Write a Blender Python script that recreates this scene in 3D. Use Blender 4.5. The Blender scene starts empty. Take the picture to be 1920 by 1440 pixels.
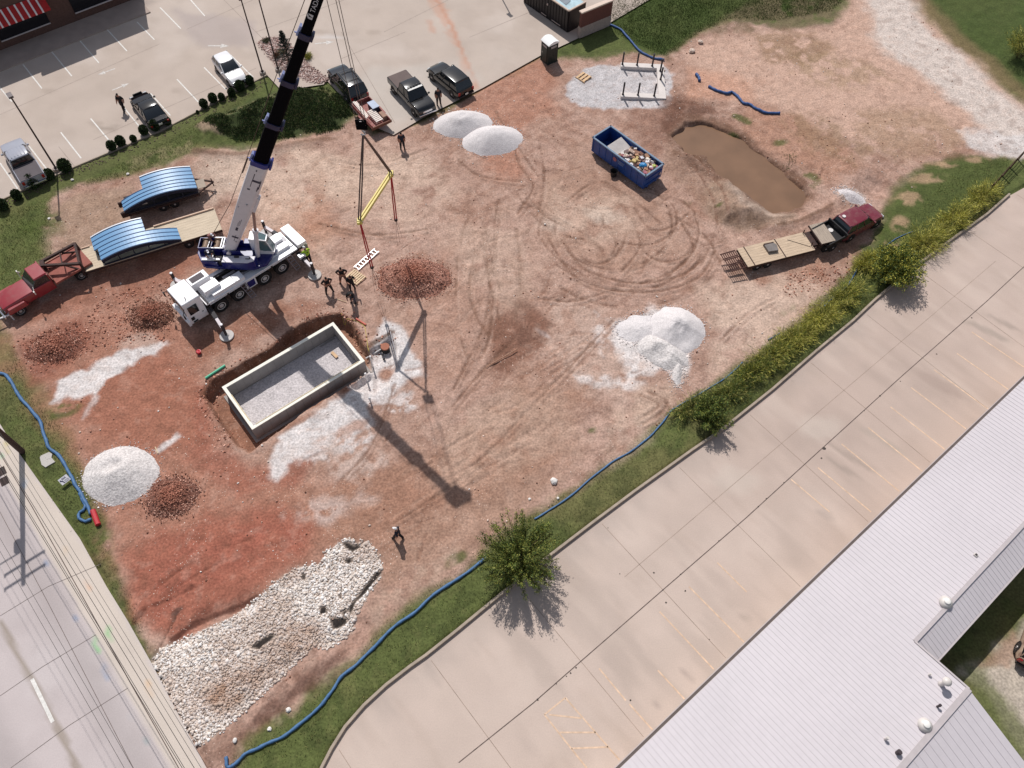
import bpy, bmesh, math, random
import numpy as np
from mathutils import Vector, Matrix
from mathutils.geometry import delaunay_2d_cdt
random.seed(7); RNG=np.random.default_rng(7)
D=math.radians
SC=bpy.context.scene; COL=SC.collection
# ---------------------------------------------------------------- camera
CAMH=47.0; F=1480.0; NAD=(932.0,1625.0)
_d=np.array([NAD[0]-960,NAD[1]-720,F]); _d/=np.linalg.norm(_d)
_Z=-_d; _X=np.array([1.,0,0]); _X=_X-_X.dot(_Z)*_Z; _X/=np.linalg.norm(_X); _Y=np.cross(_Z,_X)
R=np.array([_X,_Y,_Z])
cam=bpy.data.cameras.new('camera'); co=bpy.data.objects.new('camera',cam); COL.objects.link(co)
cam.sensor_width=36; cam.lens=36*F/1920; cam.clip_start=.5; cam.clip_end=3000
co.matrix_world=Matrix(((R[0,0],-R[0,1],-R[0,2],0),(R[1,0],-R[1,1],-R[1,2],0),(R[2,0],-R[2,1],-R[2,2],CAMH),(0,0,0,1)))
SC.camera=co
# ---------------------------------------------------------------- sky, sun, exposure
AZ=-71.7; EL=51.0
wd=bpy.data.worlds.new('World'); SC.world=wd; wd.use_nodes=True
nt=wd.node_tree; bg=nt.nodes['Background']; sk=nt.nodes.new('ShaderNodeTexSky'); sk.sky_type='NISHITA'; sk.sun_disc=False
sk.sun_elevation=D(EL); sk.sun_rotation=math.atan2(math.cos(D(AZ+180)),math.sin(D(AZ+180)))
hs=nt.nodes.new('ShaderNodeHueSaturation'); hs.inputs['Saturation'].default_value=.55; nt.links.new(sk.outputs[0],hs.inputs['Color']); nt.links.new(hs.outputs[0],bg.inputs[0]); bg.inputs[1].default_value=.088
sl=bpy.data.lights.new('sun','SUN'); so=bpy.data.objects.new('sun',sl); COL.objects.link(so)
sl.energy=3.55; sl.angle=D(.5); sl.color=(1,.965,.925)
so.rotation_euler=Vector((math.cos(D(AZ))*math.cos(D(EL)),math.sin(D(AZ))*math.cos(D(EL)),-math.sin(D(EL)))).to_track_quat('-Z','Y').to_euler()
so.location=(0,60,60)
SC.view_settings.view_transform='Standard'; SC.view_settings.look='None'; SC.view_settings.exposure=0; SC.view_settings.gamma=1
SC.render.engine='CYCLES'
# ---------------------------------------------------------------- helpers
def G(u,v,z=0.0):                      # a point of the place seen at photo position u,v at height z
    d=R@np.array([u-960.0,v-720.0,F]); t=(z-CAMH)/d[2]
    return (d[0]*t,d[1]*t,z)
def G2(p): g=G(*p); return (g[0],g[1])
KA=.94
def lin(c):                            # lit colour seen in the place -> base colour
    c=np.asarray(c,float)/255; return KA*np.where(c<=.04045,c/12.92,((c+.055)/1.055)**2.4)
_GR={}
def vn(x,y,s,seed=0):                  # value noise 0..1
    if seed not in _GR: _GR[seed]=np.random.default_rng(1000+seed).random((128,128))
    g=_GR[seed]; x=np.asarray(x)/s+17.3*seed; y=np.asarray(y)/s+9.1*seed
    i=np.floor(x).astype(int); j=np.floor(y).astype(int); a=x-i; b=y-j; a=a*a*(3-2*a); b=b*b*(3-2*b)
    i0=i%128; i1=(i+1)%128; j0=j%128; j1=(j+1)%128
    return (g[i0,j0]*(1-a)+g[i1,j0]*a)*(1-b)+(g[i0,j1]*(1-a)+g[i1,j1]*a)*b
def fbm(x,y,s,o=4,seed=0):
    t=0;w=0;k=1
    for n in range(o): t=t+k*vn(x,y,s/2**n,seed+n); w+=k; k*=.55
    return t/w
def sm(a,b,x): t=np.clip((x-a)/(b-a),0,1); return t*t*(3-2*t)
def sdpoly(P,X,Y):                     # signed distance, negative inside
    P=np.asarray(P,float); n=len(P); d=np.full(X.shape,1e9); ins=np.zeros(X.shape,bool)
    for k in range(n):
        ax,ay=P[k]; bx,by=P[(k+1)%n]; ex,ey=bx-ax,by-ay; wx,wy=X-ax,Y-ay
        t=np.clip((wx*ex+wy*ey)/(ex*ex+ey*ey+1e-9),0,1); d=np.minimum(d,(wx-ex*t)**2+(wy-ey*t)**2)
        c=((ay>Y)!=(by>Y)); ins^=c&(X<(bx-ax)*(Y-ay)/((by-ay) if by!=ay else 1e-9)+ax)
    d=np.sqrt(d); return np.where(ins,-d,d)
def sdline(P,X,Y):
    d=np.full(X.shape,1e9)
    for k in range(len(P)-1):
        ax,ay=P[k]; bx,by=P[k+1]; ex,ey=bx-ax,by-ay; wx,wy=X-ax,Y-ay
        t=np.clip((wx*ex+wy*ey)/(ex*ex+ey*ey+1e-9),0,1); d=np.minimum(d,(wx-ex*t)**2+(wy-ey*t)**2)
    return np.sqrt(d)
def sel(P,X,Y,m):
    P=np.asarray(P); return np.where((X>P[:,0].min()-m)&(X<P[:,0].max()+m)&(Y>P[:,1].min()-m)&(Y<P[:,1].max()+m))[0]
def smoothline(P,n=6):
    P=[np.array(p,float) for p in P]; out=[]
    for i in range(len(P)-1):
        p0=P[max(i-1,0)];p1=P[i];p2=P[i+1];p3=P[min(i+2,len(P)-1)]
        for k in range(n):
            t=k/n; out.append(.5*((2*p1)+(-p0+p2)*t+(2*p0-5*p1+4*p2-p3)*t*t+(-p0+3*p1-3*p2+p3)*t**3))
    out.append(P[-1]); return out
class Paint:
    def __init__(s,X,Y,base): s.rut=None; s.X=X; s.Y=Y; s.c=np.tile(lin(base),(len(X),1))
    def mix(s,i,a,col):
        a=np.clip(a,0,1)[:,None]; s.c[i]=s.c[i]*(1-a)+lin(col)*a
    def poly(s,px,col,soft=.4,na=.6,ns=1.5,op=1,brk=0,seed=3,world=False):
        P=[tuple(p) for p in px] if world else [G2(p) for p in px]
        i=sel(P,s.X,s.Y,soft+na+.5); x,y=s.X[i],s.Y[i]
        sd=sdpoly(P,x,y)+na*2*(fbm(x,y,ns,4,seed)-.5); a=1-sm(-soft,soft,sd)
        if brk: a=a*sm(brk-.12,brk+.12,fbm(x,y,ns*.8,5,seed+9))
        s.mix(i,a*op,col)
    def line(s,px,w,col,op=.6,soft=None,brk=0,seed=5,smooth=True):
        P=[G2(p) for p in px]
        if smooth and len(P)>2: P=[tuple(q) for q in smoothline(P,5)]
        soft=soft or w*.5; i=sel(P,s.X,s.Y,w+soft+.3); x,y=s.X[i],s.Y[i]
        d=sdline(P,x,y)+.12*(vn(x,y,.5,seed)-.5); a=1-sm(w/2-soft/2,w/2+soft/2,d)
        gt=sm(brk-.15,brk+.15,fbm(x,y,1.2,3,seed+9)) if brk else 1
        if s.rut is not None and w<.3: s.rut[i]+=op*gt*(-.07*np.exp(-(d/.10)**2)+.035*np.exp(-((d-.22)/.09)**2))
        s.mix(i,a*gt*op,col)
    def blob(s,p,rx,ry,col,op=1,ang=0,soft=.5,seed=2,na=.4,brk=0):
        c=G2(p); i=np.where((abs(s.X-c[0])<max(rx,ry)*1.6)&(abs(s.Y-c[1])<max(rx,ry)*1.6))[0]
        x,y=s.X[i]-c[0],s.Y[i]-c[1]; ca,sa=math.cos(D(ang)),math.sin(D(ang))
        r=np.hypot((x*ca+y*sa)/rx,(-x*sa+y*ca)/ry)+na*2*(fbm(s.X[i],s.Y[i],min(rx,ry)*.9+.3,4,seed)-.5)
        a=1-sm(1-soft,1+soft*.4,r)
        if brk: a=a*sm(brk-.12,brk+.12,fbm(s.X[i],s.Y[i],.8,4,seed+9))
        s.mix(i,a*op,col)
# ---- materials
MATS={}
def mat(name,col,rough=.7,metal=0,var=.12,sc=3.0,dust=None,dusta=0,bump=0,bsc=40,coat=0,alpha=None,vcol=False,fine=0,fsc=60,spec=.5,stretch=None,objc=True,specks=False):
    if name in MATS: return MATS[name]
    m=bpy.data.materials.new(name); m.use_nodes=True; n=m.node_tree.nodes; l=m.node_tree.links; b=n['Principled BSDF']
    b.inputs['Roughness'].default_value=rough; b.inputs['Metallic'].default_value=metal; b.inputs['Coat Weight'].default_value=coat
    b.inputs['Specular IOR Level'].default_value=spec
    tc=n.new('ShaderNodeTexCoord'); co_=tc.outputs['Object']
    if stretch:
        mp=n.new('ShaderNodeMapping'); mp.inputs['Scale'].default_value=stretch; l.new(co_,mp.inputs[0]); co_=mp.outputs[0]
    if vcol:
        a=n.new('ShaderNodeAttribute'); a.attribute_name='Col'; cur=a.outputs['Color']
    else:
        r=n.new('ShaderNodeRGB'); r.outputs[0].default_value=(*lin(col),1); cur=r.outputs[0]
    def noise(scale,det=5):
        t=n.new('ShaderNodeTexNoise'); t.inputs['Scale'].default_value=scale; t.inputs['Detail'].default_value=det; l.new(co_,t.inputs['Vector']); return t.outputs['Fac']
    def mul(fac,lo,hi,cur):
        mr=n.new('ShaderNodeMapRange'); mr.inputs[1].default_value=.3; mr.inputs[2].default_value=.7; mr.inputs[3].default_value=lo; mr.inputs[4].default_value=hi; l.new(fac,mr.inputs[0])
        v=n.new('ShaderNodeVectorMath'); v.operation='SCALE'; l.new(cur,v.inputs[0]); l.new(mr.outputs[0],v.inputs['Scale']); return v.outputs[0]
    if var: cur=mul(noise(sc),1-var,1+var,cur)
    if fine: cur=mul(noise(fsc,3),1-fine,1+fine,cur)
    if dusta:
        mr=n.new('ShaderNodeMapRange'); mr.inputs[1].default_value=.45; mr.inputs[2].default_value=.7; mr.inputs[3].default_value=0; mr.inputs[4].default_value=dusta; l.new(noise(sc*1.7,8),mr.inputs[0])
        mx=n.new('ShaderNodeMix'); mx.data_type='RGBA'; l.new(mr.outputs[0],mx.inputs[0]); l.new(cur,mx.inputs[6]); mx.inputs[7].default_value=(*lin(dust or (150,120,100)),1); cur=mx.outputs[2]
    if specks:
        for sc_,th,colr,amt in ((7.0,.16,(236,212,196),.75),(3.2,.10,(244,226,212),.8),(5.0,.13,(104,72,58),.6)):
            vo=n.new('ShaderNodeTexVoronoi'); vo.inputs['Scale'].default_value=sc_; l.new(co_,vo.inputs['Vector'])
            lt=n.new('ShaderNodeMath'); lt.operation='LESS_THAN'; lt.inputs[1].default_value=th; l.new(vo.outputs['Distance'],lt.inputs[0])
            sx=n.new('ShaderNodeSeparateColor'); l.new(vo.outputs['Color'],sx.inputs[0]); g2=n.new('ShaderNodeMath'); g2.operation='GREATER_THAN'; g2.inputs[1].default_value=.55; l.new(sx.outputs[0],g2.inputs[0])
            at_=n.new('ShaderNodeAttribute'); at_.attribute_name='soil'; m1=n.new('ShaderNodeMath'); m1.operation='MULTIPLY'; l.new(lt.outputs[0],m1.inputs[0]); l.new(g2.outputs[0],m1.inputs[1]); m2=n.new('ShaderNodeMath'); m2.operation='MULTIPLY'; l.new(m1.outputs[0],m2.inputs[0]); l.new(at_.outputs['Fac'],m2.inputs[1]); m3=n.new('ShaderNodeMath'); m3.operation='MULTIPLY'; l.new(m2.outputs[0],m3.inputs[0]); m3.inputs[1].default_value=amt
            mx=n.new('ShaderNodeMix'); mx.data_type='RGBA'; l.new(m3.outputs[0],mx.inputs[0]); l.new(cur,mx.inputs[6]); mx.inputs[7].default_value=(*lin(colr),1); cur=mx.outputs[2]
    l.new(cur,b.inputs['Base Color'])
    if bump:
        bp=n.new('ShaderNodeBump'); bp.inputs['Strength'].default_value=bump; bp.inputs['Distance'].default_value=.05; l.new(noise(bsc,6),bp.inputs['Height']); l.new(bp.outputs[0],b.inputs['Normal'])
    MATS[name]=m; return m
# ---- mesh builder
class MB:
    def __init__(s): s.v=[]; s.f=[]; s.mi=[]
    def add(s,vs,fs,m=0):
        o=len(s.v); s.v+= [tuple(v) for v in vs]; s.f+=[tuple(i+o for i in f) for f in fs]; s.mi+=[m]*len(fs); return s
    def box(s,c,d,rz=0,m=0,top=(1,1),rot=None):
        hx,hy,hz=d[0]/2,d[1]/2,d[2]/2; vs=[]
        for z,k in ((-hz,(1,1)),(hz,top)):
            for x,y in ((-hx,-hy),(hx,-hy),(hx,hy),(-hx,hy)): vs.append(Vector((x*k[0],y*k[1],z)))
        M=rot if rot is not None else Matrix.Rotation(rz,3,'Z')
        vs=[M@v+Vector(c) for v in vs]
        return s.add(vs,[(3,2,1,0),(4,5,6,7),(0,1,5,4),(1,2,6,5),(2,3,7,6),(3,0,4,7)],m)
    def bar(s,a,b,w,h,m=0,up=(0,0,1)):
        a=Vector(a); b=Vector(b); d=(b-a); L=d.length
        if L<1e-6: return s
        x=d/L; y=Vector(up).cross(x)
        if y.length<1e-4: y=Vector((0,1,0)).cross(x)
        y.normalize(); z=x.cross(y); M=Matrix((x,y,z)).transposed()
        return s.box((a+b)/2,(L,w,h),rot=M,m=m)
    def tube(s,pts,r,n=8,m=0,cap=True):
        pts=[Vector(p) for p in pts]; rs=r if isinstance(r,(list,tuple)) else [r]*len(pts); rings=[]
        for i,p in enumerate(pts):
            t=(pts[min(i+1,len(pts)-1)]-pts[max(i-1,0)]); t=t.normalized() if t.length>1e-9 else Vector((0,0,1))
            u=t.cross(Vector((0,0,1)));  u=u if u.length>.05 else t.cross(Vector((0,1,0))); u.normalize(); w=t.cross(u)
            rings.append([p+(u*math.cos(6.28318*k/n)+w*math.sin(6.28318*k/n))*rs[i] for k in range(n)])
        return s.loft(rings,m,cap)
    def loft(s,rings,m=0,cap=True,close=True):
        n=len(rings[0]); vs=[v for r in rings for v in r]; fs=[]
        for i in range(len(rings)-1):
            for k in range(n if close else n-1):
                a=i*n+k; b=i*n+(k+1)%n; fs.append((a,b,b+n,a+n))
        if cap and close: fs.append(tuple(range(n))[::-1]); fs.append(tuple(range((len(rings)-1)*n,len(rings)*n)))
        return s.add(vs,fs,m)
    def prism(s,poly,z0,z1,m=0):
        n=len(poly); vs=[(x,y,z0) for x,y in poly]+[(x,y,z1) for x,y in poly]
        return s.add(vs,[tuple(range(n))[::-1],tuple(range(n,2*n))]+[(i,(i+1)%n,(i+1)%n+n,i+n) for i in range(n)],m)
    def lathe(s,prof,c=(0,0,0),n=16,m=0,axis='z',rot=None):
        rings=[]
        for r,z in prof:
            rg=[]
            for k in range(n):
                a=6.28318*k/n; x,y=r*math.cos(a),r*math.sin(a)
                v=Vector((x,y,z)) if axis=='z' else (Vector((x,z,y)) if axis=='y' else Vector((z,x,y)))
                if rot is not None: v=rot@v
                rg.append(v+Vector(c))
            rings.append(rg)
        return s.loft(rings,m)
    def ball(s,c,r,n=8,m=0,sq=(1,1,1),jit=0):
        prof=[];rings=[]
        for i in range(1,n//2+3):
            t=math.pi*i/(n//2+3)
            rings.append([Vector((c[0]+sq[0]*r*math.sin(t)*math.cos(6.28318*k/n)*(1+random.uniform(-jit,jit)),c[1]+sq[1]*r*math.sin(t)*math.sin(6.28318*k/n)*(1+random.uniform(-jit,jit)),c[2]-sq[2]*r*math.cos(t)*(1+random.uniform(-jit,jit)))) for k in range(n)])
        return s.loft(rings,m)
def obj(name,mb,mats,parent=None,bevel=0,smooth=False,seg=2,label=None,kind=None,fix=True):
    me=bpy.data.meshes.new(name)
    if isinstance(mb,MB):
        me.from_pydata(mb.v,[],mb.f)
        if any(mb.mi): me.polygons.foreach_set('material_index',mb.mi)
    else: me=mb
    if fix:
        bm=bmesh.new(); bm.from_mesh(me); bmesh.ops.recalc_face_normals(bm,faces=bm.faces); bm.to_mesh(me); bm.free()
    for m in (mats if isinstance(mats,(list,tuple)) else [mats]): me.materials.append(m)
    o=bpy.data.objects.new(name,me); COL.objects.link(o)
    if parent is not None: o.parent=parent
    if smooth: me.polygons.foreach_set('use_smooth',[True]*len(me.polygons))
    if bevel:
        b=o.modifiers.new('bevel','BEVEL'); b.width=bevel; b.segments=seg; b.limit_method='ANGLE'; b.angle_limit=D(40)
        me.polygons.foreach_set('use_smooth',[True]*len(me.polygons))
        w=o.modifiers.new('wn','WEIGHTED_NORMAL'); w.keep_sharp=True
    if label: o['label']=label
    if kind: o['kind']=kind
    return o
def tag(o,label,cat,group=None,kind=None):
    o['label']=label; o['category']=cat
    if group: o['group']=group
    if kind: o['kind']=kind
    return o
def thing(name,label,cat,loc=(0,0,0),rz=0,group=None):
    o=bpy.data.objects.new(name,None); COL.objects.link(o); o.location=loc; o.rotation_euler=(0,0,rz); o.empty_display_size=.3
    return tag(o,label,cat,group)
def copytree(o,parent=None):
    c=o.copy(); COL.objects.link(c)
    if parent is not None: c.parent=parent
    for ch in list(o.children): copytree(ch,c)
    return c
def npmesh(name,V,Fq,mats,colr=None,parent=None,smooth=False,kind=None):
    me=bpy.data.meshes.new(name); V=np.asarray(V,np.float32); Fq=np.asarray(Fq,np.int32); k=Fq.shape[1]
    me.vertices.add(len(V)); me.vertices.foreach_set('co',V.ravel()); me.loops.add(Fq.size); me.loops.foreach_set('vertex_index',Fq.ravel())
    me.polygons.add(len(Fq)); me.polygons.foreach_set('loop_start',np.arange(0,Fq.size,k,dtype=np.int32)); me.polygons.foreach_set('loop_total',np.full(len(Fq),k,np.int32))
    me.update(calc_edges=True)
    if colr is not None:
        a=me.color_attributes.new('Col','FLOAT_COLOR','POINT'); c=np.ones((len(V),4),np.float32); c[:,:3]=colr; a.data.foreach_set('color',c.ravel())
    if smooth: me.polygons.foreach_set('use_smooth',[True]*len(me.polygons))
    for m in (mats if isinstance(mats,(list,tuple)) else [mats]): me.materials.append(m)
    o=bpy.data.objects.new(name,me); COL.objects.link(o)
    if parent is not None: o.parent=parent
    if kind: o['kind']=kind
    return o
def textmesh(name,body,size,M,mt,parent,ext=.004):
    c=bpy.data.curves.new(name,'FONT'); c.body=body; c.size=size; c.extrude=ext; c.align_x='LEFT'
    t=bpy.data.objects.new(name,c); COL.objects.link(t); dg=bpy.context.evaluated_depsgraph_get()
    me=bpy.data.meshes.new_from_object(t.evaluated_get(dg)); bpy.data.objects.remove(t); me.transform(M); me.materials.clear()
    o=bpy.data.objects.new(name,me); me.materials.append(mt); COL.objects.link(o)
    if parent is not None: o.parent=parent
    return o
# ================================================================ GROUND
DIRT=(184,153,138)
M_ground=mat('ground_soil',DIRT,.95,specks=True,var=.13,sc=1.3,fine=.26,fsc=7,bump=.6,bsc=4,vcol=True,spec=.2)
M_conc=mat('concrete_slab',DIRT,.9,var=.05,sc=.35,fine=.05,fsc=14,bump=.08,bsc=30,vcol=True,spec=.25)
M_gravel=mat('white_gravel',(214,208,208),.95,var=.07,sc=1.5,fine=.22,fsc=9,bump=.8,bsc=9,vcol=False,spec=.2)
LOTR_EDGE=[(560,1620),(590,1490),(607,1440),(625,1405),(650,1365),(685,1325),(725,1288),(770,1253),(800,1232),(860,1184),(930,1126),(1000,1070),(1045,1035),(1110,985),(1190,925),(1300,846),(1350,812),(1450,732),(1530,662),(1600,604),(1640,566),(1700,515),(1780,455),(1850,405),(1893,367)]
SITE=[(30,660),(5,600),(40,545),(100,480),(88,430),(100,370),(150,350),(240,332),(330,306),(372,282),(455,285),(560,258),(640,242),(668,215),(700,250),(740,243),(800,228),(860,190),(905,172),(1015,112),(1070,112),(1120,112),(1185,98),(1250,112),(1310,66),(1375,40),(1450,55),(1560,48),(1600,0),(1600,-90),(1680,-90),(1712,20),(1790,90),(1870,165),(1990,250),(1990,300),(1900,292),(1830,285),(1730,305),(1670,350),(1650,400),(1640,440),(1600,492),(1565,535),(1500,592),(1440,642),(1370,690),(1300,742),(1240,782),(1190,832),(1130,872),(1080,908),(1000,960),(930,1000),(890,1040),(820,1090),(780,1112),(715,1165),(650,1240),(590,1280),(540,1335),(470,1375),(430,1430),(400,1500),(380,1440),(340,1400),(285,1225),(240,1110),(205,1040),(190,960),(170,890),(130,800),(80,720),(45,680)]
PIT=[(378,742),(396,712),(440,690),(512,650),(528,634),(560,612),(600,594),(640,590),(662,608),(680,642),(695,662),(700,690),(680,705),(640,730),(560,780),(490,832),(468,848),(440,832),(408,788)]
SHELF=[(690,655),(715,642),(737,624),(745,650),(742,690),(730,720),(700,740),(670,735),(650,725),(690,700)]
POND=[(1264,258),(1289,238),(1328,234),(1367,251),(1396,269),(1435,302),(1483,335),(1509,362),(1496,382),(1474,392),(1444,391),(1412,373),(1372,344),(1333,314),(1294,290)]
MOUND=[(375,240),(395,215),(450,200),(500,178),(560,162),(600,165),(640,185),(655,215),(640,235),(590,250),(520,258),(450,262),(410,258)]
BERM=[(1325,345),(1360,330),(1400,352),(1450,395),(1490,398),(1500,410),(1470,425),(1400,432),(1350,425),(1322,390)]
FAB=[[(472,1212),(490,1198),(508,1188),(516,1190),(500,1205),(484,1218)],[(643,1018),(652,1016),(664,1024),(672,1018),(674,1026),(660,1034),(648,1026)],[(646,1050),(656,1045),(662,1052),(652,1058)],[(566,1075),(573,1076),(572,1087),(566,1084)],[(600,1138),(610,1136),(612,1148),(600,1150)],[(618,1158),(650,1157),(648,1168),(632,1176),(624,1178)],[(653,1140),(668,1120),(688,1094),(704,1074),(714,1068),(716,1073),(700,1092),(684,1112),(668,1126),(657,1150)],[(636,1120),(641,1098),(639,1122)],[(641,1148),(646,1138),(649,1146),(644,1156)]]
RIP=[(284,1238),(300,1216),(345,1195),(420,1165),(480,1122),(535,1078),(560,1062),(603,1056),(610,1034),(650,1008),(668,1014),(692,1016),(708,1040),(717,1062),(712,1085),(690,1112),(672,1150),(660,1180),(640,1198),(612,1216),(588,1208),(560,1235),(520,1275),(470,1320),(420,1365),(375,1397),(350,1370),(320,1310)]
def axis(a,b,st,far):
    c=np.arange(a,b+st,st); lo=a-np.geomspace(.5,far,16)[::-1]; hi=c[-1]+np.geomspace(.5,far,16); return np.concatenate([lo,c,hi])
def bank(P,x,y,depth,soft,na=.3,seed=40):
    i=sel(P,x,y,soft+1); z=np.zeros(len(x)); sd=sdpoly(P,x[i],y[i])+na*2*(fbm(x[i],y[i],1.2,3,seed)-.5); z[i]=-depth*(1-sm(-soft,0,sd)); return z
PITW=[G2(p) for p in PIT]; SHELFW=[G2(p) for p in SHELF]; PONDW=[G2(p) for p in POND]; MW=[G2(p) for p in MOUND]; BW=[G2(p) for p in BERM]; SITEW=[G2(p) for p in SITE]
LOTL_PX=[(-700,600),(-60,402),(0,375),(140,312),(300,245),(420,182),(500,140),(528,170),(607,158),(612,150),(640,180),(668,212),(700,237),(738,253),(800,217),(905,165),(1012,105),(1060,83),(1140,45),(1250,-20),(1100,-260),(0,-700),(-1300,-100)]
ROADEDGE=[(-150,520),(-60,700),(0,795),(22,830),(75,905),(150,1010),(200,1100),(240,1165),(285,1245),(340,1350),(387,1440),(440,1540),(480,1620)]
_pc=np.mean(PONDW,0); PONDX=[tuple(_pc+(np.array(p)-_pc)*(1+.55/np.linalg.norm(np.array(p)-_pc))) for p in PONDW]
def height(x,y):
    x=np.asarray(x,float); y=np.asarray(y,float)
    z=.08*(fbm(x,y,3.0,3,60)-.5)+.12*(fbm(x,y,.75,3,61)-.5)
    z+=np.minimum(bank(PITW,x,y,1.0,.22,.15),bank(SHELFW,x,y,.5,.3,.1))
    z+=bank(PONDX,x,y,.45,.4)
    i=sel(MW,x,y,.5); sd=sdpoly(MW,x[i],y[i]); z[i]+=1.5*sm(0,3.2,-sd)*(.7+.6*fbm(x[i],y[i],2.2,3,63))+.25*sm(0,1,-sd)*(fbm(x[i],y[i],.6,3,64)-.5)
    i=sel(BW,x,y,.5); sd=sdpoly(BW,x[i],y[i]); z[i]+=.8*sm(0,1.8,-sd)*(.6+.8*fbm(x[i],y[i],1.3,4,65))
    for p,r,h in (((1645,352),1.3,-.6),((395,247),1.4,.7),((955,625),3.0,-.12),((310,1150),2.5,-.15),((1275,205),2.5,.25),((1290,290),1.6,.2),((1500,300),1.2,.2)):
        c=G2(p); q=np.exp(-((x-c[0])**2+(y-c[1])**2)/(r*r)); z+=h*q*(.5+fbm(x,y,.8,3,66))
    for L,w,h in (([(655,1190),(600,1215),(520,1290),(470,1340)],1.2,-.25),([(330,1195),(380,1160),(430,1140),(470,1125)],.5,-.25),([(0,262),(60,246)],.3,0),([(370,282),(450,292),(520,275),(600,262)],.5,.15),([(1440,428),(1500,415),(1540,395),(1575,372)],.5,.2),([(870,480),(885,580),(920,620),(905,660),(860,750)],.35,-.05),([(1320,300),(1360,345)],.8,.25),([(1390,262),(1440,300),(1490,325)],.5,-.15)):
        P=[G2(p) for p in L]; i=sel(P,x,y,w*3); q=np.exp(-(sdline(P,x[i],y[i])/w)**2); z[i]+=h*q*(.5+fbm(x[i],y[i],.7,3,67))
    rz=sdpoly(RIPW,x,y); z-= .1*(1-sm(-.3,.3,rz))
    return z
RIPW=[G2(p) for p in RIP]
def outside_flat(x,y,z):
    for P in (LOTLW,LOTRW,ROADW):
        sd=sdpoly(P,x,y); z=np.where(sd<.25,np.minimum(z,-.12),z)
    return z
LOTLW=[G2(p) for p in LOTL_PX]
e=[G2(p) for p in LOTR_EDGE]; ee=[G2(p) for p in [(1920,352),(1960,330),(2060,290)]]
_ang=D(39.3); _dv=np.array([math.cos(_ang),math.sin(_ang)]); _mv=np.array([_dv[1],-_dv[0]])
LOTRW=e+ee+[tuple(np.array(ee[-1])+_mv*22),(60,40)]+[tuple(np.array((6.1,4.2))+_dv*44+_mv*3),tuple(np.array((6.1,4.2))-_dv*25+_mv*3),tuple(np.array(e[0])-_dv*14)]
re_=[G2(p) for p in ROADEDGE]; ROADW=re_+[tuple(np.array(re_[-1])+np.array((-30,-18))),tuple(np.array(re_[0])+np.array((-34,-20)))]
xs=axis(-50,54,.115,500); ys=axis(2,80,.115,500)
Xg,Yg=np.meshgrid(xs,ys,indexing='ij'); X=Xg.ravel(); Y=Yg.ravel()
Zg=outside_flat(X,Y,height(X,Y))
P=Paint(X,Y,(94,102,58)); P.rut=np.zeros(len(X))
g1=fbm(X,Y,5,5,70); g2=fbm(X,Y,1.0,4,71)
al=np.arange(len(X)); P.mix(al,sm(.5,.72,g1)*.6,(118,110,74)); P.mix(al,sm(.52,.7,g2)*.4,(60,68,38)); P.mix(al,sm(.56,.75,fbm(X,Y,.45,3,72))*.35,(112,112,70))
P.poly([(1140,-200),(1140,40),(1200,95),(1260,108),(1310,60),(1370,30),(1450,30),(1560,10),(1600,-200)],(66,82,38),.8,.5,2,.75)
P.poly([(1680,-200),(1720,-10),(1790,60),(1880,150),(2000,230),(2300,200),(2300,-200)],(70,84,42),.8,.5,2,.8)
P.poly([(1690,-60),(1705,0),(1745,50),(1800,105),(1860,155),(1930,200),(1990,245),(1960,190),(1880,125),(1800,60),(1740,0)],(128,108,80),.8,.6,2,.75)
P.poly([(1640,350),(1700,320),(1800,290),(1895,300),(1880,360),(1780,440),(1660,540),(1620,520),(1655,430)],(78,88,46),.8,.8,2,.6)
# --- site soil
P.poly(SITE,DIRT,.35,.7,1.6)
s_i=np.where(sdpoly(SITEW,X,Y)<1.5)[0]; sx,sy=X[s_i],Y[s_i]
ins=sm(1.0,-.6,sdpoly(SITEW,sx,sy))
P.mix(s_i,sm(.5,.72,fbm(sx,sy,7,5,80))*.45*ins,(190,160,146)); P.mix(s_i,sm(.5,.7,fbm(sx,sy,4,5,83))*.35*ins,(158,120,100)); P.mix(s_i,sm(.53,.72,fbm(sx,sy,1.6,5,84))*.45*ins,(154,118,100))
wx,wy=sx+1.5*fbm(sx,sy,3,3,86),sy+1.5*fbm(sx,sy,3,3,87)
P.mix(s_i,sm(.55,.75,fbm(wx,wy,1.2,5,88))*.35*ins,(158,124,106)); P.mix(s_i,sm(.55,.72,fbm(wx,wy,1.1,5,89))*.3*ins,(208,178,162))
_q=sx*.78+sy*.62; _w=-sx*.62+sy*.78; P.mix(s_i,sm(.56,.7,fbm(_q*.22,_w,.55,4,90))*.4*ins,(146,112,96)); P.mix(s_i,sm(.57,.7,fbm(_q,_w*.2,.6,4,92))*.3*ins,(206,178,162))
_rg=abs(fbm(wx,wy,1.5,5,94)-.5); P.mix(s_i,sm(.018,.0,_rg)*.45*ins,(132,100,86))
L_=P.line; B_=P.blob; O_=P.poly
O_([(10,640),(150,560),(330,560),(400,640),(380,760),(430,850),(520,900),(700,880),(860,880),(860,1000),(700,1010),(540,1070),(330,1200),(230,1110),(180,930),(60,720)],(172,122,102),1.5,2,3,.8)
O_([(170,520),(300,470),(420,450),(330,545),(200,560),(60,600),(30,560)],(158,106,86),.8,1,2,.75)
O_([(235,1110),(240,1040),(300,980),(400,960),(520,960),(600,980),(560,1040),(470,1100),(400,1150),(330,1196),(270,1200)],(166,104,86),.8,1.2,3,.85)
O_([(250,1060),(420,1000),(560,990),(540,1030),(440,1070),(300,1140)],(164,100,84),.6,1.2,2,.6,.4)
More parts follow.
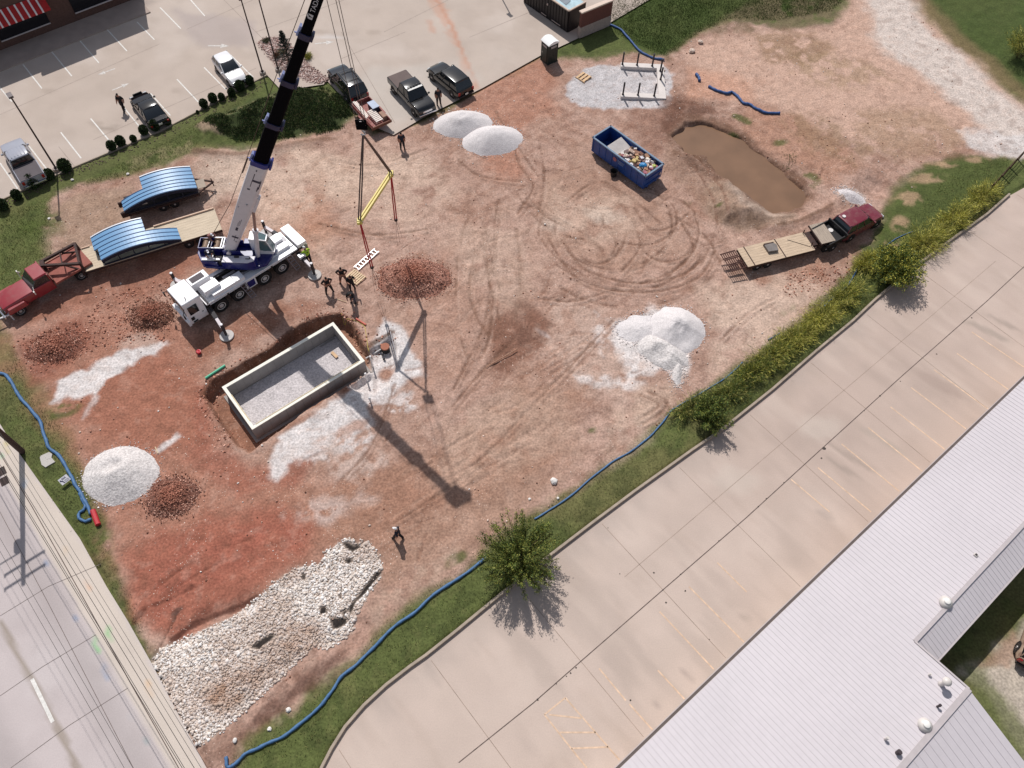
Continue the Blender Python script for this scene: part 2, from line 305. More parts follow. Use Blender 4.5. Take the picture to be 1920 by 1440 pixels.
O_([(30,640),(150,600),(180,640),(110,700),(60,720)],(138,84,68),.6,.8,2,.7)
O_([(100,700),(300,660),(390,740),(400,830),(290,860),(160,820)],(166,112,92),.8,1,2,.8)
O_([(370,690),(440,660),(520,620),(620,570),(560,560),(420,600),(360,650)],(150,104,84),.6,.8,1.5,.7)
O_([(380,730),(410,840),(470,880),(600,850),(560,900),(440,930),(350,860)],(162,104,86),.7,.8,1.5,.75)
O_([(560,920),(820,830),(1000,700),(1100,720),(1080,850),(900,990),(720,1100),(640,1040)],(166,130,110),1.2,1.5,3,.7)
O_([(740,990),(900,940),(1080,880),(1000,950),(890,1040),(760,1110),(700,1160)],(176,144,126),.8,1,2,.7)
O_([(830,470),(900,560),(880,700),(780,740),(760,620)],(182,146,128),1,1.2,2,.5)
O_([(380,290),(540,280),(470,330),(400,380),(360,330)],(206,188,172),.9,1,2,.75); O_([(560,290),(760,300),(700,370),(600,380)],(200,172,152),1.2,1.5,2.5,.75)
O_([(490,360),(600,370),(640,440),(560,460),(500,420)],(190,140,112),1,1,2,.5)
O_([(100,380),(240,345),(250,430),(180,480),(110,470)],(168,144,124),.7,1,1.5,.7); O_([(120,480),(220,470),(150,520),(70,580),(60,500)],(196,178,166),.5,.8,1,.7,.4)
O_([(930,120),(1060,120),(1040,200),(960,260),(1000,330),(900,330),(860,200)],(178,128,106),1,1.5,2.5,.7)
O_([(1000,330),(1100,260),(1250,380),(1300,480),(1180,520),(1000,460)],(176,144,126),1,1.5,3,.6)
B_((1130,402),1.7,1.0,(206,190,176),.8); B_((1040,420),1.4,.8,(206,190,176),.55)
O_([(1180,200),(1290,190),(1270,250),(1230,290),(1170,240)],(138,102,86),.8,1,1.5,.6)
# pale dusty top right
O_([(1300,70),(1450,60),(1580,50),(1600,-100),(1690,-100),(1715,20),(1800,95),(1880,165),(2000,250),(1980,300),(1880,290),(1760,270),(1600,270),(1500,220),(1380,190),(1290,130)],(204,172,154),1.0,1.5,3,.92)
O_([(1600,-100),(1690,-100),(1710,20),(1790,95),(1870,165),(2000,255),(1990,300),(1900,285),(1830,230),(1740,150),(1640,90)],(214,203,195),.8,1.0,2,.9)
O_([(1400,60),(1520,60),(1560,90),(1500,130),(1430,110)],(150,122,96),.8,1,1.2,.7,.42); O_([(1310,70),(1430,60),(1560,40),(1580,0),(1450,-10),(1380,20)],(122,106,84),.8,1,1.5,.75,.38)
O_([(1480,95),(1640,120),(1680,160),(1560,170),(1480,140)],(160,136,108),.8,1,1.2,.5,.48); O_([(1600,210),(1720,200),(1830,250),(1800,285),(1660,300),(1600,260)],(168,140,116),.8,1,1.2,.65,.4)
O_([(1290,130),(1420,150),(1400,190),(1300,180)],(204,158,134),.8,1,2,.7); O_([(1400,190),(1520,230),(1620,300),(1560,350),(1480,310),(1380,250)],(176,134,112),.8,1,1.5,.7)
O_([(1460,210),(1560,220),(1640,280),(1600,320),(1500,280)],(140,116,88),.8,1,1.2,.5,.45)
O_([(1800,245),(1900,250),(1990,280),(1960,300),(1870,290),(1815,280)],(214,206,202),.5,.8,1,.85)
# gravel and sand sheets
GR=(220,212,209); GW=(230,223,220)
O_([(1056,178),(1068,155),(1098,125),(1130,122),(1165,122),(1250,124),(1265,140),(1255,200),(1250,206),(1200,204),(1160,205),(1120,205),(1085,198)],(198,192,192),.2,.4,1)
O_([(95,742),(110,710),(160,690),(220,662),(270,648),(312,645),(300,662),(250,680),(200,712),(185,735),(180,752),(172,738),(140,748),(100,752)],GR,.2,.5,.9); O_([(168,735),(182,745),(175,760),(155,785),(168,752)],GR,.2,.3,.6,.6)
O_([(292,845),(330,812),(340,818),(318,835),(298,850)],GR,.15,.2,.6,.9); B_((260,640),1.4,.8,(196,176,164),.6)
O_([(510,855),(505,890),(520,900),(560,860),(600,830),(700,800),(690,740),(660,735),(600,770),(540,812)],GR,.3,.6,1,.95); O_([(520,860),(600,820),(690,790),(720,830),(660,850),(560,880)],GR,.3,.9,.8,.8,.5)
O_([(600,830),(740,860),(700,900),(620,900)],(214,196,186),.5,.8,1,.6,.45); O_([(540,960),(640,930),(700,935),(620,975),(560,980)],(210,192,184),.5,.8,1,.7,.42)
O_([(520,820),(640,745),(680,700),(720,600),(742,606),(760,622),(768,650),(790,680),(800,705),(770,715),(745,735),(690,760),(640,800),(540,835)],GR,.25,.45,.9)
O_([(700,740),(770,735),(782,770),(740,775),(700,760)],GR,.25,.5,.6,.75,.42)
B_((723,690),.55,.75,(160,116,92),.85,-60); B_((658,725),1.0,.35,(150,104,84),.8,40); B_((560,790),1.4,.25,(160,118,98),.7,35); B_((665,800),1.3,.5,(176,136,116),.7,30)
O_([(1140,600),(1190,605),(1220,570),(1260,600),(1290,640),(1290,700),(1272,724),(1256,700),(1240,690),(1215,700),(1180,710),(1150,650)],GW,.3,.5,.9,.9)
O_([(1050,560),(1130,590),(1200,690),(1170,750),(1050,700),(1010,610)],(204,180,166),.8,1.4,1.4,.6,.42); O_([(1060,700),(1160,705),(1220,715),(1180,735),(1090,722)],GW,.3,.6,.8,.7,.45)
O_([(1115,585),(1150,640),(1135,668),(1115,640)],GW,.3,.4,.7,.6,.45); B_((1016,623),.95,.25,GW,.95,-38)
O_([(1180,740),(1280,700),(1260,760),(1200,790)],(196,172,154),.5,.8,1.2,.6)
O_([(1320,560),(1420,540),(1500,560),(1440,620),(1360,640)],(198,174,160),1,1,2,.7)
B_((1597,365),1.3,.9,(196,186,178),.6)
# dark damp soil
O_([(970,550),(1010,575),(1030,630),(1000,680),(930,700),(905,680),(930,600)],(126,88,72),.5,.9,1.5,.75); B_((985,630),.9,.5,(110,80,68),.6,50); B_((945,650),1.2,.3,(110,78,64),.6,50)
O_([(1240,180),(1300,190),(1360,215),(1300,225),(1262,245),(1250,270),(1240,230)],(112,80,66),.5,.7,1,.75); O_([(1360,225),(1440,290),(1500,330),(1520,370),(1500,360),(1430,310),(1350,250)],(112,84,68),.3,.5,1,.75)
O_([(1250,270),(1290,300),(1350,350),(1320,400),(1300,360),(1240,320)],(150,122,104),.5,.6,1.2,.6); O_(BERM,(164,140,122),.5,.5,1,.85); O_([(1350,345),(1400,360),(1460,400),(1490,402),(1450,415),(1390,400)],(188,170,156),.3,.4,1,.7)
O_([(1330,390),(1380,400),(1440,425),(1380,430),(1330,420)],(134,108,88),.3,.4,.7,.5,.45)
O_([(1470,430),(1620,450),(1560,510),(1480,540),(1410,530),(1400,500)],(168,130,110),.6,.8,1.5,.6); O_([(1480,520),(1540,500),(1560,530),(1500,560)],(166,120,98),.4,.6,1,.6,.45)
O_([(640,1210),(560,1265),(470,1345),(440,1390),(480,1370),(545,1320),(600,1280),(640,1235)],(104,76,66),.3,.5,1,.8); O_([(380,1400),(450,1350),(440,1440),(390,1445)],(140,110,96),.4,.5,1,.7)
O_([(660,1150),(760,1070),(840,1060),(800,1100),(700,1180),(640,1230),(620,1220)],(182,148,132),.6,.7,1.4,.6); O_([(700,1130),(800,1060),(870,1020),(860,1050),(780,1100),(690,1175)],(196,172,154),.4,.8,.8,.55,.42)
L_([(240,1150),(300,1130),(360,1100)],.25,(96,56,46),.6,brk=.4); L_([(300,1120),(400,1060),(520,1020)],.16,(120,70,56),.5,brk=.42); L_([(270,1120),(350,1060),(470,1010)],.14,(120,70,56),.5,brk=.42); L_([(320,1198),(370,1165),(430,1142),(480,1120)],.35,(80,48,40),.8); L_([(285,1238),(310,1190),(330,1150)],.14,(84,60,50),.7); B_((330,1145),.5,.2,(70,44,38),.8,45)
L_([(250,1165),(270,1140)],.3,(100,60,48),.7); L_([(1420,430),(1500,415),(1560,385)],.3,(110,84,66),.6,brk=.35)
# bank faces, pit and basement surround
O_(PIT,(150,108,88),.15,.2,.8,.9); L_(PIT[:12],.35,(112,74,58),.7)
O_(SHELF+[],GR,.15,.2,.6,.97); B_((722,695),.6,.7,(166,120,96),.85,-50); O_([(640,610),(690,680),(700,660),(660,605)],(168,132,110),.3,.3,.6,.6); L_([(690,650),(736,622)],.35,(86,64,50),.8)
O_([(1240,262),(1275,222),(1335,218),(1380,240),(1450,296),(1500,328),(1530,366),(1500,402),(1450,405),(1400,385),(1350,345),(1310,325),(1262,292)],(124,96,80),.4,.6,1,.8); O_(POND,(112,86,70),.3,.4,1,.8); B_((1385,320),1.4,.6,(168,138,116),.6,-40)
# green weeds on the soil
for p,a,b,t in (((1395,225),1.4,.5,-30),((1462,268),.9,.5,20),((1520,330),1.2,.55,-35),((1535,352),.9,.4,-30),((1375,255),.7,.4,-40),((1345,390),.35,.25,0),((290,440),1.5,.7,20),((80,420),2.2,1.8,0),((180,1000),1,2.2,40),((118,770),1.2,.6,20),((1110,808),.35,.3,0),((855,1050),.9,.4,35),((1480,580),.9,.35,35),((1290,380),.4,.3,0),((1660,440),1.6,1.0,30),((1630,470),1.4,.8,30)):
    B_(p,a,b,(84,96,48),.8,t,brk=.42)
O_(MOUND,(70,80,48),.3,.6,1.2,.95); O_([(540,165),(610,168),(650,200),(620,215),(560,190)],(132,120,88),.3,.6,.8,.6,.45); O_([(375,240),(400,215),(480,190),(520,175),(520,195),(430,225),(400,250)],(136,126,92),.3,.6,.8,.7,.42); B_((395,247),1.5,.6,(166,142,122),.8,-20)
O_([(0,395),(60,375),(150,340),(250,300),(380,235),(480,170),(430,180),(300,245),(140,315),(0,378)],(96,100,60),.3,.5,1.5,.8)
O_([(230,300),(360,262),(370,285),(260,325)],(150,136,104),.4,.7,.8,.55,.45)
L_([(365,284),(450,290),(540,272),(600,262),(640,258)],.45,(128,100,82),.6,brk=.35)
# tyre tracks
TR=(132,102,86)
tr=[[(905,440),(912,500),(925,560),(938,600)],[(968,430),(975,500),(972,560),(965,600)],[(890,470),(880,540),(892,590),(915,625)],[(915,480),(918,540),(910,600),(885,660),(850,730)],[(1055,450),(1090,500),(1150,525),(1220,530),(1290,510),(1320,470)],[(1030,450),(1080,520),(1160,545),(1240,545),(1310,520),(1340,470)],[(1190,390),(1220,430),(1260,425),(1290,400)],[(1145,430),(1155,460),(1140,490)],[(1185,410),(1200,460),(1165,510)],[(1010,440),(1040,480),(1100,520)],[(960,260),(975,310),(1000,350),(970,400)],[(930,210),(960,260),(1010,330)],[(1250,400),(1320,440),(1350,490)],[(1280,420),(1300,470),(1250,520)],[(740,720),(700,830),(640,900)],[(1020,560),(1070,565),(1130,550)],[(850,760),(900,700),(960,640)],[(1150,600),(1000,760),(860,900),(740,980)],[(1290,295),(1330,360),(1345,420)],[(1305,290),(1345,350),(1362,410)],[(1060,380),(1120,340),(1180,370),(1240,420)],[(980,380),(1080,430),(1130,470)],[(1200,740),(1235,760),(1200,785)],[(1215,735),(1250,752),(1238,775),(1205,795)],[(1450,560),(1400,590),(1350,640)],[(620,300),(700,310),(800,280)],[(860,300),(900,330),(980,340)],[(600,420),(700,440),(800,430)]]
for k,t in enumerate(tr):
    L_(t,.2,(126,96,80),.65,seed=20+k,brk=.3); L_([(a+5,b+9) for a,b in t],.16,(146,114,98),.45,seed=50+k,brk=.38)
for k,(cu,cv,ru,rv,a0,a1) in enumerate(((1160,430,150,105,-20,200),(1170,425,170,120,10,170),(1150,420,110,85,-60,190),(1200,410,70,50,-90,200),(1120,400,60,95,20,120),(1250,430,60,60,-100,140),(1180,440,190,135,30,140),(1000,470,70,150,150,210),(985,465,60,160,160,215),(880,540,45,150,-60,60),(900,540,45,150,120,240),(1100,300,130,130,100,170),(1110,310,150,140,95,160),(930,330,90,140,-30,50),(1330,370,60,90,60,170))):
    pts_=[(cu+ru*math.cos(D(a)),cv+rv*math.sin(D(a))) for a in np.linspace(a0,a1,14)]
    L_(pts_,.2,(120,90,74),.6,seed=120+k,brk=.42); L_([(u+4,v+7) for u,v in pts_],.12,(200,172,156),.4,seed=150+k,brk=.42)
rg=np.random.default_rng(5)
for k in range(230):                     # scraped streaks all over the graded soil
    u,v=rg.uniform(560,1600),rg.uniform(270,1060)
    if sdpoly(SITEW,np.array([G2((u,v))[0]]),np.array([G2((u,v))[1]]))[0]>-1.5: continue
    a=rg.normal(-.35,.6); l=rg.uniform(15,60); c=[(148,112,94),(186,158,142),(138,104,88)][k%3]
    L_([(u,v),(u+l*math.cos(a)*.5,v+l*math.sin(a)*.5+rg.uniform(-5,5)),(u+l*math.cos(a),v+l*math.sin(a))],rg.uniform(.08,.2),c,rg.uniform(.25,.5),seed=int(rg.integers(100)),brk=.35)
for k in range(40):
    u=rg.uniform(700,1040); v=1000-(u-700)*.75+rg.uniform(-90,60); l=rg.uniform(25,90); L_([(u,v),(u+l,v-l*.62)],rg.uniform(.08,.22),[(146,110,92),(186,154,136)][k%2],.4,seed=k,brk=.35)
for pl,op_ in (([(430,300),(560,285),(640,300),(640,360),(560,400),(500,420),(440,380)],.75),([(640,320),(800,300),(860,360),(760,440),(650,420)],.5),([(560,280),(700,270),(820,285),(800,330),(640,330)],.4),([(1030,350),(1180,370),(1190,430),(1090,450),(1000,430)],.5),([(1310,540),(1460,500),(1540,540),(1440,640),(1340,690),(1330,600)],.65),([(820,420),(960,400),(1010,520),(1000,580),(880,560)],.35),([(1150,770),(1250,740),(1210,810),(1120,860),(1050,880)],.55),([(860,760),(1040,740),(1060,820),(930,900),(820,900)],.35),([(380,400),(420,420),(600,430),(640,480),(600,520)],.3)):
    O_(pl,(214,190,172),1.2,1.4,2.2,op_,.4)
for p,a,b,t in (((1700,370),1.6,1.0,30),((1740,335),1.8,.7,10),((1690,420),1.2,.8,40),((1670,460),1.0,.6,40),((1760,310),1.6,.5,5),((1830,300),1.2,.4,0)): B_(p,a,b,(176,146,118),.8,t,brk=.45)
_m=fbm(wx,wy,.55,4,95); P.mix(s_i,sm(.56,.75,_m)*.16*ins,(210,182,166)); P.mix(s_i,sm(.44,.28,_m)*.24*ins,(124,90,74))
P.poly(RIP,(186,172,160),.15,.2,.8,.95)
for f_ in FAB: P.poly(f_,(34,30,30),.05,.05,.5,.95)
P.poly([(520,1255),(600,1180),(560,1180),(440,1260),(420,1330)],(158,128,108),.5,.6,1,.4,.4)
# behind the warehouse
P.poly([(1800,1260),(1840,1250),(1960,1120),(2100,1200),(2100,1500),(1930,1430),(1880,1340)],(196,182,168),.5,.6,1.5,.9); P.poly([(1840,1250),(1900,1180),(1920,1210),(1890,1250)],(164,132,112),.3,.4,.6,.7)
P.poly([(1800,1240),(1850,1260),(1900,1340),(1960,1420),(1900,1430),(1850,1350)],(104,108,68),.4,.6,1.2,.8)
Zg=Zg+P.rut; _sat=sm(.08,.3,1-P.c[s_i,2]/P.c[s_i,0]); P.c[s_i]*=1-(ins*_sat)[:,None]*np.array([.05,.085,.10])
nx,ny=len(xs),len(ys); ii=(np.arange(nx-1)[:,None]*ny+np.arange(ny-1)[None,:]).ravel()
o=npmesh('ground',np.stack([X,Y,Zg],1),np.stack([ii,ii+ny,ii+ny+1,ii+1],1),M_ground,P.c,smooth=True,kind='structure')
_s=np.zeros(len(X),np.float32); _s[s_i]=ins*sm(.35,.6,fbm(sx,sy,3,4,98)); _s[(P.c[:,1]>P.c[:,0]*.98)]=0; at_=o.data.attributes.new('soil','FLOAT','POINT'); at_.data.foreach_set('value',_s)
def gz(x,y): return float(outside_flat(np.array([x]),np.array([y]),height(np.array([x]),np.array([y])))[0])
# ---------------------------------------------------------------- flat sheets with outline
def sheet(name,PW,z,sp,base,fn=None,thick=0,mt=None):
    PA=np.array(PW); x0,y0=PA.min(0); x1,y1=PA.max(0)
    gx,gy=np.meshgrid(np.arange(x0,x1,sp),np.arange(y0,y1,sp),indexing='ij'); gx=gx.ravel(); gy=gy.ravel(); k=sdpoly(PW,gx,gy)<-sp*.45
    pts=[Vector(p) for p in PW]+[Vector((a,b)) for a,b in zip(gx[k],gy[k])]
    n=len(PW); r=delaunay_2d_cdt(pts,[],[list(range(n))],1,1e-5); v=np.array([(p[0],p[1],z) for p in r[0]])
    f=np.array([q for q in r[2] if len(q)==3]); 
    a=v[f[:,0],:2]; b=v[f[:,1],:2]; c=v[f[:,2],:2]; cr=(b[:,0]-a[:,0])*(c[:,1]-a[:,1])-(b[:,1]-a[:,1])*(c[:,0]-a[:,0]); f[cr<0]=f[cr<0][:,::-1]
    Pt=Paint(v[:,0],v[:,1],base)
    if fn: fn(Pt)
    return npmesh(name,v,f,mt or M_conc,Pt.c,kind='structure')
def common(Pt,a,b,amp=.5,s=4,seed=90):
    i=np.arange(len(Pt.X)); Pt.mix(i,sm(.45,.72,fbm(Pt.X,Pt.Y,s,5,seed))*amp,a); Pt.mix(i,sm(.5,.72,fbm(Pt.X,Pt.Y,s*.35,4,seed+4))*amp*.7,b)
def paintL(Pt):
    common(Pt,(208,194,184),(182,166,154),.5,5)
    Pt.poly([(820,-20),(850,40),(880,140),(905,175),(880,175),(850,80),(800,0)],(204,150,124),.2,.4,.8,.45,.3); Pt.line([(818,0),(845,45),(868,100),(895,160)],.35,(196,140,114),.55); Pt.line([(805,40),(812,60)],.5,(196,140,114),.4)
    Pt.poly([(330,20),(480,40),(470,90),(380,90),(350,60)],(178,164,160),.5,.6,2,.6); Pt.poly([(0,120),(150,60),(300,0),(200,0),(0,90)],(150,138,134),.5,.6,2,.5)
    Pt.poly([(640,180),(700,130),(860,110),(900,150),(740,240)],(206,198,190),.8,.8,2,.5); Pt.blob((205,240),1.2,.3,(150,136,126),.6,10); Pt.blob((620,70),1.6,.35,(214,206,202),.7,0)
    Pt.poly([(482,82),(500,70),(530,68),(560,98),(585,125),(618,150),(605,158),(583,156),(555,142),(522,130),(503,108)],(166,144,136),.12,.12,.5,.9)
    for p in ((210,245),(330,170),(600,60),(180,232),(700,60),(90,170)): Pt.blob(p,.7,.4,(170,154,142),.5)
def paintR(Pt):
    i=np.arange(len(Pt.X)); common(Pt,(220,202,190),(198,180,168),.55,6,110)
    q=Pt.X*_dv[0]+Pt.Y*_dv[1]; w=Pt.X*_mv[0]+Pt.Y*_mv[1]
    Pt.mix(i,sm(.52,.72,fbm(q,w*.22,1.3,4,120))*.35,(176,160,150)); Pt.mix(i,sm(14,34,q)*.35,(182,158,146)); Pt.mix(i,sm(2.2,.1,sdline(LOTRW[5:24],Pt.X,Pt.Y))*.3*fbm(Pt.X,Pt.Y,1,3,7)*2,(170,158,150))
    Pt.mix(i,(vn(np.floor(q/6.1)*3.3,np.floor((w+2)/8.3)*5.1,1.0,131)-.5)*.5*(vn(q,w,9,132)>.2),(188,168,156)); Pt.mix(i,sm(.55,.75,fbm(q*.9,w*.12,1.0,5,133))*.3,(218,199,186)); Pt.mix(i,sm(.58,.72,fbm(q,w*.18,.7,4,134))*.16,(176,156,142))
    for p,a,b,t,c in (((1285,1262),.55,.25,-50,(150,134,128)),((1230,1320),.22,.18,0,(160,144,138)),((1300,1196),.2,.16,0,(150,136,128)),((1398,1160),.3,.2,-60,(130,118,110)),((1600,860),2.0,.25,-38,(150,136,126)),((1585,880),1.6,.2,-38,(156,142,132)),((1850,620),1.8,.35,-35,(146,134,124)),((1880,605),1.6,.25,-35,(150,136,126)),((1760,720),2.4,.5,-36,(166,146,136)),((1545,965),.5,.3,-20,(160,146,138)),((1570,1130),.3,.2,0,(150,138,130)),((1660,830),2,.3,-38,(176,162,150)),((1540,800),1.5,1,0,(212,198,186)),((1380,900),2,1,0,(210,196,184))): Pt.blob(p,a,b,c,.45,t)
def paintRoad(Pt):
    common(Pt,(212,202,200),(188,176,174),.5,5,130)
    Pt.poly([(-200,560),(0,800),(22,830),(75,905),(150,1010),(285,1245),(387,1440),(480,1640),(400,1640),(320,1440),(240,1300),(170,1180),(0,880),(-200,640)],(216,202,188),.15,.1,1,.85)
    Pt.line([(-40,900),(90,1120),(170,1270),(300,1530)],1.6,(160,150,148),.45,1.6,smooth=False); Pt.line([(0,1165),(60,1275),(100,1350),(145,1440),(190,1540)],.3,(150,136,120),.7,smooth=False)
    Pt.line([(-60,1300),(40,1500)],1.8,(168,158,156),.4,1.4,smooth=False)
    for p,c in (((12,838),(206,190,120)),((70,900),(222,196,140)),((105,920),(222,196,140)),((125,1040),(228,190,140)),((165,1100),(228,176,140)),((45,905),(160,180,200)),((90,1062),(120,140,170)),((140,1155),(130,150,180)),((197,1260),(150,165,190)),((180,1208),(130,200,130)),((204,1187),(130,200,130)),((243,1340),(150,170,180)),((275,1390),(160,170,170)),((280,1290),(228,190,150)),((3,850),(150,200,160))): Pt.blob(p,.5,.12,c,.7,-60,brk=.4)
LOTL=sheet('parking_lot',LOTLW,0.0,.35,(196,180,168),paintL); LOTR=sheet('parking_area',LOTRW,0.0,.35,(206,187,175),paintR); ROAD=sheet('road',ROADW,0.0,.3,(202,190,188),paintRoad)
# painted lines and joints
M_wpaint=mat('white_line_paint',(232,228,222),.8,var=.15,sc=6); M_ypaint=mat('faded_orange_paint',(222,192,166),.9,var=.2,sc=3); M_joint=mat('joint_sealant',(120,106,98),.95,var=.35,sc=2); M_jointd=mat('dark_joint',(104,90,84),.95,var=.4,sc=3)
def strips(name,segs,w,z,mt,parent):
    m=MB()
    for s_ in segs:
        P_=[G2(p) for p in s_]
        for k in range(len(P_)-1):
            a=np.array(P_[k]);b=np.array(P_[k+1]);d=b-a;L=np.linalg.norm(d);d/=L;nn=np.array([-d[1],d[0]])*w/2
            m.add([(*(a-nn),z),(*(b-nn),z),(*(b+nn),z),(*(a+nn),z)],[(0,1,2,3)])
    return obj(name,m,mt,parent,fix=False)
Z36=lambda l:[tuple((a/3.6,b/3.6) for a,b in s) for s in l]
strips('stall_lines',Z36([((155,435),(283,597)),((350,350),(485,514)),((540,275),(668,425)),((722,198),(857,345)),((925,148),(1042,268)),((1080,50),(1220,193)),((410,893),(548,1068)),((612,800),(755,970)),((820,705),(960,878)),((1015,630),(1150,780)),((1195,535),(1340,690)),((1378,455),(1525,605)),((1555,370),(1708,520)),((195,985),(345,1180)),((0,1100),(120,1275)),((-20,570),(80,686))])+[((340,-20),(384,30))],.11,.004,M_wpaint,LOTL)
am=MB()
def arrow(px,heading,s=1.0,turn=0):
    c=G(*px); M=Matrix.Rotation(D(heading),3,'Z'); f=lambda pts:[M@Vector((x*s,y*s,0))+Vector((c[0],c[1],.004)) for x,y in pts]
    am.add(f([(-1.1,-.08),(.1,-.08),(.1,.08),(-1.1,.08)]),[(0,1,2,3)]); am.add(f([(.1,-.32),(.9,0),(.1,.32)]),[(0,1,2)])
arrow((228,162),38,.8); arrow((198,135),215,.8); arrow((412,86),0,1.0); arrow((610,80),10,.9)
obj('lane_arrows',am,mat('worn_white_paint',(214,208,202),.9,var=.25,sc=5),LOTL,fix=False)
strips('slab_joints',[((300,82),(0,215)),((350,55),(900,-190)),((140,312),(110,275)),((480,60),(700,-20)),((640,60),(740,230)),((720,60),(840,0)),((640,110),(760,60)),((880,70),(1000,20)),((500,80),(380,-40)),((175,262),(480,128))],.05,.004,mat('fine_joint',(168,152,142),.95,var=.2),LOTL)
s=lambda ox,oy,k,l:[tuple((ox+a/k,oy+b/k) for a,b in q) for q in l]
strips('stall_lines_orange',s(1000,960,3,[((370,880),(520,1060)),((540,1080),(670,1225)),((710,560),(1015,885)),((875,420),(1185,732)),((1035,285),(1200,450)),((180,1045),(485,1395)),((62,1140),(300,1440)),((62,1140),(180,1045)),((90,1140),(270,1160)),((150,1240),(350,1240)),((215,1330),(420,1322)),((700,890),(850,1052))])+s(1400,560,3.6,[((480,1140),(840,1440)),((820,870),(1185,1165)),((970,730),(1338,1018)),((1110,600),(1480,878)),((1265,480),(1630,745)),((1420,370),(1765,612)),((1520,225),(1872,462)),((640,980),(1030,1300)),((300,1220),(560,1440))]),.09,.004,M_ypaint,LOTR)
def bld(q,w,z): return (6.15+_dv[0]*q+_mv[0]*w, 4.2+_dv[1]*q+_mv[1]*w, z)
_qq=lambda p:(np.array(G2(p))-np.array([6.15,4.2])).dot(_dv); _ww=lambda p:(np.array(G2(p))-np.array([6.15,4.2])).dot(_mv)
jq=abs(_qq((1243,1106))-_qq((1089,1240))); jm=MB(); q0=_qq((1243,1106)); wj=_ww((1243,1106)); ew=[(_qq(p),_ww(p)) for p in LOTR_EDGE]; eq=sorted(ew)
for k in range(-8,9):
    q_=q0+k*jq; w0=float(np.interp(q_,[a for a,_ in eq],[b for _,b in eq]))+.3
    if q_<eq[0][0]: continue
    for a_,b_ in ((w0,-.3),): jm.bar(bld(q_,a_,.003),bld(q_,b_,.003),.03,.003)
for w_ in (wj*.5+(-9.5)*.5,): jm.bar(bld(8,w_,.003),bld(48,w_,.003),.025,.003)
obj('slab_joints',jm,mat('fine_joint2',(158,138,124),.95,var=.3,sc=1),LOTR)
strips('main_joint',[((860,1430),(1000,1318),(1089,1240),(1243,1106),(1400,970),(1540,842),(1690,706),(1850,565),(1990,435))],.055,.005,M_jointd,LOTR)
dm=MB()
for u,v in ((1043,1282),(1062,1268),(1070,1262),(1080,1252),(1008,1312),(1243,1106),(1276,1077),(1348,1014),(1162,1076),(1226,1074),(1285,1108),(1249,1130),(1140,990),(1545,841),(1540,859),(1437,935),(1422,950),(1470,905),(1688,715),(1756,664),(1822,596),(1620,770),(1650,742),(1330,1199),(1182,1313)):
    c=G(u,v); a=random.uniform(.04,.08) if u!=1545 else .15; dm.add([(c[0]+a*random.uniform(.6,1)*math.cos(k*.9),c[1]+a*random.uniform(.6,1)*math.sin(k*.9),.007) for k in range(7)],[tuple(range(7))])
obj('oil_spots',dm,mat('oil_spot',(70,60,54),.7,var=.3),LOTR,fix=False)
strips('slab_joints',[((0,960),(90,1130),(250,1440),(300,1540)),((-60,880),(0,960)),((0,1155),(90,1100),(230,1040)),((0,1305),(80,1250),(180,1190)),((20,1440),(130,1360),(240,1290))],.035,.004,mat('road_joint',(122,110,106),.95,var=.3),ROAD)
strips('gutter_joint',[((-60,770),(0,850),(60,950),(150,1110),(250,1290),(335,1440),(380,1530))],.05,.005,M_jointd,ROAD)
strips('lane_dash',[((60,1273),(99,1354)),((-28,1085),(-10,1125))],.2,.006,M_wpaint,ROAD)
# kerbs
def kerb(name,PX,w,h,label,mt,side=1,z0=-.15):
    P_=[np.array(G2(p)) for p in PX]; N=[]
    for i in range(len(P_)):
        t=P_[min(i+1,len(P_)-1)]-P_[max(i-1,0)]; t/=np.linalg.norm(t); N.append(np.array([-t[1],t[0]])*side)
    rings=[[(*(p),z0),(*p,h-.02),(*(p+n*.02),h),(*(p+n*w),h),(*(p+n*w),z0)] for p,n in zip(P_,N)]
    m=MB(); m.loft([[Vector(v) for v in r] for r in rings]); o=obj(name,m,mt); tag(o,label,'kerb'); o['kind']='structure'; return o
M_kerb=mat('kerb_concrete',(176,160,144),.95,var=.15,sc=2,fine=.1,bump=.2)
kerb('kerb',LOTR_EDGE,.17,.2,'long low concrete kerb between the grass strip and the large concrete parking area',M_kerb)
kerb('kerb',[(x,y) for x,y in LOTL_PX[1:7]],.12,.06,'low concrete edge between the car park bays and the shrub bed',M_kerb,side=-1)
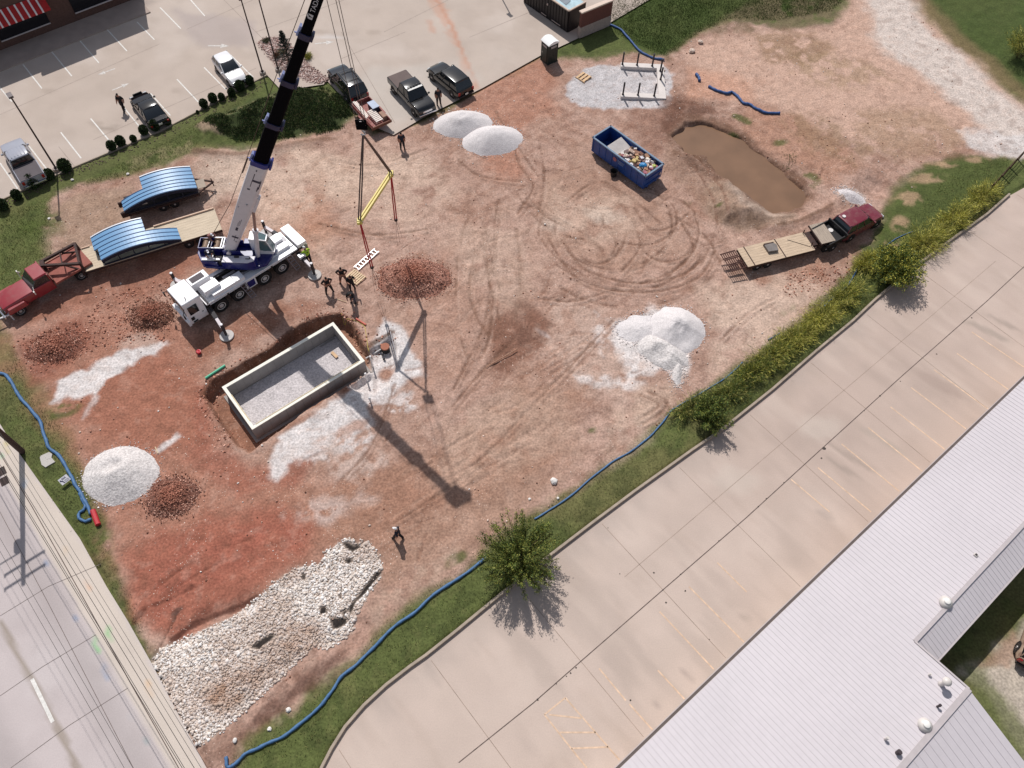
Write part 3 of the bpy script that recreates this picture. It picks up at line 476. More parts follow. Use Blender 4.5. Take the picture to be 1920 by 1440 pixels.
# ================================================================ BUILDINGS
W_=(.60,.57,.59)
M_roof=mat('pale_metal_roof',(215,207,210),.55,var=.035,sc=.25,fine=.02,fsc=3); M_roofrib=mat('roof_rib',(212,204,207),.55,var=.02); M_trim=mat('roof_trim',(196,186,186),.6,var=.06); M_wallm=mat('warehouse_wall',(170,160,152),.8); M_gut=mat('dark_gutter',(104,92,88),.7)
def bld(q,w,z): return (6.15+_dv[0]*q+_mv[0]*w, 4.2+_dv[1]*q+_mv[1]*w, z)
WH=thing('warehouse','long low warehouse with a pale ribbed metal roof beside the concrete parking area','warehouse',(0,0,0))
HE,HR,HR2=2.75,3.319,3.65
def slab(name,corners,t,mt,rib_dir=None,rib=None):
    m=MB(); a=[Vector(c) for c in corners]; m.add([*a,*[v-Vector((0,0,t)) for v in a]],[(0,1,2,3),(7,6,5,4),(0,4,5,1),(1,5,6,2),(2,6,7,3),(3,7,4,0)]); o=obj(name,m,mt,WH)
    if rib:                             # ribs run from edge 0-1 towards edge 3-2
        r=MB(); L=(a[1]-a[0]).length; n=int(L/rib)
        for k in range(1,n):
            p=a[0].lerp(a[1],k/n); q=a[3].lerp(a[2],k/n); r.bar(p+Vector((0,0,.006)),q+Vector((0,0,.006)),.025,.024)
        obj('roof_ribs',r,M_roofrib,o,kind=None)
    return o
QA=16.75; qend=44; DA=5.6; DA2=7.05; DB=8.85; DB2=16
slab('roof',[bld(QA,-.02,HE),bld(qend,-.02,HE),bld(qend,DA,HR),bld(QA,DA,HR)],.08,M_roof,rib=.3)
slab('roof',[bld(QA,DA+.01,HR),bld(qend,DA+.01,HR),bld(qend,DA2,HR-.55),bld(QA,DA2,HR-.55)],.08,M_roof,rib=.3)
slab('roof',[bld(-16,-.02,HE),bld(QA-.01,-.02,HE),bld(QA-.01,DB,HR2),bld(-16,DB,HR2)],.08,M_roof,rib=.3)
slab('roof',[bld(-16,DB+.01,HR2),bld(QA-.01,DB+.01,HR2),bld(QA-.6,DB2,HR2-1.6),bld(-16,DB2,HR2-1.6)],.08,M_roof,rib=.42)
t=MB(); t.bar(bld(-16,DB,HR2+.03),bld(QA,DB,HR2+.03),.3,.04); t.bar(bld(QA,DA,HR+.03),bld(qend,DA,HR+.03),.22,.04); t.bar(bld(QA,DA,HR+.02),bld(QA,DB,HR2+.02),.1,.08); obj('ridge_cap',t,M_trim,WH)
t=MB(); t.bar(bld(QA,DA2+.06,HR-.62),bld(qend,DA2+.06,HR-.62),.12,.12); obj('gutter',t,M_trim,WH)
t=MB(); t.bar(bld(-16,-.1,HE-.06),bld(qend,-.1,HE-.06),.14,.1); obj('gutter',t,M_gut,WH); t=MB(); t.bar(bld(-16,-.2,HE-.03),bld(qend,-.2,HE-.03),.035,.12); obj('gutter_lip',t,M_trim,WH)
for nm,a,b,h in (('front_wall',(-16,.3),(qend,.3),HE-.1),('back_wall',(QA,DA2-.3),(qend,DA2-.3),HR-.7),('side_wall',(QA-.3,DA2),(QA-.3,DB2-.5),1.9),('back_wall',(-16,DB2-.5),(QA-.3,DB2-.5),1.9)):
    m=MB(); p=bld(*a,h/2); q=bld(*b,h/2); m.bar(p,q,.15,h); obj(nm,m,M_wallm,WH)
def roofz(q,w): 
    if q>QA: return HE+(HR-HE)*w/DA
    return HE+(HR2-HE)*w/DB
M_galv=mat('galvanised_vent',(222,214,208),.4,metal=.0,var=.06); M_dvent=mat('dark_vent_pipe',(70,60,64),.6)
def onroof(u,v):
    z=3.3
    for _ in range(4):
        g=G(u,v,z); q=(g[0]-6.15)*_dv[0]+(g[1]-4.2)*_dv[1]; w=(g[0]-6.15)*_mv[0]+(g[1]-4.2)*_mv[1]; z=roofz(q,w)
    return Vector((g[0],g[1],z))
for u,v in ((1733,1360),(1772,1130)):
    p=onroof(u,v); m=MB(); m.lathe([(.33,0),(.36,.05),(.37,.12),(.30,.2),(.29,.22),(.2,.27),(.06,.31),(.01,.315)],p,20); vo=obj('round_vent',m,M_galv,WH,smooth=True); m=MB(); m.lathe([(.16,.0),(.2,.02),(.16,.05),(.01,.06)],p+Vector((0,0,.29)),16); obj('vent_cap',m,mat('bright_cap',(250,246,240),.4,var=.02),vo,smooth=True)
p=onroof(1764,1283); m=MB(); m.lathe([(.16,0),(.13,.05),(.12,.5),(.12,.62)],p,14); vo=obj('vent_stack',m,M_galv,WH,smooth=True); m=MB(); m.lathe([(.2,.6),(.24,.66),(.24,.72),(.14,.82),(.01,.85)],p,16); obj('stack_cap',m,M_galv,vo,smooth=True)
for (u,v),r,h,mt in (((1757,1325),.06,.25,M_dvent),((1659,1386),.07,.22,M_galv),((1682,1412),.11,.2,M_dvent),((1741,1266),.05,.12,M_galv)):
    p=onroof(u,v); m=MB(); m.tube([p,p+Vector((0,0,h))],r,10); m.tube([p+Vector((0,0,h)),p+Vector((.04,.03,h+.1))],r*1.25,10); obj('vent_pipe',m,mt,WH)
p=onroof(1829,1041); m=MB(); m.box(p+Vector((0,0,.04)),(.2,.2,.1),_ang); vo=obj('vent_frame',m,M_galv,WH); m=MB(); m.box(p+Vector((0,0,.1)),(.12,.12,.03),_ang); obj('opening',m,M_dvent,vo)
# restaurant, facing the car park
_a2=D(38.7); rd=np.array([math.cos(_a2),math.sin(_a2)]); rn=np.array([rd[1],-rd[0]])
def rb(q,n,z): b=np.array([-44.37,62.42])+rd*q+rn*(n+76.45-76.45); return (b[0],b[1],z)
RB=thing('brick_building','dark brick shop building with red and white striped awning behind the sidewalk','building')
M_brick=mat('dark_brown_brick',(96,70,62),.9,var=.2,sc=6,fine=.15,fsc=20); M_flat=mat('flat_roof_membrane',(180,172,166),.9); M_glassd=mat('dark_window_glass',(22,22,28),.08,var=0,spec=.6); M_red=mat('red_awning_canvas',(176,34,36),.8,var=.1); M_wh=mat('white_canvas',(236,226,226),.8,var=.05)
BH=6.4
m=MB(); m.add([rb(-30,-2.85,0),rb(13.6,-2.85,0),rb(13.6,-22,0),rb(-30,-22,0),rb(-30,-2.85,BH),rb(13.6,-2.85,BH),rb(13.6,-22,BH),rb(-30,-22,BH)],[(3,2,1,0),(4,5,6,7),(0,1,5,4),(1,2,6,5),(2,3,7,6),(3,0,4,7)]); obj('wall',m,M_brick,RB)
m=MB(); m.add([rb(-29.6,-3.2,BH+.02),rb(13.2,-3.2,BH+.02),rb(13.2,-21.6,BH+.02),rb(-29.6,-21.6,BH+.02)],[(0,1,2,3)]); obj('roof',m,M_flat,RB)
m=MB(); m.bar(rb(-30,-2.9,BH+.1),rb(13.6,-2.9,BH+.1),.35,.2); m.bar(rb(13.5,-2.9,BH+.1),rb(13.5,-22,BH+.1),.3,.18); m.bar(rb(3.2,-2.7,BH+.35),rb(8.3,-2.7,BH+.35),.3,.9); obj('parapet',m,mat('parapet_coping',(200,190,182),.8),RB)
for q0,q1 in ((-12,-6.5),(-6,-.6),(0,4.6),(7.0,12.9)):
    m=MB(); m.bar(rb(q0,-2.82,1.75),rb(q1,-2.82,1.75),.06,1.7); wo=obj('window',m,M_glassd,RB); m=MB(); m.bar(rb(q0,-2.8,.86),rb(q1,-2.8,.86),.16,.1); obj('sill',m,M_trim,wo)
for q0,q1 in ((-12,5.1),):
    m=MB(); a=[rb(q0,-2.78,3.5),rb(q1,-2.78,3.5),rb(q1,-1.95,2.6),rb(q0,-1.95,2.6)]; m.add([*a,rb(q0,-1.95,2.4),rb(q1,-1.95,2.4),rb(q0,-2.78,2.4),rb(q1,-2.78,2.4)],[(0,1,2,3),(3,2,5,4),(0,3,4,6),(1,7,5,2)]); aw=obj('awning',m,M_red,RB)
    m=MB(); k=q0+.2
    while k<q1-.2:
        m.add([rb(k,-2.77,3.505),rb(k+.16,-2.77,3.505),rb(k+.16,-1.945,2.61),rb(k,-1.945,2.61)],[(0,1,2,3)]); m.add([rb(k,-1.94,2.61),rb(k+.16,-1.94,2.61),rb(k+.16,-1.94,2.4),rb(k,-1.94,2.4)],[(0,1,2,3)]); k+=.62
    obj('white_stripes',m,M_wh,aw)
m=MB(); m.add([rb(-30,-2.85,.1),rb(13,-2.85,.1),rb(13,-.0,.1),rb(-30,-.0,.1),rb(-30,-.0,-.1),rb(13,-.0,-.1)],[(0,1,2,3),(3,2,5,4)]); o=obj('sidewalk',m,mat('sidewalk_concrete',(176,158,148),.9,var=.1,sc=1)); tag(o,'raised concrete sidewalk in front of the dark brick building','sidewalk'); o['kind']='structure'
# trash enclosure at the top edge
EN=thing('dumpster_enclosure','brick and stone walled trash enclosure with black metal gates at the car park corner','enclosure')
def at2(o,a,q,n,z=0): a=D(a); return (o[0]+math.cos(a)*q-math.sin(a)*n,o[1]+math.sin(a)*q+math.cos(a)*n,z)
wo=G2((1083,69)); m=MB(); m.bar(at2(wo,34,0,-.15,.55),at2(wo,34,3.7,-.15,.55),.34,1.1); sw=obj('stone_base',m,mat('stone_base',(176,158,150),.9,var=.15,sc=5,bump=.4),EN)
m=MB(); m.bar(at2(wo,34,.03,-.15,1.83),at2(wo,34,3.67,-.15,1.83),.3,1.46); obj('brick_wall',m,mat('red_brown_brick',(112,70,62),.9,var=.15,sc=9,fine=.15,fsc=30),EN)
m=MB(); m.bar(at2(wo,34,-.06,-.15,2.63),at2(wo,34,3.76,-.15,2.63),.46,.14); obj('coping',m,mat('cream_coping',(226,204,188),.8,var=.06),EN,bevel=.03)
M_blk=mat('black_gate_metal',(30,24,28),.5,var=.1); go=G2((1063,62))
m=MB(); m.bar(at2(go,131,.0,-.04,1.15),at2(go,131,6.3,-.04,1.15),.08,2.2); [m.bar(at2(go,131,k,.03,.1),at2(go,131,k,.03,2.2),.06,.06) for k in np.arange(.05,6.3,.4)]; g_=obj('gate',m,M_blk,EN); M_lb=mat('pale_latch',(196,176,168),.6); obj('latch_bar',MB().bar(at2(go,131,.9,.09,.35),at2(go,131,2.1,.09,.35),.05,.06),M_lb,g_); obj('latch_bar',MB().bar(at2(go,131,2.9,.09,.35),at2(go,131,3.6,.09,.35),.05,.06),M_lb,g_); obj('latch',MB().box(at2(go,131,2.8,.08,1.6),(.12,.08,.2),D(131)),M_lb,g_)
m=MB(); m.bar(at2(go,131,-.02,-.1,1.15),at2(go,131,-.02,-2.2,1.15),.08,2.2); obj('gate',m,M_blk,EN)
m=MB(); m.bar(at2(go,131,-.02,-.02,2.3),at2(go,131,6.3,-.02,2.3),.16,.1); m.bar(at2(go,131,.0,.0,2.3),at2(go,131,.0,-2.2,2.3),.16,.1); obj('top_rail',m,mat('tan_rail',(204,182,166),.7),EN)
m=MB(); m.add([at2(go,131,.1,-.12,2.2),at2(go,131,3.2,-.12,2.2),at2(go,131,3.2,-2.1,2.26),at2(go,131,.1,-2.1,2.26)],[(0,1,2,3)]); m.add([at2(go,131,.9,-.5,2.24),at2(go,131,2.4,-.6,2.24),at2(go,131,2.2,-1.5,2.28),at2(go,131,1.1,-1.3,2.28)],[(0,1,2,3)],1); obj('container_lid',m,[mat('pale_blue_lid',(168,196,206),.5,var=.2,sc=2),mat('grey_lid_patch',(112,124,136),.5,var=.2)],EN)
# basement foundation
FC=[G2(p) for p in [(416,726),(625,604),(684,677),(473,806)]]; ZT=.42; ZF=-.93
FC=[(x*(CAMH-ZT)/CAMH,y*(CAMH-ZT)/CAMH) for x,y in FC]
FD=thing('foundation','open rectangular concrete basement foundation set in the red soil pit','foundation')
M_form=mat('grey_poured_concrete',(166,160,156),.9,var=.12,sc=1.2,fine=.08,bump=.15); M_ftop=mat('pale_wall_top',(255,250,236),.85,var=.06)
cx=sum(p[0] for p in FC)/4; cy=sum(p[1] for p in FC)/4
def inset(P,t):
    out=[]; n=len(P)
    for i in range(n):
        a=np.array(P[i-1]);b=np.array(P[i]);c=np.array(P[(i+1)%n]); u=(b-a)/np.linalg.norm(b-a); v=(c-b)/np.linalg.norm(c-b); n1=np.array([u[1],-u[0]]); n2=np.array([v[1],-v[0]]); k=(n1+n2)/(1+n1.dot(n2)); 
        if k.dot(np.array([cx,cy])-b)<0: k=-k
        out.append(tuple(b+k*t))
    return out
FI=inset(FC,.22)
for i in range(4):
    j=(i+1)%4; m=MB(); m.prism([FC[i],FC[j],FI[j],FI[i]],ZF-.3,ZT-.02); w_=obj('wall',m,M_form,FD)
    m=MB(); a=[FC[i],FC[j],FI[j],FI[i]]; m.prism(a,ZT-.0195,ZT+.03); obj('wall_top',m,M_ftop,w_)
    m=MB(); L=np.array(FC[j])-np.array(FC[i]); nn=max(2,int(np.linalg.norm(L)/.6))
    for k in range(1,nn):
        p=np.array(FC[i])+L*k/nn; q=np.array(FI[i])+(np.array(FI[j])-np.array(FI[i]))*k/nn; o_=(p-q)/np.linalg.norm(p-q)*.004
        for s_,sg in ((p,1),(q,-1)): 
            c=s_+o_*sg; m.bar((c[0],c[1],ZF+.15),(c[0],c[1],ZT-.06),.02,.008,up=(L[0],L[1],0))
    m.bar((FC[i][0],FC[i][1],ZF+.14),(FC[j][0],FC[j][1],ZF+.14),.03,.02); m.bar((FI[i][0],FI[i][1],ZF+.14),(FI[j][0],FI[j][1],ZF+.14),.03,.02)
    obj('form_seams',m,mat('seam_line',(134,126,118),.9),w_)
m=MB()
for i in range(4):
    j=(i+1)%4; FJ=inset(FC,.42); FO=inset(FC,-.2); m.prism([FI[i],FI[j],FJ[j],FJ[i]],ZF-.1,ZF+.06); m.prism([FO[i],FO[j],FC[j],FC[i]],ZF-.2,ZF+.02)
obj('footing_ledge',m,M_form,FD)
i=3;m=MB(); a=Vector((*FI[2],ZT+.02)); b=Vector((*FI[3],ZT+.02)); m.bar(a+(b-a)*.02,a+(b-a)*.98,.05,.07); a=Vector((*FI[3],ZT+.02)); b=Vector((*FI[0],ZT+.02)); m.bar(a+(b-a)*.12,a+(b-a)*.8,.06,.08); obj('sill_boards',m,mat('pale_lumber',(226,206,170),.8,var=.08,sc=4),FD)
def gfloor(name,PW,z,mt,amp=.05,sp=.12):
    PA=np.array(PW); x0,y0=PA.min(0); x1,y1=PA.max(0); gx,gy=np.meshgrid(np.arange(x0,x1,sp),np.arange(y0,y1,sp),indexing='ij'); gx=gx.ravel();gy=gy.ravel();k=sdpoly(PW,gx,gy)<-sp*.4
    pts=[Vector(p) for p in PW]+[Vector((a,b)) for a,b in zip(gx[k],gy[k])]; r=delaunay_2d_cdt(pts,[],[list(range(len(PW)))],1,1e-5)
    v=np.array([(p[0],p[1],z) for p in r[0]]); v[:,2]+=amp*(fbm(v[:,0],v[:,1],.5,4,33)-.5)*2+amp*(fbm(v[:,0],v[:,1],2,2,34)-.5)*2
    f=np.array([q for q in r[2] if len(q)==3]); return obj(name,npm(v,f),mt,None,smooth=True)
def npm(v,f):
    me=bpy.data.meshes.new('m'); me.from_pydata([tuple(q) for q in v],[],[tuple(int(a) for a in q) for q in f]); return me
M_grey=mat('grey_crushed_gravel',(208,200,200),.95,var=.1,sc=1.2,fine=.25,fsc=8,bump=1,bsc=9)
gf=gfloor('gravel_floor',inset(FC,.2),ZF+.08,M_grey,.03); tag(gf,'grey gravel floor spread inside the basement foundation','gravel',kind='stuff')
m=MB(); a=G(622,660,ZF+.16); b=G(632,670,ZF+.16); m.bar(a,b,.22,.05); o=obj('plywood_board',m,mat('tan_plywood',(222,186,148),.8,var=.08)); tag(o,'short tan plywood board lying on the gravel inside the foundation','board')
# L shaped footing with steel posts
FT=thing('footing','low U shaped pale concrete footing on grey gravel with steel posts standing in it','footing'); M_fc=mat('pale_concrete_footing',(226,216,210),.85,var=.06,sc=1.5)
o_=np.array(G2((1163,186))); dx=np.array(G2((1248,190)))-o_; Lx=np.linalg.norm(dx); dx/=Lx; dy=np.array([-dx[1],dx[0]]); Ly=np.linalg.norm(np.array(G2((1163,122)))-o_)
def ft(a,b): p=o_+dx*a+dy*b; return (p[0],p[1])
m=MB(); m.prism([ft(0,0),ft(Lx,0),ft(Lx,Ly),ft(.1,Ly),ft(.1,Ly-.6),ft(Lx-.65,Ly-.6),ft(Lx-.65,.6),ft(0,.6)],-.1,.3); obj('concrete',m,M_fc,FT,bevel=.015)
M_post=mat('dark_steel_post',(44,36,40),.6,var=.2)
for a,b in ((.25,Ly-.28),(1.6,Ly-.3),(3.0,Ly-.32),(Lx-.35,Ly-1.0),(Lx-.38,Ly-2.2),(.2,.28),(1.55,.3),(3.0,.3)):
    p=ft(a,b); m=MB(); m.box((p[0],p[1],.3+.62),(.13,.13,1.3)); m.box((p[0],p[1],.31),(.2,.2,.025)); obj('steel_post',m,M_post,FT)
# ================================================================ PILES, STONES
def pile(name,label,cat,p,rx,ry,h,ang,mt,seed,prof=1.25,na=.12,crater=None,rough=.05,n=72,nr=34,group=None,ridge=None,kind=None):
    c=G(*p); z0=gz(c[0],c[1])-.06; ca,sa=math.cos(D(ang)),math.sin(D(ang)); V=[];
    th=np.linspace(0,2*np.pi,n,endpoint=False); ed=1+na*2*(fbm(np.cos(th)*2+9,np.sin(th)*2+9,.9,4,seed)-.5)
    rr=np.linspace(0,1,nr); Rr,T=np.meshgrid(rr,th,indexing='ij'); Ed=ed[None,:]; x=Rr*Ed*rx*np.cos(T); y=Rr*Ed*ry*np.sin(T)
    z=h*np.clip(1-np.power(Rr,prof),0,1); z=np.where(Rr<.12,z-0*h,z)
    z=z-h*.10*np.exp(-(Rr/.16)**2)
    if ridge: z=z+h*ridge*np.exp(-((y-.15*ry)/(.22*ry))**2)*np.clip(1-Rr,0,1)
    if crater:
        for (qx,qy,qr,qd) in crater: z=z-qd*np.exp(-(((x-qx)**2+(y-qy)**2)/(qr*qr))**1.5)
    X_=c[0]+x*ca-y*sa; Y_=c[1]+x*sa+y*ca
    z=z+rough*(fbm(X_,Y_,.45,4,seed+3)-.5)*2.6*np.clip(1.15-Rr,0,1)+h*.18*(fbm(X_,Y_,1.2,3,seed+5)-.5)*np.clip(1.1-Rr,0,1)
    V=np.stack([X_-c[0],Y_-c[1],z],-1).reshape(-1,3); q=[]
    for i in range(nr-1):
        for k in range(n): q.append((i*n+k,(i+1)*n+k,(i+1)*n+(k+1)%n,i*n+(k+1)%n))
    o=npmesh(name,V,np.array(q),mt,smooth=True); o.location=(c[0],c[1],z0); tag(o,label,cat,group,kind)
    o['_r']=0; del o['_r']
    return o,V+np.array([c[0],c[1],z0])
ICO=None
def rocks(name,pts,sizes,cols,mt,parent=None,label=None,cat=None,flat=.7,seed=1,kind='stuff'):
    global ICO
    if ICO is None:
        bm=bmesh.new(); bmesh.ops.create_icosphere(bm,subdivisions=1,radius=1); ICO=(np.array([v.co[:] for v in bm.verts]),np.array([[v.index for v in f.verts] for f in bm.faces])); bm.free()
    rg=np.random.default_rng(seed); n=len(pts); V,Fc=ICO; nv=len(V)
    J=rg.uniform(.72,1.2,(n,nv,1)); S=np.asarray(sizes)[:,None,None]*np.stack([rg.uniform(.7,1.3,n),rg.uniform(.7,1.2,n),rg.uniform(.5,.9,n)*flat/.7],-1)[:,None,:]
    v=V[None]*J*S; a=rg.uniform(0,6.28,n); t=rg.uniform(-.5,.5,n); ca,sa,ct,st=np.cos(a),np.sin(a),np.cos(t),np.sin(t)
    x=v[...,0]; y=v[...,1]*ct[:,None]-v[...,2]*st[:,None]; z=v[...,1]*st[:,None]+v[...,2]*ct[:,None]
    v=np.stack([x*ca[:,None]-y*sa[:,None],x*sa[:,None]+y*ca[:,None],z],-1)+np.asarray(pts)[:,None,:]
    f=(Fc[None]+(np.arange(n)*nv)[:,None,None]).reshape(-1,3); c=np.repeat(np.asarray(cols),nv,0)
    o=npmesh(name,v.reshape(-1,3),f,mt,c,parent=parent,kind=kind)
    if label: tag(o,label,cat,kind=kind)
    return o
M_stone=mat('loose_stone',(200,190,180),.9,var=.15,sc=4,vcol=True,spec=.2); M_soilp=mat('clod_soil',(120,84,70),.97,var=.22,sc=2,fine=.35,fsc=7,bump=1,bsc=5,spec=.1)
def pick(cols,n,seed,j=.12): rg=np.random.default_rng(seed); C=np.array([lin(c) for c in cols]); return C[rg.integers(len(C),size=n)]*rg.uniform(1-j*2,1+j*2,(n,1))
M_gpile=mat('white_gravel_pile',(224,217,216),.95,var=.04,sc=1.5,fine=.16,fsc=11,bump=.55,bsc=11,spec=.2)
M_gpile2=mat('grey_white_gravel_pile',(218,211,208),.95,var=.05,sc=1.5,fine=.26,fsc=8,bump=1,bsc=8,spec=.2)
M_rimst=M_stone
_gp=[]
_gp.append(pile('gravel_pile','rear heap of white gravel at the concrete corner, partly behind its twin','gravel pile',(868,233),2.75,1.9,1.25,8,M_gpile,11,1.35,.05,rough=.03,group='white gravel heaps by the parked cars'))
_gp.append(pile('gravel_pile','front rounded heap of white gravel lapping onto its twin by the car park','gravel pile',(923,263),2.75,1.95,1.2,10,M_gpile,12,1.35,.05,rough=.03,group='white gravel heaps by the parked cars'))
_gp.append(pile('gravel_pile','round white gravel heap with scooped top beside the blue hose','gravel pile',(226,890),2.55,2.15,1.15,-8,M_gpile2,13,1.1,.07,crater=((-.55,.3,.55,.3),(-.15,.4,.4,.2)),rough=.05))
_gp.append(pile('gravel_pile','tallest round white gravel heap with a carved face on the tan soil','gravel pile',(1268,618),2.15,2.15,1.2,-20,M_gpile,14,1.2,.09,crater=((.55,-.75,.75,.3),(.1,-.25,.3,.12)),rough=.05))
_gp.append(pile('gravel_pile','low white gravel heap with a scooped front below the tallest white heap','gravel pile',(1240,660),2.0,1.3,.85,-38,M_gpile2,15,1.15,.14,crater=((.1,-.2,.6,.35),),rough=.05))
_gp.append(pile('gravel_pile','narrow white gravel tongue trailing toward the grass strip','gravel pile',(1270,695),.42,1.35,.35,-8,M_gpile2,16,1.2,.14,rough=.04))
_gp.append(pile('gravel_pile','spread fan of white gravel dragged out to the left of the tallest heap','gravel pile',(1200,618),1.9,1.4,.4,15,M_gpile,17,1.1,.2,rough=.04))
_gp.append(pile('gravel_pile','small grey gravel heap behind the maroon pickup','gravel pile',(1594,368),1.35,.8,.45,-35,M_grey,18,1.1,.12,rough=.05))
def rim(o,V,n,seed):
    rg=np.random.default_rng(seed); r=V[-72*4:]; k=rg.integers(len(r),size=n); w=r[k]+rg.normal(0,.2,(n,3))*[1,1,0]; w[:,2]=height(w[:,0],w[:,1])+.02; rocks('foot_stones',w-np.array(o.location),rg.uniform(.02,.06,n),pick([(240,234,232),(222,214,212),(206,194,188)],n,seed),M_stone,o,seed=seed)
def clods(par,V,n,h0,cols,s0,s1,seed):
    rg=np.random.default_rng(seed); k=rg.integers(len(V),size=n); w=V[k]+rg.normal(0,.26,(n,3))*[1,1,.12]; s=rg.uniform(0,1,n)**2.5*(s1-s0)+s0
    c=w-np.array(par.location); return rocks('clods',c,s,pick(cols,n,seed),M_stone,par,seed=seed)
for k_,(o_,V_) in enumerate(_gp): rim(o_,V_,260,300+k_)
RC=[(176,118,98),(204,146,124),(146,98,82),(220,174,154),(124,84,72),(190,132,110)]
for args,n,seed,cols in (((('soil_pile','broad mound of red broken rock in the middle of the site','soil pile',(776,522),2.95,2.0,.95,3,mat('red_rubble_soil',(160,114,98),.97,var=.25,sc=1.5,fine=.35,fsc=7,bump=1,bsc=5),21,1.0,.1)),7500,31,RC),
    ((('soil_pile','dark brown soil mound beside the front of the crane','soil pile',(284,592),1.75,1.45,.75,0,M_soilp,22,1.0,.14)),4000,32,RC[:5]+[(110,86,70)]),
    ((('soil_pile','rough red clay mound near the left edge below the red truck','soil pile',(106,650),2.1,1.5,.6,10,mat('red_clay_soil',(136,86,70),.97,var=.25,sc=1.5,fine=.35,fsc=7,bump=1,bsc=5),23,1.0,.14)),4500,33,RC),
    ((('soil_pile','low dark clod mound beside the scooped white gravel heap','soil pile',(322,932),1.75,1.55,.55,0,mat('dark_red_soil',(128,86,72),.97,var=.25,sc=1.5,fine=.35,fsc=7,bump=1,bsc=5),24,1.0,.16)),4000,34,RC[:5])):
    o,V=pile(*args,rough=.16); clods(o,V,n,0,cols,.015,.062,seed)
# riprap of pale stones
x0,y0=np.array(RIPW).min(0); x1,y1=np.array(RIPW).max(0); rg=np.random.default_rng(3); N=34000
px_=rg.uniform(x0,x1,N); py_=rg.uniform(y0,y1,N); sd=sdpoly(RIPW,px_,py_); k=sd<rg.normal(-.02,.08,N)
for f_ in FAB: k&=sdpoly([G2(p) for p in f_],px_,py_)>.05
px_,py_=px_[k],py_[k]; n=len(px_); s_=rg.uniform(.035,.09,n)*(1+.5*(rg.random(n)>.93)); brown=sdline([G2(p) for p in [(420,1310),(500,1245),(575,1195)]],px_,py_)
cc=pick([(240,232,226),(226,216,208),(250,244,240),(214,200,190),(232,218,206)],n,5,.05); w_=(np.clip(1.5-brown/1.0,0,1)*.75*(fbm(px_,py_,.9,3,77)+.3))[:,None]+(.35*sm(.5,.7,fbm(px_,py_,2,3,78)))[:,None]; w_=np.clip(w_,0,.9); cc=cc*(1-w_)+lin((172,136,112))*w_
rocks('riprap_stones',np.stack([px_,py_,height(px_,py_)+s_*.35],1),s_,cc,M_stone,None,'wide bed of pale broken riprap stones beside the road edge','stones',seed=5)
# loose stones over the whole site
N=9000; px_=rg.uniform(-40,45,N); py_=rg.uniform(9,72,N); k=sdpoly(SITEW,px_,py_)<.3
for Q in (PONDW,inset(FC,-.3)): k&=sdpoly(Q,px_,py_)>.2
px_,py_=px_[k],py_[k]; dens=fbm(px_,py_,3,4,91)+.12*(px_<-12); k=rg.random(len(px_))<sm(.38,.62,dens); px_,py_=px_[k],py_[k]; n=len(px_); s_=.018+.065*rg.random(n)**4
rocks('loose_stones',np.stack([px_,py_,height(px_,py_)+s_*.3],1),s_,pick([(226,206,192),(206,170,150),(180,130,110),(236,226,218),(150,106,88),(120,84,70)],n,9),M_stone,None,'small loose pale stones scattered over the graded soil','stones',seed=9)
def rubble(label,px,n,s0,s1,cols,seed):
    Q=[G2(p) for p in px]; A=np.array(Q); x=rg.uniform(A[:,0].min(),A[:,0].max(),n*3); y=rg.uniform(A[:,1].min(),A[:,1].max(),n*3); k=np.where(sdpoly(Q,x,y)<rg.normal(0,.15,n*3))[0][:n]; x=x[k];y=y[k];s=s0+(s1-s0)*rg.random(len(x))**2.5
    rocks('rubble',np.stack([x,y,height(x,y)+s*.3],1),s,pick(cols,len(x),seed),M_stone,None,label,'rubble',seed=seed)
rubble('reddish stone rubble along the pit edge beside the foundation',[(365,740),(400,700),(520,645),(600,575),(670,590),(700,650),(740,610),(745,640),(690,670),(650,620),(560,615),(420,690),(400,760),(450,840),(420,850),(380,790)],1500,.02,.1,RC,51)
rubble('scattered red clods in front of the crane and red truck',[(180,560),(330,520),(330,640),(240,640),(60,700),(30,640),(160,600)],1500,.02,.09,RC,52)
rubble('brown stone clods around the end of the burgundy truck',[(1470,510),(1540,500),(1600,500),(1560,530),(1470,560)],350,.02,.09,RC,53)
rubble('pinkish stones on the shrub island in the car park',[(484,80),(500,70),(530,70),(560,100),(580,125),(616,150),(600,157),(585,155),(555,140),(525,125),(505,105)],3200,.05,.1,[(206,186,178),(176,146,138),(150,116,108),(226,206,198)],54)
rubble('dark lava stones in the long shrub bed along the car park kerb',[(-60,408),(60,355),(140,318),(300,252),(420,188),(495,148),(500,160),(430,196),(300,262),(140,332),(0,394),(-60,420)],2600,.04,.08,[(112,92,88),(96,78,76),(128,106,102)],55)
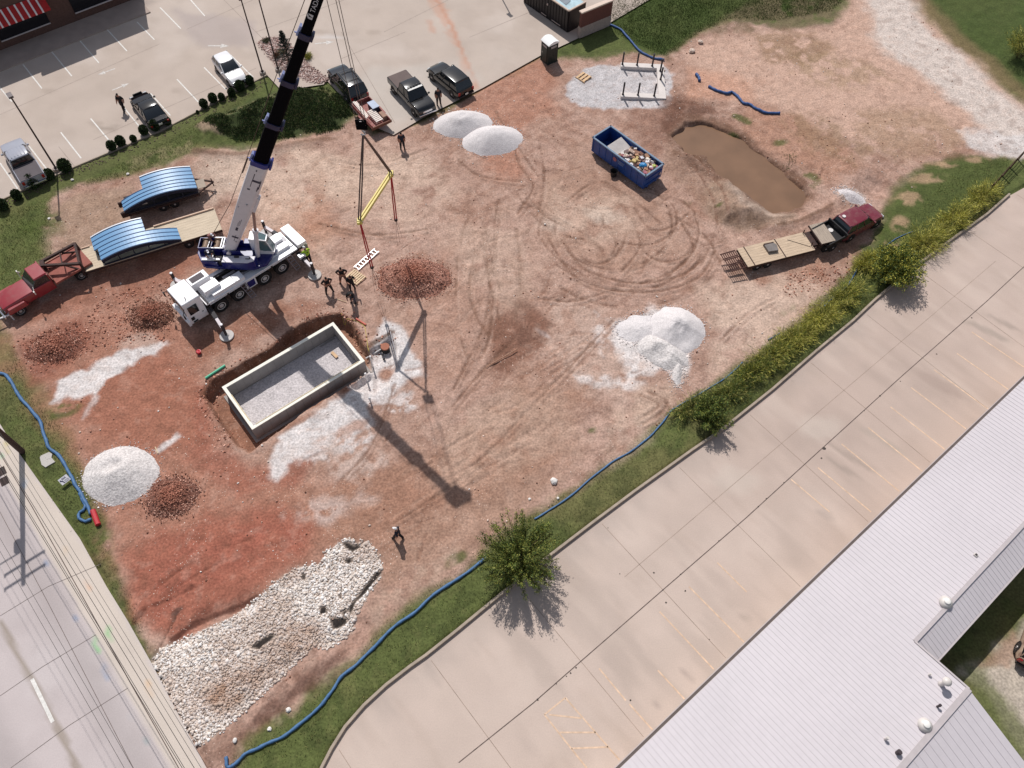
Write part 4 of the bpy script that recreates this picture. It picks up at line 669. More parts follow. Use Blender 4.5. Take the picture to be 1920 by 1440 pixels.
# larger single boulders and lumps
M_bld=mat('pale_boulder',(222,200,184),.9,var=.15,sc=3,bump=.4)
for i_,(p,r,lb,c) in enumerate((((1313,80),.42,'larger pale boulder at the top of the soil lane',0),((1297,97),.5,'flat pale boulder just below the larger one at the top lane',0),((1038,903),.4,'crumpled white plastic scrap beside the grass strip',1),((1046,935),.18,'white lump on the grass near the big bush',1),((993,936),.14,'small white lump beside the top of the big bush',1),((541,1331),.26,'pale concrete block on the grass near the blue hose',1),((505,1367),.22,'white scrap on the grass beside the curved hose',1),((441,1388),.25,'torn white bag beside the riprap corner',1),((1762,286),.14,'white stone at the edge of the upper grass',0),((240,327),.22,'white board scrap on the grass strip left of the blue arches',1),((136,338),.22,'pale flat scrap near the lamp post shadow',1),((93,411),.18,'white scrap on the grass left of the trailers',1),((150,810),.12,'round pale stone near the gravel heap',0),((1709,352),.1,'small white stone near the grassy bank',0),((1172,340),.1,'white stone near the blue dumpster',0),((300,600-20),.16,'brown lump in front of the crane cab',2),((312,597),.22,'round dark boulder beside the crane bumper',2),((1055,215),.08,'white stone below the gravel sheet',0),((148,870-20),.14,'tan stone beside the gravel heap base',0),((1429,625),.1,'white litter scrap near the hedge',1))):
    c_=G(*p); m=MB(); m.ball((0,0,r*.3),r*.6,8,sq=(1,.75+random.random()*.4,.6),jit=.22); o=obj('boulder' if c!=1 else 'litter_scrap',m,[M_bld,mat('white_scrap',(236,230,224),.7,var=.1),mat('brown_boulder',(124,92,78),.95,var=.2,bump=.4)][c]); o.location=(c_[0],c_[1],gz(c_[0],c_[1])); o.rotation_euler.z=random.random()*6; tag(o,lb,'boulder' if c!=1 else 'litter')
# muddy water
m=MB(); wat=inset(PONDW,.0)
cx,cy=np.mean(PONDW,0); ws=gfloor('muddy_water',[tuple(q) for q in PONDW],-.28,None,0,.5) if False else None
pw=[Vector((x,y)) for x,y in PONDX]; r_=delaunay_2d_cdt(pw,[],[list(range(len(pw)))],1,1e-5)
o=obj('muddy_water',npm([(q[0],q[1],-.24) for q in r_[0]],r_[2]),mat('muddy_water',(132,101,78),.3,var=.12,sc=.5,spec=.4,bump=.04,bsc=2)); o['kind']='structure'
# ================================================================ VEGETATION
def leafmesh(name,C,Dr,L,Wd,cols,mt,parent=None,kind=None):
    """one pointed quad leaf per centre C along direction Dr"""
    n=len(C); Dr=Dr/np.linalg.norm(Dr,axis=1,keepdims=True); rg=np.random.default_rng(n); A=rg.normal(size=(n,3)); S=np.cross(Dr,A); S/=np.linalg.norm(S,axis=1,keepdims=True); L=np.asarray(L)[:,None]; Wd=np.asarray(Wd)[:,None]
    Nn=np.cross(Dr,S); v=np.stack([C,C+Dr*L*.5+S*Wd+Nn*Wd*.4,C+Dr*L,C+Dr*L*.5-S*Wd+Nn*Wd*.4],1).reshape(-1,3); f=np.arange(n*4).reshape(n,4); return npmesh(name,v,f,mt,np.repeat(cols,4,0),parent=parent,kind=kind)
M_leaf=mat('leaf',(80,100,50),.6,var=0,vcol=True,spec=.3); M_wood=mat('bark',(86,66,50),.9,var=.2)
def shrub(name,label,p,h,r,ns,nl,cols,seed,ll=.16,lw=.035,spread=1.0,group=None,cat='shrub',stemr=.02,up=.6,dz=0,loc=None,sq=(1,1),jit=None):
    rg=np.random.default_rng(seed); c=loc or G(*p); z=gz(c[0],c[1]); t=thing(name,label,cat,(c[0],c[1],z),0,group); C=[];Dd=[];LL=[];m=MB()
    for s_ in range(ns):
        a=rg.uniform(0,6.283); e=rg.uniform(.05,1)**.6*spread; hh=h*(1-.42*e*e)*rg.uniform(.75,1.05); q=r*e
        P0=np.array([math.cos(a)*.12*r,math.sin(a)*.12*r,0]); P1=np.array([math.cos(a)*q*.45,math.sin(a)*q*.45,hh*.6]); P2=np.array([math.cos(a)*q,math.sin(a)*q,hh])+rg.normal(0,.06*r,3)
        if s_<40: m.tube([P0,P1,P2],[stemr,stemr*.7,stemr*.3],4,cap=False)
        k=nl; tt=rg.uniform(.15,1,k)**.75; B=(1-tt)[:,None]**2*P0+(2*(1-tt)*tt)[:,None]*P1+(tt**2)[:,None]*P2; ax=(P2-P1)/np.linalg.norm(P2-P1)
        B=B+rg.normal(0,jit or .05+.035*r,(k,3)); d=ax*up+rg.normal(0,.55,(k,3)); C.append(B);Dd.append(d);LL.append(rg.uniform(.6,1.3,k)*ll)
    C=np.concatenate(C);Dd=np.concatenate(Dd);LL=np.concatenate(LL); C[:,2]=np.maximum(C[:,2],.04); n=len(C); C[:,0]*=sq[0]; C[:,1]*=sq[1]; m.v=[(q[0]*sq[0],q[1]*sq[1],q[2]) for q in m.v]; t.rotation_euler.z=D(37) if sq[0]!=1 else 0
    cc=pick(cols,n,seed,.12); cl=vn(C[:,0]+seed,C[:,1],.5,4)+.4*vn(C[:,2],C[:,0],.4,5); cc=cc*(.65+.5*cl)[:,None]
    obj('stems',m,M_wood,t,fix=False); leafmesh('leaves',C,Dd,LL,LL*lw/ll,cc,M_leaf,t); return t
DG=[(84,104,52),(104,120,56),(66,86,42),(126,134,62),(150,150,76)]; YG=[(172,168,68),(196,188,84),(138,144,60),(212,202,106),(112,122,52)]; MG=[(70,96,44),(54,78,38),(92,112,56)]
shrub('large_bush','largest dark green bush with upright fronds at the kerb','',3.8,2.75,150,210,DG+[(140,140,66)],41,.13,.022,loc=G(972,1060),stemr=.03,jit=.075,up=.9)
shrub('bush','dark green bush casting a leafy shadow at the middle of the kerb','',2.1,1.5,70,130,DG,42,.14,.026,jit=.07,loc=G(1330,790))
shrub('bush','broad dark bush by the kerb nearest the burgundy truck','',2.6,2.1,130,150,DG[:3]+YG[:2],43,.18,.028,loc=G(1668,520))
for i_,(p,h,r,ns,c,lb) in enumerate((((1735,466),2.0,1.7,60,YG,'yellow green reed clump just above the broad dark bush on the kerb strip'),((1790,420),1.8,1.4,50,YG,'tall yellow green clump in the upper part of the hedge row'),((1838,378),1.6,1.3,45,YG,'topmost yellow reed clump near the wooden fence end'),((1590,560),1.6,1.3,45,YG+DG[:2],'mixed green clump below the broad dark bush'),((1545,600),1.4,1.4,45,YG,'low yellowish grass clump beside the exposed blue hose'),((1500,636),1.3,1.3,45,YG,'feathery yellow grass clump halfway down the strip'),((1452,672),1.5,1.5,55,YG+DG,'shaggy clump with dark lower side on the strip'),((1415,705),1.2,1.2,45,DG+YG[:1],'olive grass clump beside the wide bend of the kerb strip'),((1370,742),1.2,1.2,45,DG,'low green clump just above the leafy shadow bush'),((1915,110),3.2,2.0,60,YG+DG,'yellow green shrub at the right edge of the upper lawn'),((1300,770),1.1,1.0,35,DG,'small green clump touching the left of the leafy shadow bush'),((1630,500),1.2,1.0,35,YG,'small yellow clump at the left foot of the broad dark bush'))):
    shrub('reed_clump' if c!=DG else 'bush',lb,'',h*(.62 if i_!=9 else .9),r*1.05,int(ns*1.6),60,c+[(214,204,116)],60+i_,.34,.011,loc=G(p[0]-6,p[1]-2),group='shrubs and reeds along the kerb strip' if i_!=9 else None,up=.9,stemr=.012,sq=(2.1,.85) if i_!=9 else (1,1))
# clipped round shrubs
HB=[((8,392),.42),((35,372),.36),((66,350),.5),((96,334),.38),((126,320),.48),((212,280),.36),((229,272),.38),((252,265),.26),((272,251),.36),((293,243),.4),((316,233),.3),((371,212),.12),((384,201),.34),((401,191),.36),((417,187),.28),((436,180),.32),((452,169),.4),((470,158),.36),((510,-40),.3)]
sh0=None
for i_,(p,r) in enumerate(HB[:-1]):
    c=G(*p); 
    if sh0 is None:
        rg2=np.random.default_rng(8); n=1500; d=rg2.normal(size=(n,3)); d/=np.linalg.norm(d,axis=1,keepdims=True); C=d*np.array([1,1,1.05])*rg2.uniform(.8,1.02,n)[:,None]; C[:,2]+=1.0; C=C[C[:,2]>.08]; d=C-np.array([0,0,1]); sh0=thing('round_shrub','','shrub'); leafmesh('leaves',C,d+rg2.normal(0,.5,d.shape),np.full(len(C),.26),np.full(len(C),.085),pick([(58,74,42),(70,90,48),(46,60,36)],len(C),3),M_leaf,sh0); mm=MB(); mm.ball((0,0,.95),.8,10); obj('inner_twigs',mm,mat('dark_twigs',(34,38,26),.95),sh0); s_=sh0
    else: s_=copytree(sh0)
    s_.location=(c[0],c[1],0); s_.scale=(r*.98,r*.98,r*1.15); s_.rotation_euler.z=i_*1.3
    L_lab=['clipped round shrub behind the tail of the silver pickup at the left edge','clipped shrub second from the left edge in the kerb bed','large clipped shrub in the shade behind the silver pickup','clipped shrub just left of the left lamp base','tall clipped shrub just right of the left lamp base','clipped shrub left of the pair in the middle of the kerb bed','clipped shrub right of the pair in the middle of the kerb bed','small clipped shrub between the pair and the black sedan','round clipped shrub below the empty bay left of the black sedan','clipped shrub directly behind the black sedan','small clipped shrub at the right rear corner of the black sedan','tiny young shrub alone on the dark stones','clipped shrub first in the row right of the tiny young shrub','taller clipped shrub second in the row right of the tiny young shrub','small clipped shrub third in the row right of the tiny one','clipped shrub fourth in the row right of the tiny one','large clipped shrub behind the white hatchback','clipped shrub last before the second lamp base']
    tag(s_,L_lab[i_],'shrub','clipped shrubs in the kerb bed')
# conifer on the island, small shrubs
def conifer(p,h,r):
    c=G(*p); t=thing('conifer_tree','young dark conifer on the stony island behind the crane boom','tree',(c[0],c[1],0)); m=MB(); m.tube([(0,0,0),(0,0,h)],[.07,.01],6); obj('trunk',m,M_wood,t); C=[];Dd=[];rg=np.random.default_rng(6)
    for k in range(60):
        z=h*(.08+.9*(k/60)); L=r*(1-k/62)*rg.uniform(.7,1.1); a=k*2.4; n=60; tt=rg.random(n); d=np.array([math.cos(a),math.sin(a),.25]); B=np.array([0,0,z])+d*L*tt[:,None]; C.append(B+rg.normal(0,.03,(n,3))); Dd.append(d+rg.normal(0,.7,(n,3)))
    C=np.concatenate(C);Dd=np.concatenate(Dd); leafmesh('foliage',C,Dd,np.full(len(C),.16),np.full(len(C),.02),pick([(58,66,60),(72,80,70),(46,54,50)],len(C),2),M_leaf,t)
conifer((543,122),3.5,1.25)
for i_,(p,h,r,c,lb) in enumerate((((500,78),.4,.4,[(92,92,70),(110,106,80)],'low grey green shrub at the left tip of the stony island'),((521,108),.6,.4,[(140,104,80),(110,80,60)],'brown ornamental grass left of the conifer'),((577,108),.55,.5,YG,'yellow round shrub on the stony island right of the boom'),((530,100),.5,.4,[(176,158,120),(150,136,96)],'pale dry shrub at the foot of the conifer'))):
    shrub('small_shrub',lb,'',h,r,40,60,c,90+i_,.09,.012,loc=G(*p),group='small shrubs on the island',stemr=.008)
# weeds on the mound and grass blades
def ground_leaves(name,label,cat,Q,n,l0,l1,w,cols,seed,zfn=None,up=1.2,avoid=None,dens=None):
    A=np.array(Q); rg=np.random.default_rng(seed); x=rg.uniform(A[:,0].min(),A[:,0].max(),n); y=rg.uniform(A[:,1].min(),A[:,1].max(),n); k=sdpoly(Q,x,y)<rg.normal(-.05,.12,n)
    for a_ in avoid or (): k&=sdpoly(a_,x,y)>.15
    x=x[k];y=y[k]
    if dens is not None: k=rg.random(len(x))<sm(dens,dens+.2,fbm(x,y,1.5,4,seed)); x=x[k];y=y[k]
    z=height(x,y); n=len(x); d=np.stack([rg.normal(0,.6,n),rg.normal(0,.6,n),np.full(n,up)],1); L=rg.uniform(l0,l1,n)*(.6+.9*vn(x,y,.8,seed)); cl=.7+.6*vn(x,y,1.1,seed+1)
    o=leafmesh(name,np.stack([x,y,z-.01],1),d,L,np.full(n,w),pick(cols,n,seed,.1)*cl[:,None],M_leaf,kind='stuff'); tag(o,label,cat,kind='stuff')
ground_leaves('weed_cover','thick green weeds covering the low mound behind the crane boom','weeds',inset(MW,.3),52000,.08,.24,.035,[(86,104,60),(72,92,52),(104,122,70),(60,78,46),(134,130,92)],71,up=.9,dens=.3)
ground_leaves('tall_grass','ragged yellow green tall grass filling between the shrubs on the kerb strip','grass',[G2(p) for p in [(1330,790),(1380,735),(1440,672),(1500,622),(1560,562),(1620,508),(1680,468),(1740,430),(1800,390),(1860,345),(1885,350),(1840,395),(1780,440),(1700,500),(1640,548),(1600,590),(1530,648),(1450,715),(1360,790)]],17000,.22,.5,.011,YG+[(206,198,112),(96,110,50)],78,up=1.5)
GRC=[(114,126,66),(92,108,54),(142,144,82),(160,152,98),(72,88,46)]
stripR=[G2(p) for p in [(430,1440),(470,1385),(540,1340),(600,1290),(660,1245),(715,1170),(780,1118),(830,1085),(895,1035),(1000,960),(1080,910),(1190,834),(1300,745),(1440,645),(1500,596),(1600,495),(1660,450),(1715,400),(1760,345),(1810,310),(1860,294),(1900,296),(1890,362),(1850,402),(1780,452),(1700,512),(1600,600),(1450,728),(1300,840),(1190,920),(1110,980),(1045,1030),(930,1120),(800,1226),(725,1280),(650,1355),(603,1440)]]
ground_leaves('grass','green grass blades on the strip between the soil and the long kerb','grass',stripR,150000,.06,.16,.016,GRC,72)
ground_leaves('grass','grass blades on the strip between the car park shrubs and the trailers','grass',[G2(p) for p in [(0,405),(150,345),(300,268),(480,175),(380,240),(370,280),(240,330),(150,350),(100,370),(90,430),(100,480),(0,600)]],50000,.06,.15,.016,GRC,73)
ground_leaves('grass','dry grass blades on the verge beside the sidewalk and blue hose','grass',[G2(p) for p in [(0,700),(30,660),(60,730),(120,810),(170,890),(190,960),(205,1040),(240,1110),(280,1220),(200,1090),(150,1000),(70,890),(20,815),(0,770)]],30000,.05,.13,.016,[(92,88,52),(74,76,42),(118,108,72),(140,126,90)],74)
ground_leaves('grass','green lawn blades on the upper lawn beyond the trash enclosure','grass',[G2(p) for p in [(1140,-10),(1146,60),(1250,108),(1310,62),(1370,34),(1450,40),(1560,20),(1600,-10)]],60000,.06,.16,.018,[(76,92,42),(66,82,38),(92,104,50)],75)
ground_leaves('grass','tufts of green weeds scattered on the muddy soil near the water','weeds',[G2(p) for p in [(1360,215),(1410,215),(1500,280),(1560,350),(1530,375),(1440,290)]],7000,.08,.22,.02,[(92,112,50),(76,98,44)],76,dens=.55)
# ================================================================ VEHICLES
M_tyre=mat('tyre_rubber',(38,34,34),.9,var=.15,sc=8); M_rim=mat('steel_rim',(190,186,184),.4,metal=.3,var=.05); M_wrim=mat('white_wheel_disc',(214,208,204),.5,var=.08); M_glass=mat('car_glass',(30,36,42),.06,var=0,spec=.8); M_blackp=mat('black_plastic',(30,28,30),.6,var=.05); M_head=mat('headlamp_glass',(214,216,220),.1,var=0,spec=.8); M_tail=mat('red_lamp_lens',(150,20,26),.2,var=0); M_chr=mat('chrome',(206,206,210),.15,metal=.9,var=0); M_plate=mat('number_plate',(220,218,210),.5)
def paint(n,c,r=.25,dust=.12): return mat(n,c,r,var=.04,coat=.5,dust=(150,128,114),dusta=dust,sc=1.5)
def wheel(par,x,y,r,w,rimm=None,name='wheel',rimr=.62,n=20):
    m=MB(); s=1 if y>0 else -1; m.lathe([(r*.5,-w/2),(r*.93,-w/2),(r,-w/2+.03),(r,w/2-.03),(r*.93,w/2),(r*.62,w/2),(r*.6,w/2-.04)],(0,0,0),n,axis='y'); o=obj(name,m,M_tyre,par,smooth=False); o.location=(x,y,r)
    m=MB(); d=s*(w/2-.02); m.lathe([(r*rimr,d-s*.05),(r*rimr,d),(r*(rimr-.07),d+s*.012),(r*(rimr-.12),d-s*.03),(r*.3,d-s*.02),(r*.22,d+s*.03),(r*.08,d+s*.04),(.001,d+s*.04)],(0,0,0),n,axis='y'); ro=obj('rim',m,rimm or M_rim,o,smooth=False)
    if rimr>.57:
        m=MB(); m.lathe([(r*.34,d-s*.012),(r*.34,d-s*.004),(r*.46,d-s*.004),(r*.46,d-s*.012)],(0,0,0),n,axis='y'); obj('hub_ring',m,M_blackp,ro)
    return o
def ring(x,hw,z0,zb,zt,hwt,n=0):
    """body cross section: sill to shoulder to top"""
    return [Vector((x,-hw*.86,z0)),Vector((x,-hw*.98,z0+.12)),Vector((x,-hw,z0+(zb-z0)*.55)),Vector((x,-hw*.96,zb)),Vector((x,-hwt,zt)),Vector((x,-hwt*.5,zt+.02)),Vector((x,hwt*.5,zt+.02)),Vector((x,hwt,zt)),Vector((x,hw*.96,zb)),Vector((x,hw,z0+(zb-z0)*.55)),Vector((x,hw*.98,z0+.12)),Vector((x,hw*.86,z0))]
def car(name,label,cat,p,heading,L,W,pm,kind='suv',H=1.7,group=None,z=0,wheelr=.36,loc=None,extra=None,sagdust=0):
    """forward is +x"""
    c=loc or G(*p); t=thing(name,label,cat,(c[0],c[1],z),D(heading),group); hw=W/2; h=L/2; zb=.98 if kind!='sedan' else .86; zb=zb*(H/1.7)**.5; g0=.26 if kind!='pickup' else .42
    if kind=='pickup': zb=1.08
    hood=zb+.03; S={'suv':[(-h,.80,zb-.1),(-h+.08,.95,zb),(-h+.5,1,zb),(0,1,zb),(h-1.45,1,zb),(h-.9,.98,hood),(h-.35,.93,hood-.1),(h-.08,.82,hood-.26),(h,.7,hood-.38)],
       'sedan':[(-h,.72,zb-.12),(-h+.12,.9,zb+.02),(-h+.9,1,zb+.04),(0,1,zb),(h-1.5,1,zb),(h-.9,.98,hood-.02),(h-.4,.92,hood-.12),(h-.1,.78,hood-.26),(h,.62,hood-.38)],
       'pickup':[(-h,.97,zb),(-h+.06,1,zb),(-h+.5,1,zb),(0,1,zb),(h-1.5,1,zb),(h-.95,.99,zb+.03),(h-.35,.96,zb),(h-.1,.9,zb-.12),(h,.84,zb-.3)]}[kind]
    m=MB(); bed0,bed1=-h+.08,-h+1.85
    if kind=='pickup':
        cabx=bed1+.05; Sf=[s for s in S if s[0]>cabx]; m.loft([ring(cabx,hw,g0,zb-.1,zb,hw*.9)]+[ring(x,hw*w,g0,z1-.1,z1,hw*w*.9) for x,w,z1 in Sf])
    else: m.loft([ring(x,hw*w,g0+(.12 if abs(x)>h-.15 else 0),z1-.1,z1,hw*w*.88) for x,w,z1 in S])
    body=obj('body',m,pm,t,bevel=.03)
    if kind=='pickup':
        b=MB(); b.box(((bed0+bed1)/2,0,.62),(bed1-bed0,W*.96,.14)); 
        for s in (-1,1): b.box(((bed0+bed1)/2,s*(hw-.05),.86),(bed1-bed0,.1,.5))
        b.box((bed0,0,.86),(.07,W*.97,.52)); b.box((bed1,0,.86),(.06,W*.97,.5)); obj('bed',b,pm,t,bevel=.02)
        if extra!='open':
            b=MB(); b.box(((bed0+bed1)/2,0,1.13),(bed1-bed0+.04,W*.93,.05)); obj('bed_cover',b,mat('bed_cover_grey',(104,88,84),.8,var=.1) if extra!='ribs' else mat('bed_cover_grey2',(92,84,88),.8,var=.08),t,bevel=.02)
    # greenhouse
    if kind=='suv': a0,a1,b0,b1=-h+.12,-h+.55,h-2.15,h-1.35
    elif kind=='sedan': a0,a1,b0,b1=-h+.55,-h+1.35,h-2.25,h-1.45
    else: a0,a1,b0,b1=bed1+.06,bed1+.28,h-2.1,h-1.4
    kw=.92; tw=.76; m=MB(); g=[Vector((a0,-hw*kw,zb-.02)),Vector((b1,-hw*kw*.96,zb-.02)),Vector((b1,hw*kw*.96,zb-.02)),Vector((a0,hw*kw,zb-.02)),Vector((a1,-hw*tw,H-.05)),Vector((b0,-hw*tw,H-.05)),Vector((b0,hw*tw,H-.05)),Vector((a1,hw*tw,H-.05))]
    m.add(g,[(3,2,1,0),(4,5,6,7),(0,1,5,4),(1,2,6,5),(2,3,7,6),(3,0,4,7)]); obj('windows',m,M_glass,t,bevel=.04)
    m=MB(); rr=[]
    for x,w,z1 in ((a1-.06,.9,H-.09),(a1+.06,1.0,H-.03),((a1+b0)/2,1.04,H),(b0-.1,1.0,H-.03),(b0+.04,.92,H-.08)): rr.append([Vector((x,-hw*tw*w*1.03,z1-.06)),Vector((x,-hw*tw*w*.9,z1)),Vector((x,0,z1+.03)),Vector((x,hw*tw*w*.9,z1)),Vector((x,hw*tw*w*1.03,z1-.06))])
    m.loft(rr); ro=obj('roof',m,pm,t,bevel=.02)
    for s in (-1,1):
        for (x0,x1) in ((a0+.05,a1),(b1-.03,b0+.02)): obj('pillar',MB().bar((x0,s*hw*kw*.985,zb-.02),(x1,s*hw*tw*1.0,H-.08),.07,.06),pm,t)
        for f_ in (.36,.68) if kind!='pickup' else (.5,): obj('pillar',MB().bar((a0+(b1-a0)*f_,s*hw*kw*1.0,zb),(a1+(b0-a1)*f_+.02,s*hw*tw*1.01,H-.07),.06,.03),pm,t)
    if kind=='suv' and extra!='norack':
        m=MB(); [m.bar((a1+.2,s*hw*.62,H+.06),(b0-.15,s*hw*.62,H+.06),.04,.04) for s in (-1,1)]; [m.bar((x,-hw*.62,H+.07),(x,hw*.62,H+.07),.05,.03) for x in (a1+.6,b0-.45)]; obj('roof_rack',m,M_blackp,ro)
    if extra=='ribs':
        m=MB(); [m.bar((a1+.1,s*hw*.13,H+.025),(b0-.05,s*hw*.13,H+.02),.06,.03) for s in (-4,-2,0,2,4)]; obj('roof_ribs',m,pm,ro)
    if extra=='visor':
        m=MB(); m.bar((b0+.1,-hw*.72,H-.06),(b0+.1,hw*.72,H-.06),.22,.03); obj('sun_strip',m,mat('pale_visor',(214,212,208),.4),t); [obj('marker_lamp',MB().box((b0-.12,y,H+.05),(.12,.08,.06)),M_blackp,ro) for y in np.linspace(-hw*.6,hw*.6,5)]
    m=MB(); m.box((h-.02,0,.62 if kind!='pickup' else .72),(.06,W*.45,.2)); obj('grille',m,M_blackp if kind!='pickup' else M_chr,t)
    m=MB(); m.box((h+.03,0,.42 if kind!='pickup' else .5),(.14,W*.86,.16)); obj('front_bumper',m,M_chr if kind=='pickup' else M_blackp,t,bevel=.03); m=MB(); m.box((-h-.03,0,.45 if kind!='pickup' else .52),(.14,W*.86,.17)); obj('rear_bumper',m,M_chr if kind=='pickup' else M_blackp,t,bevel=.03)
    for s in (-1,1):
        m=MB(); m.box((h-.13,s*hw*.66,zb-.27),(.14,W*.17,.14)); obj('headlight',m,M_head,t,bevel=.02)
        m=MB(); m.box((-h+.0,s*hw*.8,zb-.18),(.08,W*.1,.28 if kind!='sedan' else .14)); obj('tail_light',m,M_tail,t)
        m=MB(); m.box((b1-.15,s*(hw+.07),zb+.08),(.12,.18,.14)); obj('mirror',m,pm if extra!='blackmirror' else M_blackp,t,bevel=.02)
        for x in (-h+.9 if kind!='pickup' else -h+1.05,h-.85):
            wheel(t,x,s*(hw-.1),wheelr,.22)
            m=MB(); m.lathe([(wheelr+.05,-.03),(wheelr+.05,.03),(wheelr*.4,.03)],(x,s*(hw-.03),wheelr),16,axis='y'); obj('wheel_arch',m,M_blackp,t)
    m=MB(); m.box((-h-.11,0,.62),(.012,.32,.16)); obj('number_plate',m,M_plate,t)
    m=MB(); [m.bar((b1+.02-.0,y0*hw,zb+.03),(b1-.1,(y0+.42)*hw,zb+.09),.02,.015) for y0 in (-.5,.05)]; obj('wipers',m,M_blackp,t)
    return t
def ctr(pts): 
    P_=[G(*p) for p in pts]; return (sum(p[0] for p in P_)/len(P_),sum(p[1] for p in P_)/len(P_),0)
car('pickup_truck','silver grey pickup with covered bed parked at the left edge','pickup',None,127,5.5,1.95,paint('silver_paint',(170,172,184),.25,.05),'pickup',1.8,loc=(-39.3,49.2,0),extra='ribs',wheelr=.38)
car('sedan','black four door sedan parked nose into the car park lane','car',None,127.5,4.75,1.82,paint('black_paint',(12,12,16),.12,.01),'sedan',1.46,loc=(-30.75,56.05,0),extra='norack',wheelr=.34)
car('hatchback','white compact hatchback parked nose toward the shrub bed','car',None,-54,4.15,1.72,paint('white_paint',(240,238,240),.25,.03),'suv',1.5,loc=(-24.72,61.35,0),extra='norack',wheelr=.32)
car('suv','dark blue black suv hitched to the small loaded trailer','car',None,123,4.95,1.9,paint('midnight_blue_paint',(18,26,38),.15,.02),'suv',1.78,loc=(-13.95,59.75,0),wheelr=.38)
car('pickup_truck','black pickup with grey bed cover parked between the two dark suvs','pickup',None,-56,5.45,1.98,paint('black_blue_paint',(18,21,28),.14,.03),'pickup',1.88,loc=(-8.1,58.3,0),extra='visor',wheelr=.4)
car('suv','black suv with rounded tail parked nearest the white gravel heaps','car',None,130,4.75,1.9,paint('black_paint2',(15,17,22),.16,.02),'suv',1.7,loc=(-4.85,60.45,0),extra='norack',wheelr=.37)
# maroon pickup with tray, towing a wooden deck trailer
cr=car('pickup_truck','maroon pickup with black bed rack towing the wooden deck trailer','pickup',None,32,4.6,1.95,paint('maroon_paint',(120,28,48),.4,.25),'suv',1.75,loc=(28.1,43.75,0),extra='norack',wheelr=.4)
m=MB(); m.box((-3.1,0,.95),(2.0,1.95,.14)); m.box((-2.35,0,1.25),(.1,1.95,.5)); [m.box((-3.1,s*.95,1.12),(2.0,.08,.3)) for s in (-1,1)]; m.box((-2.6,0,.6),(1.6,.9,.25)); obj('tray',m,M_blackp,cr); m=MB(); m.lathe([(.2,0),(.2,.02),(.01,.022)],(-2.75,.2,1.03),16); obj('white_lid',m,mat('white_disc',(236,230,226),.5),cr); m=MB(); m.lathe([(.14,0),(.14,.02),(.01,.022)],(-1.55,.35,1.79),16); obj('roof_beacon',m,mat('white_disc',(236,230,226),.5),cr)
[wheel(cr,-3.3,s*.85,.4,.24) for s in (-1,1)]
M_deck=mat('weathered_deck_boards',(206,182,156),.9,var=.16,sc=1.2,stretch=(1,9,1),fine=.1,fsc=8); M_frame=mat('rusty_black_frame',(58,42,40),.8,var=.25,sc=5,dust=(120,70,50),dusta=.4); M_tan=mat('tan_deck_boards',(214,196,172),.9,var=.14,sc=1.2,stretch=(1,9,1))
def deck(par,L,W,z,mt,n=6,name='deck'):
    m=MB(); w=W/n
    for k in range(n): m.box((0,-W/2+w*(k+.5),z),(L,w*.96,.05))
    return obj(name,m,mt,par)
def trailer_common(t,L,W,z,axles,r=.36,tandy=None):
    m=MB(); [m.box((0,s*(W/2-.03),z-.1),(L,.08,.16)) for s in (-1,1)]; [m.box((x,0,z-.1),(.08,W,.1)) for x in np.linspace(-L/2+.04,L/2-.04,7)]; obj('frame',m,M_frame,t)
    for x in axles:
        for s in (-1,1): wheel(t,x,s*(W/2-.14),r,.2)
    for s in (-1,1): obj('fender',MB().box((sum(axles)/len(axles),s*(W/2-.12),r*2+.02),(1.0+.8*(len(axles)-1),.26,.03)),M_blackp,t)
p0=np.array([18.35,39.85]);
RT=thing('flatbed_trailer','long wooden deck trailer with three rusty folding ramps behind the maroon pickup','trailer',(21.1,40.6,0),D(18)); trailer_common(RT,5.75,1.85,.75,(-1.9,-1.0)); deck(RT,5.75,1.9,.82,M_deck,8)
[obj('deck_strap',MB().box((x,0,.86),(.07,1.92,.03)),M_frame,RT) for x in (-2.3,.35)]; obj('deck_chain',MB().bar((1.3,.6,.86),(2.7,-.6,.86),.03,.02),M_frame,RT)
for k,y in enumerate((-.63,0,.63)):
    m=MB(); x0=-2.95-.05*k; 
    for yy in (-.25,.25): m.bar((x0,y+yy,.8),(x0-1.25,y+yy,.72),.06,.08)
    for a in np.linspace(0.05,1.2,8): m.bar((x0-a,y-.25,.8-.06*a),(x0-a,y+.25,.8-.06*a),.05,.06)
    obj('ramp',m,mat('rusty_ramp_steel',(84,54,48),.9,var=.25,sc=5),RT)
m=MB(); m.bar((2.87,.8,.7),(4.1,.0,.62),.1,.12); m.bar((2.87,-.8,.7),(4.1,.0,.62),.1,.12); m.box((3.35,0,.62),(.5,.9,.3)); obj('tongue',m,M_frame,RT)
st=thing('steel_bucket','grey steel bucket box lying on the wooden deck trailer','bucket',(RT.location.x-.45,RT.location.y-.0,.855),D(15)); m=MB(); m.prism([(-.35,-.35),(.45,-.4),(.55,.15),(.4,.4),(-.4,.35)],0,.22); obj('bucket_shell',m,mat('worn_grey_steel',(124,116,112),.6,var=.2,sc=3),st,bevel=.02); m=MB(); m.box((0,.42,.12),(.8,.1,.22)); obj('cutting_edge',m,M_frame,st)
